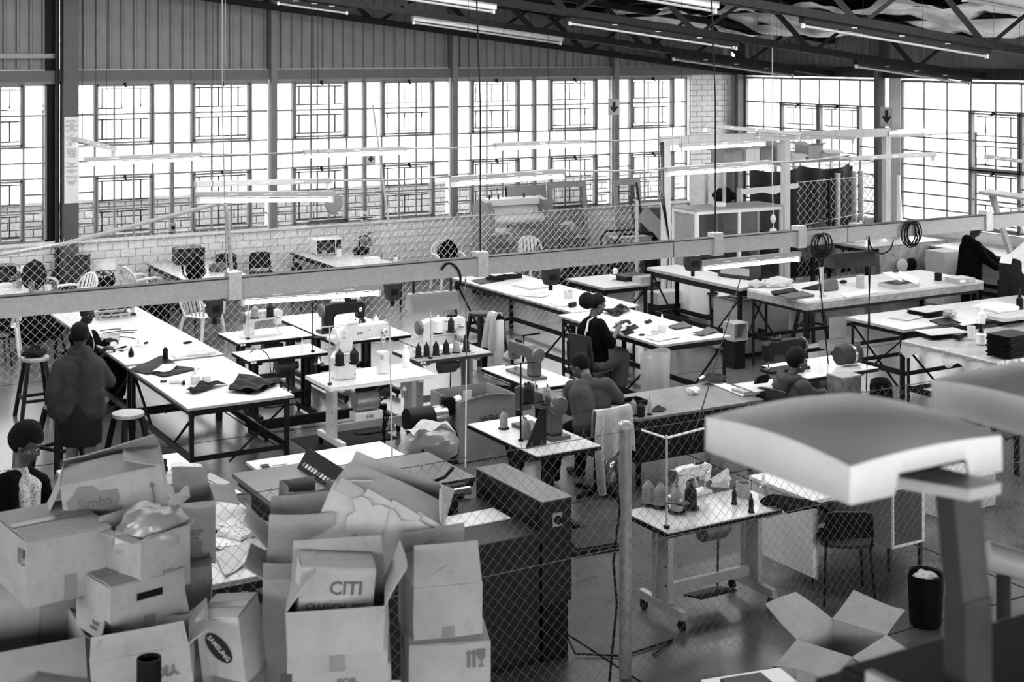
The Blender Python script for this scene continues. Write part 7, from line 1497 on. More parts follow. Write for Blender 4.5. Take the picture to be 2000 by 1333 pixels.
# junk heap: engines and frames
JM = mat('oily_metal', .04, .4, .4, .5, 7, .2); JM2 = mat('dusty_metal', .14, .5, .3, .5, 9, .2)
def engine(label, loc, s, seed, rz=0):
    rnd = random.Random(seed); r = root('old_engine', label, 'engine', loc, rz)
    MB().box((0, 0, .3*s), (.6*s, .45*s, .5*s)).obj('crankcase', JM, r, bev=.03*s); f = MB()
    hd = MB().box((.05*s, 0, .68*s), (.3*s, .3*s, .24*s)).obj('cylinder_block', JM2, r, bev=.02*s)
    for i in range(6): MB().box((.05*s, 0, (.58+.045*i)*s), (.4*s, .4*s, .012*s)).obj('cooling_fin', JM2, hd)
    MB().cyl((-.42*s, 0, .36*s), (-.3*s, 0, .36*s), .27*s, 26).obj('flywheel', JM, r, smooth=True); MB().cyl((-.43*s, 0, .36*s), (-.42*s, 0, .36*s), .18*s, 20).obj('fan_cover', CHROME, r)
    MB().lathe([(.02, -.25*s), (.14*s, -.24*s), (.16*s, -.1*s), (.16*s, .1*s), (.14*s, .24*s), (.02, .25*s)], (.15*s, .1*s, .9*s), 18, (0, PI/2, .3)).obj('fuel_tank', JM2, r, smooth=True)
    for i in range(5):
        a = Vector((rnd.uniform(-.35, .35), rnd.uniform(-.3, -.2), rnd.uniform(.2, .8)))*s; MB().tube([a, a+Vector((rnd.uniform(-.2, .2), -.08, rnd.uniform(-.2, .2)))*s, a+Vector((rnd.uniform(-.3, .3), .05, rnd.uniform(-.3, .1)))*s], .022*s, 6).obj('hose', BLACK, r, smooth=True)
    for x in (-.3, .3): MB().box((x*s, 0, .025*s), (.08*s, .6*s, .05*s)).obj('skid', BLACK, r)
    return r
def frame_unit(label, loc, w, d, h, rz=0):
    r = root('generator_frame', label, 'generator', loc, rz)
    for y in (-d/2, d/2): MB().tube([(-w/2, y, 0), (-w/2, y, h*.85), (-w/2+.12, y, h), (w/2-.12, y, h), (w/2, y, h*.85), (w/2, y, 0)], .025, 8).obj('tube_frame', BLACK, r, smooth=True)
    MB().bx(-w/2+.1, w/2-.1, -d/2+.06, d/2-.06, .06, h*.62).obj('engine_block', JM, r, bev=.03); MB().bx(-w/2+.08, w/2-.08, -d/2+.04, d/2-.04, h*.68, h*.92).obj('tank', mat('tank_grey', .2, .35, .2, .3, 6), r, bev=.05); MB().bx(-w/2+.15, w/2-.15, -d/2-.01, -d/2+.04, h*.72, h*.88).obj('label_plate', PLASTG, r)
    MB().cyl((0, -d/2+.03, h*.3), (0, -d/2, h*.3), h*.2, 20).obj('recoil_cover', JM2, r); MB().bx(-w/2, w/2, -d/2, d/2, .0, .05).obj('skid_plate', BLACK, r)
    return r
def onfl(px, py): return at(px, py, 0)
engine('oily engine with a big round flywheel under the roller machine', (13.35, 23.2, 0), 1.05, 1)
frame_unit('generator in a black tube frame with a pale plate, middle of the junk heap', (16.4, 23.2, 0), .95, .6, .95, -.1)
engine('dark engine in the junk heap just behind the high-backed white chair', (15.2, 23.6, 0), 1.1, 2, .5)
engine('tall finned engine stacked beneath the two leaning poles', (17.45, 24.0, 0.0), 1.25, 3, -.6)
frame_unit('second black tube frame tucked behind the pale tilted sheet', (17.0, 22.6, 0), .7, .5, .75, .4)
engine('small oily engine on the floor at the front of the junk heap', (14.9, 22.4, 0), .7, 4, .2)
engine('small engine between the finned engine and the pale leaning panel', (18.3, 23.5, 0), .8, 5, .9)
ts = root('tilted_sheet', 'pale grey sheet tilted across the junk heap', 'sheet', (16.9, 22.9, .8)); MB().box((0, 0, .2), (.35, .02, 1.0), (-.3, -.75, .2)).obj('sheet', CLOTHL, ts)
shell_chair('dark plastic shell chair slumped at the foot of the finned engine', (17.2, 21.9, 0), .3, DGREY)
# canteen clutter
def microwave(label, loc, rz, m, dm):
    r = root('microwave', label, 'microwave', loc, rz); MB().bx(-.25, .25, -.18, .18, .012, .29).obj('case', m, r, bev=.008); MB().bx(-.235, .12, -.186, -.181, .03, .275).obj('door', dm, r); MB().bx(-.2, .08, -.189, -.187, .07, .24).obj('door_glass', mat('oven_glass', .03, .1, 0, 0), r); MB().bx(.14, .235, -.186, -.181, .03, .275).obj('control_panel', dm, r)
    for i in range(3):
        for j in range(2): MB().bx(.155+.035*i, .18+.035*i, -.19, -.187, .06+.04*j, .085+.04*j).obj('button', PLASTG, r)
    for x in (-.2, .2):
        for y in (-.14, .14): MB().cyl((x, y, 0), (x, y, .012), .015, 8).obj('foot', BLACK, r)
    return r
microwave('black microwave oven on the canteen table by the wall', (7.95, 24.85, .751), -.05, mat('microwave_black', .03, .35, 0, .1, 5), BLACK)
microwave('white microwave oven on the second canteen table', (10.55, 24.75, .751), -.05, PLASTW, BLACK)
microwave('dark microwave oven on the crowded canteen table', (4.6, 24.3, .751), -.05, DGREY, BLACK)
def backpack(label, loc, rz, s=1.0, m=None):
    r = root('backpack', label, 'backpack', loc, rz); b = blob(.2*s, .03, int(loc[0]*10), (.95, .6, 1.1)); b.obj('bag', m or CLOTHB, r, smooth=True, loc=(0, 0, .215*s)); blob(.12*s, .04, 9, (1.1, .5, .8)).obj('front_pocket', m or CLOTHB, r, smooth=True, loc=(0, -.1*s, .15*s))
    for x in (-.08, .08): MB().tube([(x*s, .1*s, .38*s), (x*1.3*s, .19*s, .3*s), (x*1.2*s, .17*s, .12*s), (x*s, .1*s, .06*s)], .016*s, 6).obj('shoulder_strap', m or CLOTHB, r, smooth=True)
    MB().tube([(-.04*s, 0, .43*s), (0, 0, .455*s), (.04*s, 0, .43*s)], .012*s, 6).obj('carry_loop', m or CLOTHB, r, smooth=True); return r
backpack('dark rounded backpack on the crowded canteen table', at(70, 568, .751)+Vector((0, .1, 0)), .1, 1.05, CLOTHD)
backpack('black backpack with hanging straps on the black microwave table', at(385, 551, .751)+Vector((0, .1, 0)), .6, 1.0)
backpack('black rucksack sitting on a white armchair beside the roller machine', (12.75, 23.98, .455), .1, 1.1)
hb = root('black_handbag', 'black handbag on the high-backed white chair', 'handbag', (14.2, 23.0, .455)); blob(.17, .04, 77, (1.1, .7, .9)).obj('bag', LEATHER, hb, smooth=True, loc=(0, 0, .16)); MB().tube([(-.1, 0, .28), (-.06, 0, .45), (.06, 0, .45), (.1, 0, .28)], .014, 6).obj('handle', LEATHER, hb, smooth=True)
tb2 = root('white_tub', 'small white tub on the high-backed white chair', 'tub', (13.98, 22.85, .455)); MB().lathe([(.08, 0.001), (.1, .13), (.09, .13), (.07, .02), (.002, .02)], n=18).obj('tub', PLASTW, tb2, smooth=True)
dcl = root('draped_cloth', 'white cloth flung over the chair by the stanchion', 'cloth', (6.28, 24.5, 0)); MB().sheet(lambda u, v: (-.36+.72*u, .3+.06*math.sin(7*u)-.25*max(0, v-.5), .95-abs(v-.35)*(.75+.35*math.sin(5*u+1))), 18, 14, .012).obj('cloth', CLOTHW, dcl, smooth=True)
fb_ = root('floral_bag', 'black bag with a white floral band on the chair by the stanchion', 'bag', (6.28, 24.4, .46)); blob(.22, .04, 81, (1.05, .55, .8)).obj('bag', LEATHER, fb_, smooth=True, loc=(0, -.05, .18)); FLR = mat('floral_band', .5, .7, 0, 0); nt = FLR.node_tree; vo = nt.nodes.new('ShaderNodeTexVoronoi'); vo.inputs['Scale'].default_value = 26; rp = nt.nodes.new('ShaderNodeValToRGB'); rp.color_ramp.elements[0].position = .35; rp.color_ramp.elements[1].position = .42; rp.color_ramp.elements[0].color = (.7, .7, .7, 1); rp.color_ramp.elements[1].color = (.02, .02, .02, 1)
tc = nt.nodes.new('ShaderNodeTexCoord'); nt.links.new(tc.outputs['Object'], vo.inputs['Vector']); nt.links.new(vo.outputs['Distance'], rp.inputs[0]); nt.links.new(rp.outputs[0], nt.nodes['Principled BSDF'].inputs['Base Color'])
MB().sheet(lambda u, v: (-.2+.4*u, -.16-.03*math.sin(PI*u), .26+.11*v), 10, 2, .01).obj('floral_panel', FLR, fb_, smooth=True)
fe = root('fire_extinguisher', 'fire extinguisher with a white label hung on the wall by the second canteen table', 'fire extinguisher', atY(718, 510, 25.38)); MB().lathe([(.08, 0), (.095, .03), (.095, .36), (.06, .44), (.03, .46), (.03, .5), (.002, .5)], n=20).obj('cylinder', mat('extinguisher', .13, .3, 0, .1, 5), fe, smooth=True); MB().lathe([(.097, .12), (.097, .3)], n=20).obj('label_band', PAPER, fe, smooth=True)
MB().beam((0, 0, .52), (.1, -.02, .56), .03, .02).obj('handle', BLACK, fe); MB().tube([(-.03, 0, .5), (-.16, 0, .48), (-.17, 0, .3), (-.13, 0, .12)], .018, 8).obj('hose', RUBBER, fe, smooth=True)
ex2 = root('fire_extinguisher', 'slim dark fire extinguisher beside the broad stanchion', 'fire extinguisher', atY(104, 560, 25.1)); ex2.location.z = .0; MB().lathe([(.07, 0), (.08, .03), (.08, .55), (.04, .68), (.025, .76), (.002, .76)], n=16).obj('cylinder', DGREY, ex2, smooth=True); MB().beam((0, 0, .78), (.08, -.02, .82), .03, .02).obj('handle', BLACK, ex2)
lk = root('dark_locker', 'dark steel panel locker against the broad stanchion', 'locker', (5.95, 24.8, 0)); MB().bx(-.2, .2, -.2, .2, 0, 1.05).obj('cabinet', DGREY, lk, bev=.006); MB().bx(-.21, .21, -.21, .21, 1.051, 1.07).obj('lid', DGREY, lk)
def small(kind, label, px, py, z, h, r_, m, cat=None):
    o = root(kind, label, cat or kind.split('_')[-1], at(px, py, z)); MB().lathe([(r_*.9, 0.001), (r_, h), (r_*.9, h), (r_*.8, .01), (.002, .01)], n=16).obj('body', m, o, smooth=True); return o
for px, py, m, h, r_, nm, w in ((94, 573, PLASTW, .13, .05, 'white_cup', 'white beaker at the corner of the crowded canteen table'), (62, 575, JAR, .2, .05, 'glass_jar', 'glass jar with a dark lid on the crowded canteen table'), (36, 562, PLASTG, .1, .06, 'grey_mug', 'grey mug by the rounded backpack'), (12, 560, PAPER, .05, .11, 'white_dish', 'flat white dish at the rim of the crowded canteen table'), (85, 572, JAR, .12, .035, 'clear_glass', 'clear drinking glass next to the white beaker'), (662, 502, PLASTW, .14, .05, 'white_jar', 'white jar on the second canteen table'), (646, 480, JAR, .22, .05, 'glass_jar', 'tall clear jar beside the white microwave'), (743, 508, JAR, .17, .035, 'clear_glass', 'tall clear glass among the lunch things'), (372, 512, PLASTW, .14, .09, 'lunch_tub', 'stacked pale lunch tub by the black microwave'), (350, 515, JAR, .07, .08, 'clear_tub', 'low clear tub by the black microwave')):
    small(nm, w, px, py, .751, h, r_, m)
bottle('small labelled water bottle at the end of the second canteen table', at(773, 521, .751), PLASTW, .2, .04, BLACK)
for px, py, m, s, w in ((632, 497, CLOTHL, .13, 'pale knotted lunch bag before the white microwave'), (707, 497, CLOTHD, .14, 'dark cloth bag lying on the second canteen table'), (20, 545, CLOTHG, .15, 'grey patterned bag at the rim of the crowded canteen table'), (55, 540, CLOTHW, .16, 'crumpled white cloth on the crowded canteen table'), (425, 530, CLOTHG, .14, 'crumpled scarf next to the black backpack'), (22, 536, PLASTW, .13, 'white carrier bag in front of the dark microwave')):
    r = root('soft_bag', w, 'bag', at(px, py, .752)); blob(s, .08, int(px), (1.2, .8, .6)).obj('bag', m, r, smooth=True, loc=(0, 0, s*.45))
boxat('lunch_box', 'white lunch box at the end of the second canteen table', 'lunch box', 727, 516, .751, (.24, .18, .12), .1, PLASTW); boxat('lunch_box', 'small dark box at the corner of the crowded canteen table', 'box', 100, 566, .751, (.14, .14, .12), .2, CLOTHG)
for i, (px, py) in enumerate(((290, 620), (72, 625), (95, 650), (60, 660))): r = root('dark_bag', ('dark bag on the floor under the black microwave table', 'large dark bag under the crowded canteen table', 'black sack on the floor behind the woman in the cardigan', 'small dark bag under the crowded canteen table')[i], 'bag', at(px, py+10, 0)); blob(.25, .07, 90+i, (1.1, .8, .8)).obj('bag', CLOTHB, r, smooth=True, loc=(0, 0, .19))
swb = root('wall_socket', 'grey socket box on the first mullion below the sill', 'socket', atY(338, 445, YB-.14)); MB().bx(-.05, .05, 0, .06, -.08, .08).obj('box', GREYP, swb, bev=.005); MB().bx(-.03, .03, -.02, -.0, -.03, .03).obj('plug', BLACK, swb)
sw2 = root('wall_socket', 'white double socket on the sill beside the leaning pole', 'socket', atY(712, 424, YB-.1)); MB().bx(-.05, .05, 0, .05, -.1, .1).obj('box', PLASTW, sw2, bev=.005); MB().bx(-.02, .02, -.004, -.0, .02, .05).bx(-.02, .02, -.004, 0, -.06, -.03).obj('plug_holes', BLACK, sw2)
lp = root('ledge_plate', 'dark sheet-metal ledge on the sill above the white microwave', 'ledge', atY(690, 428, YB-.2)); MB().bx(-.9, .4, -.05, .12, 0, .02).obj('ledge', DGREY, lp); fd = root('window_fan', 'round grey fan guard standing in the lower window by the leaning pole', 'fan', atY(651, 420, YB-.12)); MB().lathe([(.02, 0), (.18, 0), (.19, .03), (.17, .05), (.02, .06)], (0, 0, .22), 20, (PI/2, 0, 0)).obj('fan_body', PLASTG, fd, smooth=True); MB().bx(-.1, .1, -.03, .03, 0, .04).obj('base', PLASTG, fd)
# ---------------------------------------------------------------- tall slotted benches
H1 = 1.101
rd_ = root('radio_box', 'grey metal radio-like box with a handle plate on the narrow slotted bench', 'radio', at(1447, 545, H1)+Vector((.05, .1, 0)), .35); MB().bx(-.13, .13, -.3, .3, .012, .21).obj('case', DGREY, rd_, bev=.006); MB().bx(-.132, -.1301, -.25, .25, .06, .17).obj('face', GREYP, rd_)
for x in (-.1, .1): MB().bx(x-.02, x+.02, -.25, .25, 0, .012).obj('foot', BLACK, rd_)
mg = small('white_mug', 'white mug on the wide slotted bench', 1539, 558, H1, .1, .045, PLASTW); MB().tube([(.045, 0, .08), (.08, 0, .07), (.08, 0, .04), (.045, 0, .03)], .006, 6).obj('handle', BLACK, mg, smooth=True)
pbg = root('plastic_bag', 'white crumpled plastic bag on the wide slotted bench', 'plastic bag', at(1515, 560, H1)); blob(.16, .09, 101, (1.6, .8, .5)).obj('film', BAGM, pbg, smooth=True, loc=(0, 0, .06)); rag = root('rag_roll', 'rolled striped rag at the corner of the wide slotted bench', 'rag', at(1477, 562, H1)); blob(.09, .09, 103, (1.2, .9, .7)).obj('rag', CLOTHL, rag, smooth=True, loc=(0, 0, .05))
for i, (pts, m, w) in enumerate((((((1506, 573), (1550, 566), (1560, 572), (1512, 579)), LEATHER, 'dark leather pad, upper one on the wide slotted bench'), (((1520, 580), (1565, 572), (1590, 580), (1540, 587)), CLOTHG, 'grey board sheets on the wide slotted bench'), (((1640, 576), (1700, 566), (1716, 572), (1655, 582)), PAPER, 'white sheet in the middle of the wide slotted bench')))): scrap('bench_sheet', w, 'sheet', pts, H1, m, .008, 0, None, 3 if i < 2 else 1)
pch = root('dark_pouch', 'dark canvas pouch standing on the wide slotted bench', 'pouch', at(1618, 568, H1)); MB().prism([(-.16, 0), (.16, 0), (.14, .16), (-.12, .16)], -.06, .06, 'y').obj('pouch', CLOTHG, pch, bev=.03); scrap('triangle_flap', 'dark triangular flap lying in front of the pouch', 'flap', ((1565, 565), (1600, 556), (1612, 566), (1590, 568)), H1, CLOTHD, .01)
lpst = root('lamp_post', 'bright upright clamp rod by the dark pouch', 'clamp', at(1607, 581, H1)); MB().cyl((0, 0, 0), (0, 0, .42), .012, 8).obj('rod', CHROME, lpst); MB().cyl((-.05, 0, .2), (-.05, 0, .42), .025, 12).obj('sleeve', GALV, lpst, smooth=True); MB().lathe([(.05, 0), (.05, .02), (.01, .03)], n=14).obj('base', CHROME, lpst, smooth=True)
boxat('pencil_block', 'grey upright pencil box on the wide slotted bench', 'pencil box', 1680, 563, H1, (.09, .08, .18), .2, PLASTG)
ltr = tray('letter_tray', 'grey letter tray with scattered documents on the wide slotted bench', 'tray', 1755, 560, H1, (.5, .34, .06), .1, CARD, .012); MB().box((.05, .08, .13), (.42, .3, .005), (.35, .1, .35)).obj('document', PAPER, ltr); MB().box((.22, .0, .11), (.35, .3, .005), (.3, -.12, .6)).obj('document', PAPER, ltr); MB().box((-.05, -.05, .08), (.2, .1, .04), (0, 0, .3)).obj('stapler', CLOTHG, ltr, bev=.015)
bnd = root('ring_binder', 'grey ring binder with a label lying on the wide slotted bench', 'binder', at(1880, 552, H1)+Vector((0, .05, 0)), -.12); MB().bx(-.17, .17, -.14, .14, .001, .07).obj('binder', GREYP, bnd, bev=.006); MB().bx(-.12, -.02, -.1425, -.14, .015, .055).obj('spine_label', PAPER, bnd); MB().cyl((.08, -.144, .035), (.08, -.14, .035), .012, 12).obj('finger_hole', PLASTW, bnd)
small('ink_pot', 'dark ink pot on a stack behind the letter tray', 1832, 548, H1, .11, .06, BLACK); boxat('paper_stack', 'stack of white paper behind the ring binder', 'paper', 1845, 546, H1, (.3, .22, .05), .3, PAPER)
ms = root('black_mouse', 'small black object on a pad in the middle of the wide slotted bench', 'mouse', at(1647, 553, H1)); MB().ell((0, 0, .02), (.07, .04, .025), 14, 8).obj('shell', BLACK, ms, smooth=True); scrap('mouse_pad', 'pale pad beneath the small black object', 'pad', ((1638, 556), (1668, 552), (1692, 557), (1655, 562)), H1-.004, PLASTG, .003)
# under the benches
fc_ = root('filing_cabinet', 'pale two-door cabinet under the wide slotted bench', 'cabinet', (13.52, 16.2, 0), 0); MB().bx(0, .95, 0, .62, .06, .82).obj('cabinet', GREYP, fc_, bev=.005); MB().bx(.02, .93, .02, .6, 0, .059).obj('plinth', BLACK, fc_); MB().bx(.03, .46, -.014, -.001, .08, .8).obj('door', GREYP, fc_, bev=.003); MB().bx(.49, .92, -.014, -.001, .08, .8).obj('door', GREYP, fc_, bev=.003)
fc_.location = (13.55, 16.35, 0)
bkb = root('black_cool_bag', 'black cool bag on top of the pale two-door cabinet', 'bag', (14.25, 16.6, .822)); MB().bx(-.2, .2, -.14, .14, 0, .28).obj('bag', CLOTHB, bkb, bev=.04); MB().tube([(-.12, -.15, .2), (-.1, -.17, .05), (.1, -.17, .05), (.12, -.15, .2)], .015, 6).obj('strap', CLOTHB, bkb)
for i in range(4): r = root('magazine', ('bottom', 'second', 'third', 'top')[i]+' magazine of the stack on the pale two-door cabinet', 'magazine', (13.8, 16.65, .822+.014*i), .1*i, 'magazines on the cabinet'); MB().bx(-.15, .15, -.11, .11, 0, .013).obj('pages', (PAPER, BLACK, CLOTHG, PAPER)[i], r)
bxs = boxat('printed_carton', 'white printed carton on the floor under the wide slotted bench', 'carton', 1630, 728, 0, (.5, .35, .36), 0, PLASTW); bxs.location = at(1630, 732, 0)+Vector((.0, .25, 0))
for i in range(3):
    for j in range(3): MB().bx(-.0, .05, -.001, 0, 0, .05).obj('print_mark', INK, bxs, loc=(.0+.08*i, -.1755, .08+.09*j))
opn = tray('open_carton', 'open grey carton of small tools on the low rail under the wide slotted bench', 'carton', 1640, 680, .42, (.5, .3, .1), 0, CARD, .008); MB().box((.1, .14, .25), (.32, .008, .3)).obj('raised_lid', CARD, opn)
plt = root('pallet', 'dark wooden pallet carrying bags under the narrow slotted bench', 'pallet', at(1420, 640, 0)+Vector((.1, .5, 0)), 0)
for y in (-.5, -.25, 0, .25, .5): MB().bx(-.7, .7, y-.06, y+.06, .12, .15).obj('deck_board', DWOOD, plt)
for x in (-.6, 0, .6):
    for y in (-.5, 0, .5): MB().bx(x-.06, x+.06, y-.06, y+.06, 0, .119).obj('block', DWOOD, plt)
for i, (dx, dy, m) in enumerate(((-.35, .1, PLASTW), (.2, -.1, CLOTHW), (.45, .25, PLASTW))):
    r = root('sack', ('white carton-like sack', 'puffy white sack', 'rear pale sack')[i]+' standing on the dark pallet', 'sack', plt.location+Vector((dx, dy, .151)))
    if i == 0: MB().bx(-.22, .22, -.2, .2, 0, .6).obj('sack', m, r, bev=.02)
    else: blob(.26, .06, 110+i, (1, .85, .9)).obj('sack', m, r, smooth=True, loc=(0, 0, .2))
bk2 = small('round_bucket', 'pale round bucket on the floor behind the end cutting table', 1367, 652, 0, .3, .17, PLASTG); bk2.location = at(1367, 655, 0)
bk3 = small('roll_tube', 'black tube standing on the floor beside the partition post', 1316, 618, 0, .45, .08, BLACK)
fb2 = boxat('flat_carton', 'small pale carton under the trestle table', 'carton', 1298, 592, .35, (.5, .3, .2), 0, CARDL); MB().bx(-.24, .24, -.14, .14, -.34, 0).obj('stand', STEEL, fb2)
# trestle table things
for px, py, d, m, w in ((1232, 543, (.5, .36, .08), BLACK, 'dark patterned tray on the trestle table'), (1262, 548, (.42, .2, .1), CARD, 'grey box file with a white dot on the trestle table')): boxat('box_file', w, 'box', px, py+3, .821, d, .1, m)
bottle('white bottle on the trestle table beside the box file', Vector((13.3, 19.2, .821)), PLASTW, .2, .04); rl2 = root('tape_reel', 'white tape reel lying on the trestle table edge', 'reel', at(1203, 547, .821)); MB().cyl((-.1, 0, .04), (.1, 0, .04), .04, 14).obj('reel', PLASTW, rl2, smooth=True)
# jerrycan bench and right-hand clutter
jb = worktable('side_bench', 'pale bench carrying a jerrycan and glue funnels by the side wall', 'bench', 18.6, 20.6, 18.9, 20.0, 1.0, WHITETOP, .05, low=.2, brace=False)
MB().bx(-.95, .95, -.5, -.48, .1, .94).obj('front_board', WOODED, jb)
jc = root('jerrycan', 'white jerrycan with a printed label on the pale side bench', 'jerrycan', (18.95, 19.5, 1.001)); MB().prism([(-.14, 0), (.14, 0), (.14, .3), (.05, .36), (-.1, .36), (-.14, .3)], -.1, .1, 'y').obj('can', PLASTW, jc, bev=.02); MB().bx(-.09, .09, -.105, -.101, .06, .24).obj('label_patch', PLASTG, jc); MB().cyl((.09, 0, .33), (.09, 0, .39), .03, 12).obj('cap', PLASTW, jc)
for i, (x, y, m, w) in enumerate(((19.4, 19.4, PAPER, 'white paper cone on the pale side bench'), (20.1, 19.5, CLOTHL, 'grey round guard on the pale side bench'), (19.75, 19.75, PLASTW, 'white tub on the pale side bench'))):
    r = root('bench_funnel', w, 'funnel', (x, y, 1.001)); MB().lathe([(.16, 0), (.15, .02), (.02, .28), (.004, .28)] if i == 0 else [(.14, 0), (.15, .05), (.13, .22), (.004, .23)], n=18).obj('body', m, r, smooth=True)
sgt = root('tilted_screen', 'grey framed glass screen tilted over a bench at the frame edge', 'screen', atZ(1960, 540, 23.0)); sgt.location.z = 0
for k, (a, b) in enumerate((((1935, 375), (1990, 545)), ((2040, 395), (2075, 540)))): p, q = atZ(*a, 23.2-.4*k), atZ(*b, 22.8-.4*k); MB().beam(p-sgt.location, q-sgt.location, .1, .06).obj('frame_bar', GREYP, sgt)
p, q = atZ(1922, 374, 23.2), atZ(2040, 392, 22.6); MB().beam(p-sgt.location, q-sgt.location, .5, .04, (0, 0, 1)).obj('top_shelf', GREYP, sgt)
a_, b_, c_, d_ = [atZ(*v)-sgt.location for v in ((1943, 385, 23.2), (2042, 400, 22.8), (2075, 540, 22.4), (1990, 540, 22.8))]; MB().add([a_, b_, c_, d_], [(0, 1, 2, 3)]).obj('pane', GLASS, sgt)
p, q = atZ(1988, 548, 22.8), atZ(2080, 548, 22.4); MB().beam(p-sgt.location, q-sgt.location, .2, .3).obj('base', DGREY, sgt); MB().bx(.2, .8, -.3, .3, 0, q.z-.14).obj('stand', STEEL, sgt)
wbn = worktable('white_bench', 'white work bench under the hands of the person in the black jacket', 'bench', 20.05, 20.85, 16.3, 18.8, .95, WHITETOP, .04, low=.2, brace=False)
bk = root('black_bucket', 'large black bucket standing beyond the wide slotted bench', 'bucket', at(1778, 570, 0)+Vector((.1, 0, 0))); bk.location.z = 0; MB().lathe([(.2, 0), (.22, .02), (.27, .72), (.285, .73), (.285, .76), (.26, .76), (.2, .04), (.004, .04)], n=28).obj('bucket', BLACK, bk, smooth=True); MB().tube([(-.27, 0, .66), (-.2, -.2, .5), (0, -.28, .42), (.2, -.2, .5), (.27, 0, .66)], .012, 6).obj('bail', BLACK, bk, smooth=True)
sk_ = root('white_sack', 'open white plastic sack beside the large black bucket', 'sack', bk.location+Vector((.32, -.42, 0))); MB().sheet(lambda u, v: ((.26+.05*v)*math.cos(2*PI*u), (.24+.05*v)*math.sin(2*PI*u), .02+.62*v+.05*math.sin(6*PI*u)*v), 24, 8, .004).obj('film', BAGM, sk_, smooth=True); blob(.22, .08, 121, (1, 1, .9)).obj('contents', PLASTW, sk_, smooth=True, loc=(0, 0, .25))
boxat('pale_cabinet', 'plain pale carton standing behind the person in the black jacket', 'carton', 1845, 592, 0, (.5, .45, .95), 0, CARDL).location.z = 0
wp = root('timber_pile', 'pile of planks on the floor by the partition post', 'planks', (18.4, 19.9, 0))
for i in range(6): MB().bx(-.9+.1*(i % 3), .8+.08*i, -.12, .12, .05*i+.001, .05*i+.046).obj('plank', WOOD, wp)
sd_ = root('scarred_board', 'scarred painted board leaning behind the black bucket', 'board', (19.6, 18.75, 0)); MB().box((0, 0, .5), (1.6, .03, .95), (-.06, 0, 0)).obj('board', mat('scarred_paint', .35, .7, 0, .4, 5, 0, .3, .4), sd_)
for i, (dx, m) in enumerate(((-.35, PLASTW), (-.12, BLACK), (.3, PLASTG))): r = root('hanging_pouch', ('white', 'black', 'grey ring-shaped')[i]+' pouch hung on the scarred board', 'pouch', (19.6+dx, 18.7, .5)); MB().lathe([(.1, 0), (.12, .02), (.12, .06), (.06, .07)], (0, 0, .15), 18, (PI/2, 0, 0)).obj('pouch', m, r, smooth=True)
wd = root('wired_board', 'dark board wrapped with loose black wire by the chain-link gate', 'board', atY(1590, 470, 19.4)); MB().box((0, 0, 0), (.85, .03, .42), (-.3, -.42, .1)).obj('board', DGREY, wd)
for i in range(4): MB().tube([(-.3+.18*i, -.06, .25+.05*i), (-.28+.2*i, -.08, 0), (-.2+.2*i, -.05, -.25)], .009, 5).obj('wire', BLACK, wd)
MB().bx(-.03, .03, .0, .06, -wd.location.z, -.1).obj('prop', STEEL, wd)
lmp = root('bulb_shade', 'pale cone lamp shade hanging beside the wired board', 'lamp shade', atY(1510, 468, 19.2)); MB().lathe([(.03, .2), (.06, .18), (.13, -.1), (.12, -.1), (.05, .16), (.002, .18)], n=18).obj('shade', PLASTW, lmp, smooth=True); MB().tube([(0, 0, .2), (.02, .02, .35), (-.0, .02, 1.0), (0, .02, roof_z(lmp.location.x)-lmp.location.z-.04)], .008, 6).obj('flex', PLASTW, lmp); MB().ell((0, 0, .36), (.05, .05, .08), 12, 8).obj('cloth_knot', CLOTHW, lmp, smooth=True)
# loaded rack benches
H2 = .921
def stack(label, px, py, z, w, d, n, th, m, rz=0, jit=.012, edge=None):
    r = root('leather_stack', label, 'stack', at(px, py, z), rz)
    for k in range(n): MB().bx(-w/2, w/2, -d/2, d/2, 0, th*.92).obj('layer', (edge or m) if k < n-1 else m, r, loc=(random.uniform(-jit, jit), random.uniform(-jit, jit), .001+k*th), rot=(0, 0, random.uniform(-.05, .05)))
    return r
stack('tall stack of black leather panels with pale top on the leather bench', 1815, 615, H2, .5, .34, 9, .009, CARDL, .1, .012, LEATHER)
stack('low stack of dark leather sheets on the edge of the leather bench', 1840, 655, .86, .6, .36, 6, .008, CARDL, -.15, .02, LEATHER)
stack('tall black stack of leather pieces on the plastic-covered bench', 1972, 694, .862, .46, .32, 24, .011, LEATHER, .1, .012)
stack('stack of white-edged boards at the rear of the leather bench', 1945, 606, H2, .55, .34, 4, .018, PAPER, .1, .02)
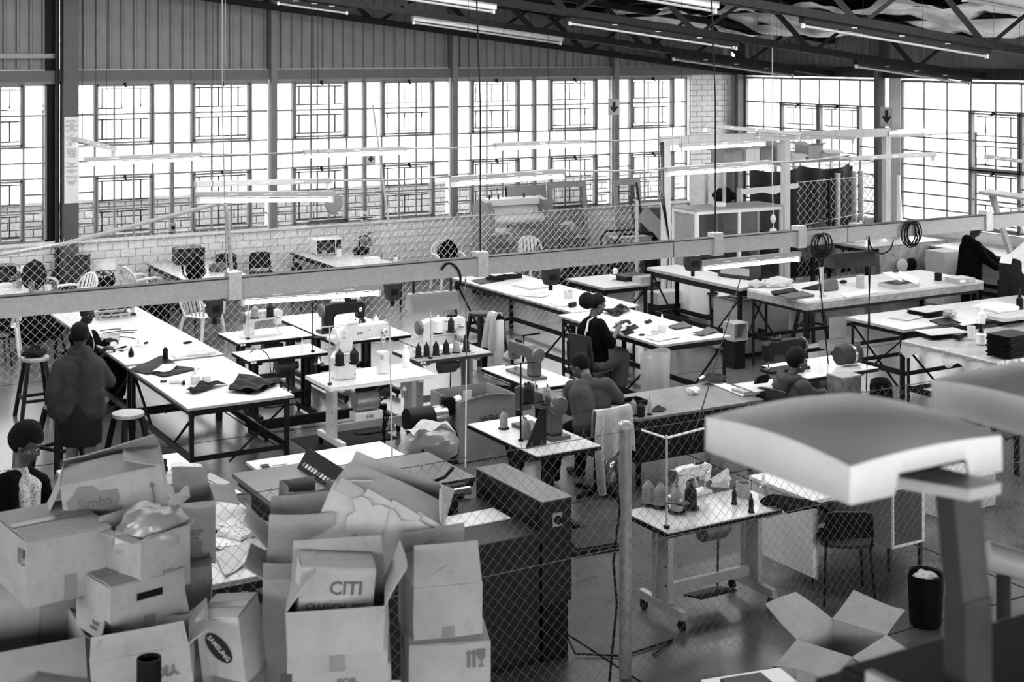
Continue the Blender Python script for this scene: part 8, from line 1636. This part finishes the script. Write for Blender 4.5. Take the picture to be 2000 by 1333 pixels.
stack('stack of pale boards at the far end of the leather bench', 1975, 622, H2, .6, .3, 3, .015, CARDL, .0, .02)
for i, (pts, w, m) in enumerate(((((1735, 622), (1770, 613), (1806, 620), (1770, 628)), 'empty rectangular board frame on the leather bench', CARDL), (((1815, 628), (1850, 622), (1880, 634), (1840, 638)), 'dark leather sheet under pale boards on the leather bench', LEATHER), (((1868, 632), (1900, 626), (1915, 632), (1880, 638)), 'pale card strips on the leather bench', PAPER))): scrap('bench_sheet', w, 'sheet', pts, H2, m, .006, 0, None, 2)
bg = root('offcut_bag', 'small clear bag of offcuts tucked beside the black leather stack', 'plastic bag', at(1855, 622, H2)); blob(.1, .09, 131, (1.2, .8, .6)).obj('bag', CLEAR, bg, smooth=True, loc=(0, 0, .06)); blob(.07, .1, 132, (1.2, .8, .6)).obj('offcuts', CLOTHD, bg, smooth=True, loc=(0, 0, .05))
bottle('tall glue bottle with a black pointed cap on the plastic-covered bench', at(1916, 672, .862), PLASTW, .17, .06, BLACK, True); bottle('white glue bottle with a black pointed cap on the leather bench', at(1917, 633, H2), PLASTW, .2, .05, PLASTW); small('white_roll', 'white roll standing on the leather bench edge', 1897, 662, .862, .16, .05, PLASTW, 'roll'); bottle('black cone bottle near the frame edge on the leather bench', at(1992, 604, H2), BLACK, .2, .05, BLACK, True)
boxat('grey_tool', 'grey hand tool lying by the white roll', 'tool', 1872, 662, .862, (.16, .08, .06), .3, STEEL)
lowt = worktable('low_white_table', 'low white table behind the white hoods at the frame edge', 'table', 12.3, 14.6, 9.4, 10.4, .7, WHITETOP, .04, low=0, brace=False); scrap('dark_pad', 'dark pad on the low white table by the hoods', 'pad', ((1955, 850), (1990, 838), (2000, 850), (1965, 862)), .702, LEATHER, .02)
pc = boxat('printed_carton', 'printed carton under the low white table at the frame edge', 'carton', 1985, 930, .0, (.8, .5, .32), 0, CARDL); pc.location = (10.95, 10.0, 0); text('W  Natural  Co', .07, (0, -.2515, .2), (PI/2, 0, 0), pc, INKG, 'print')
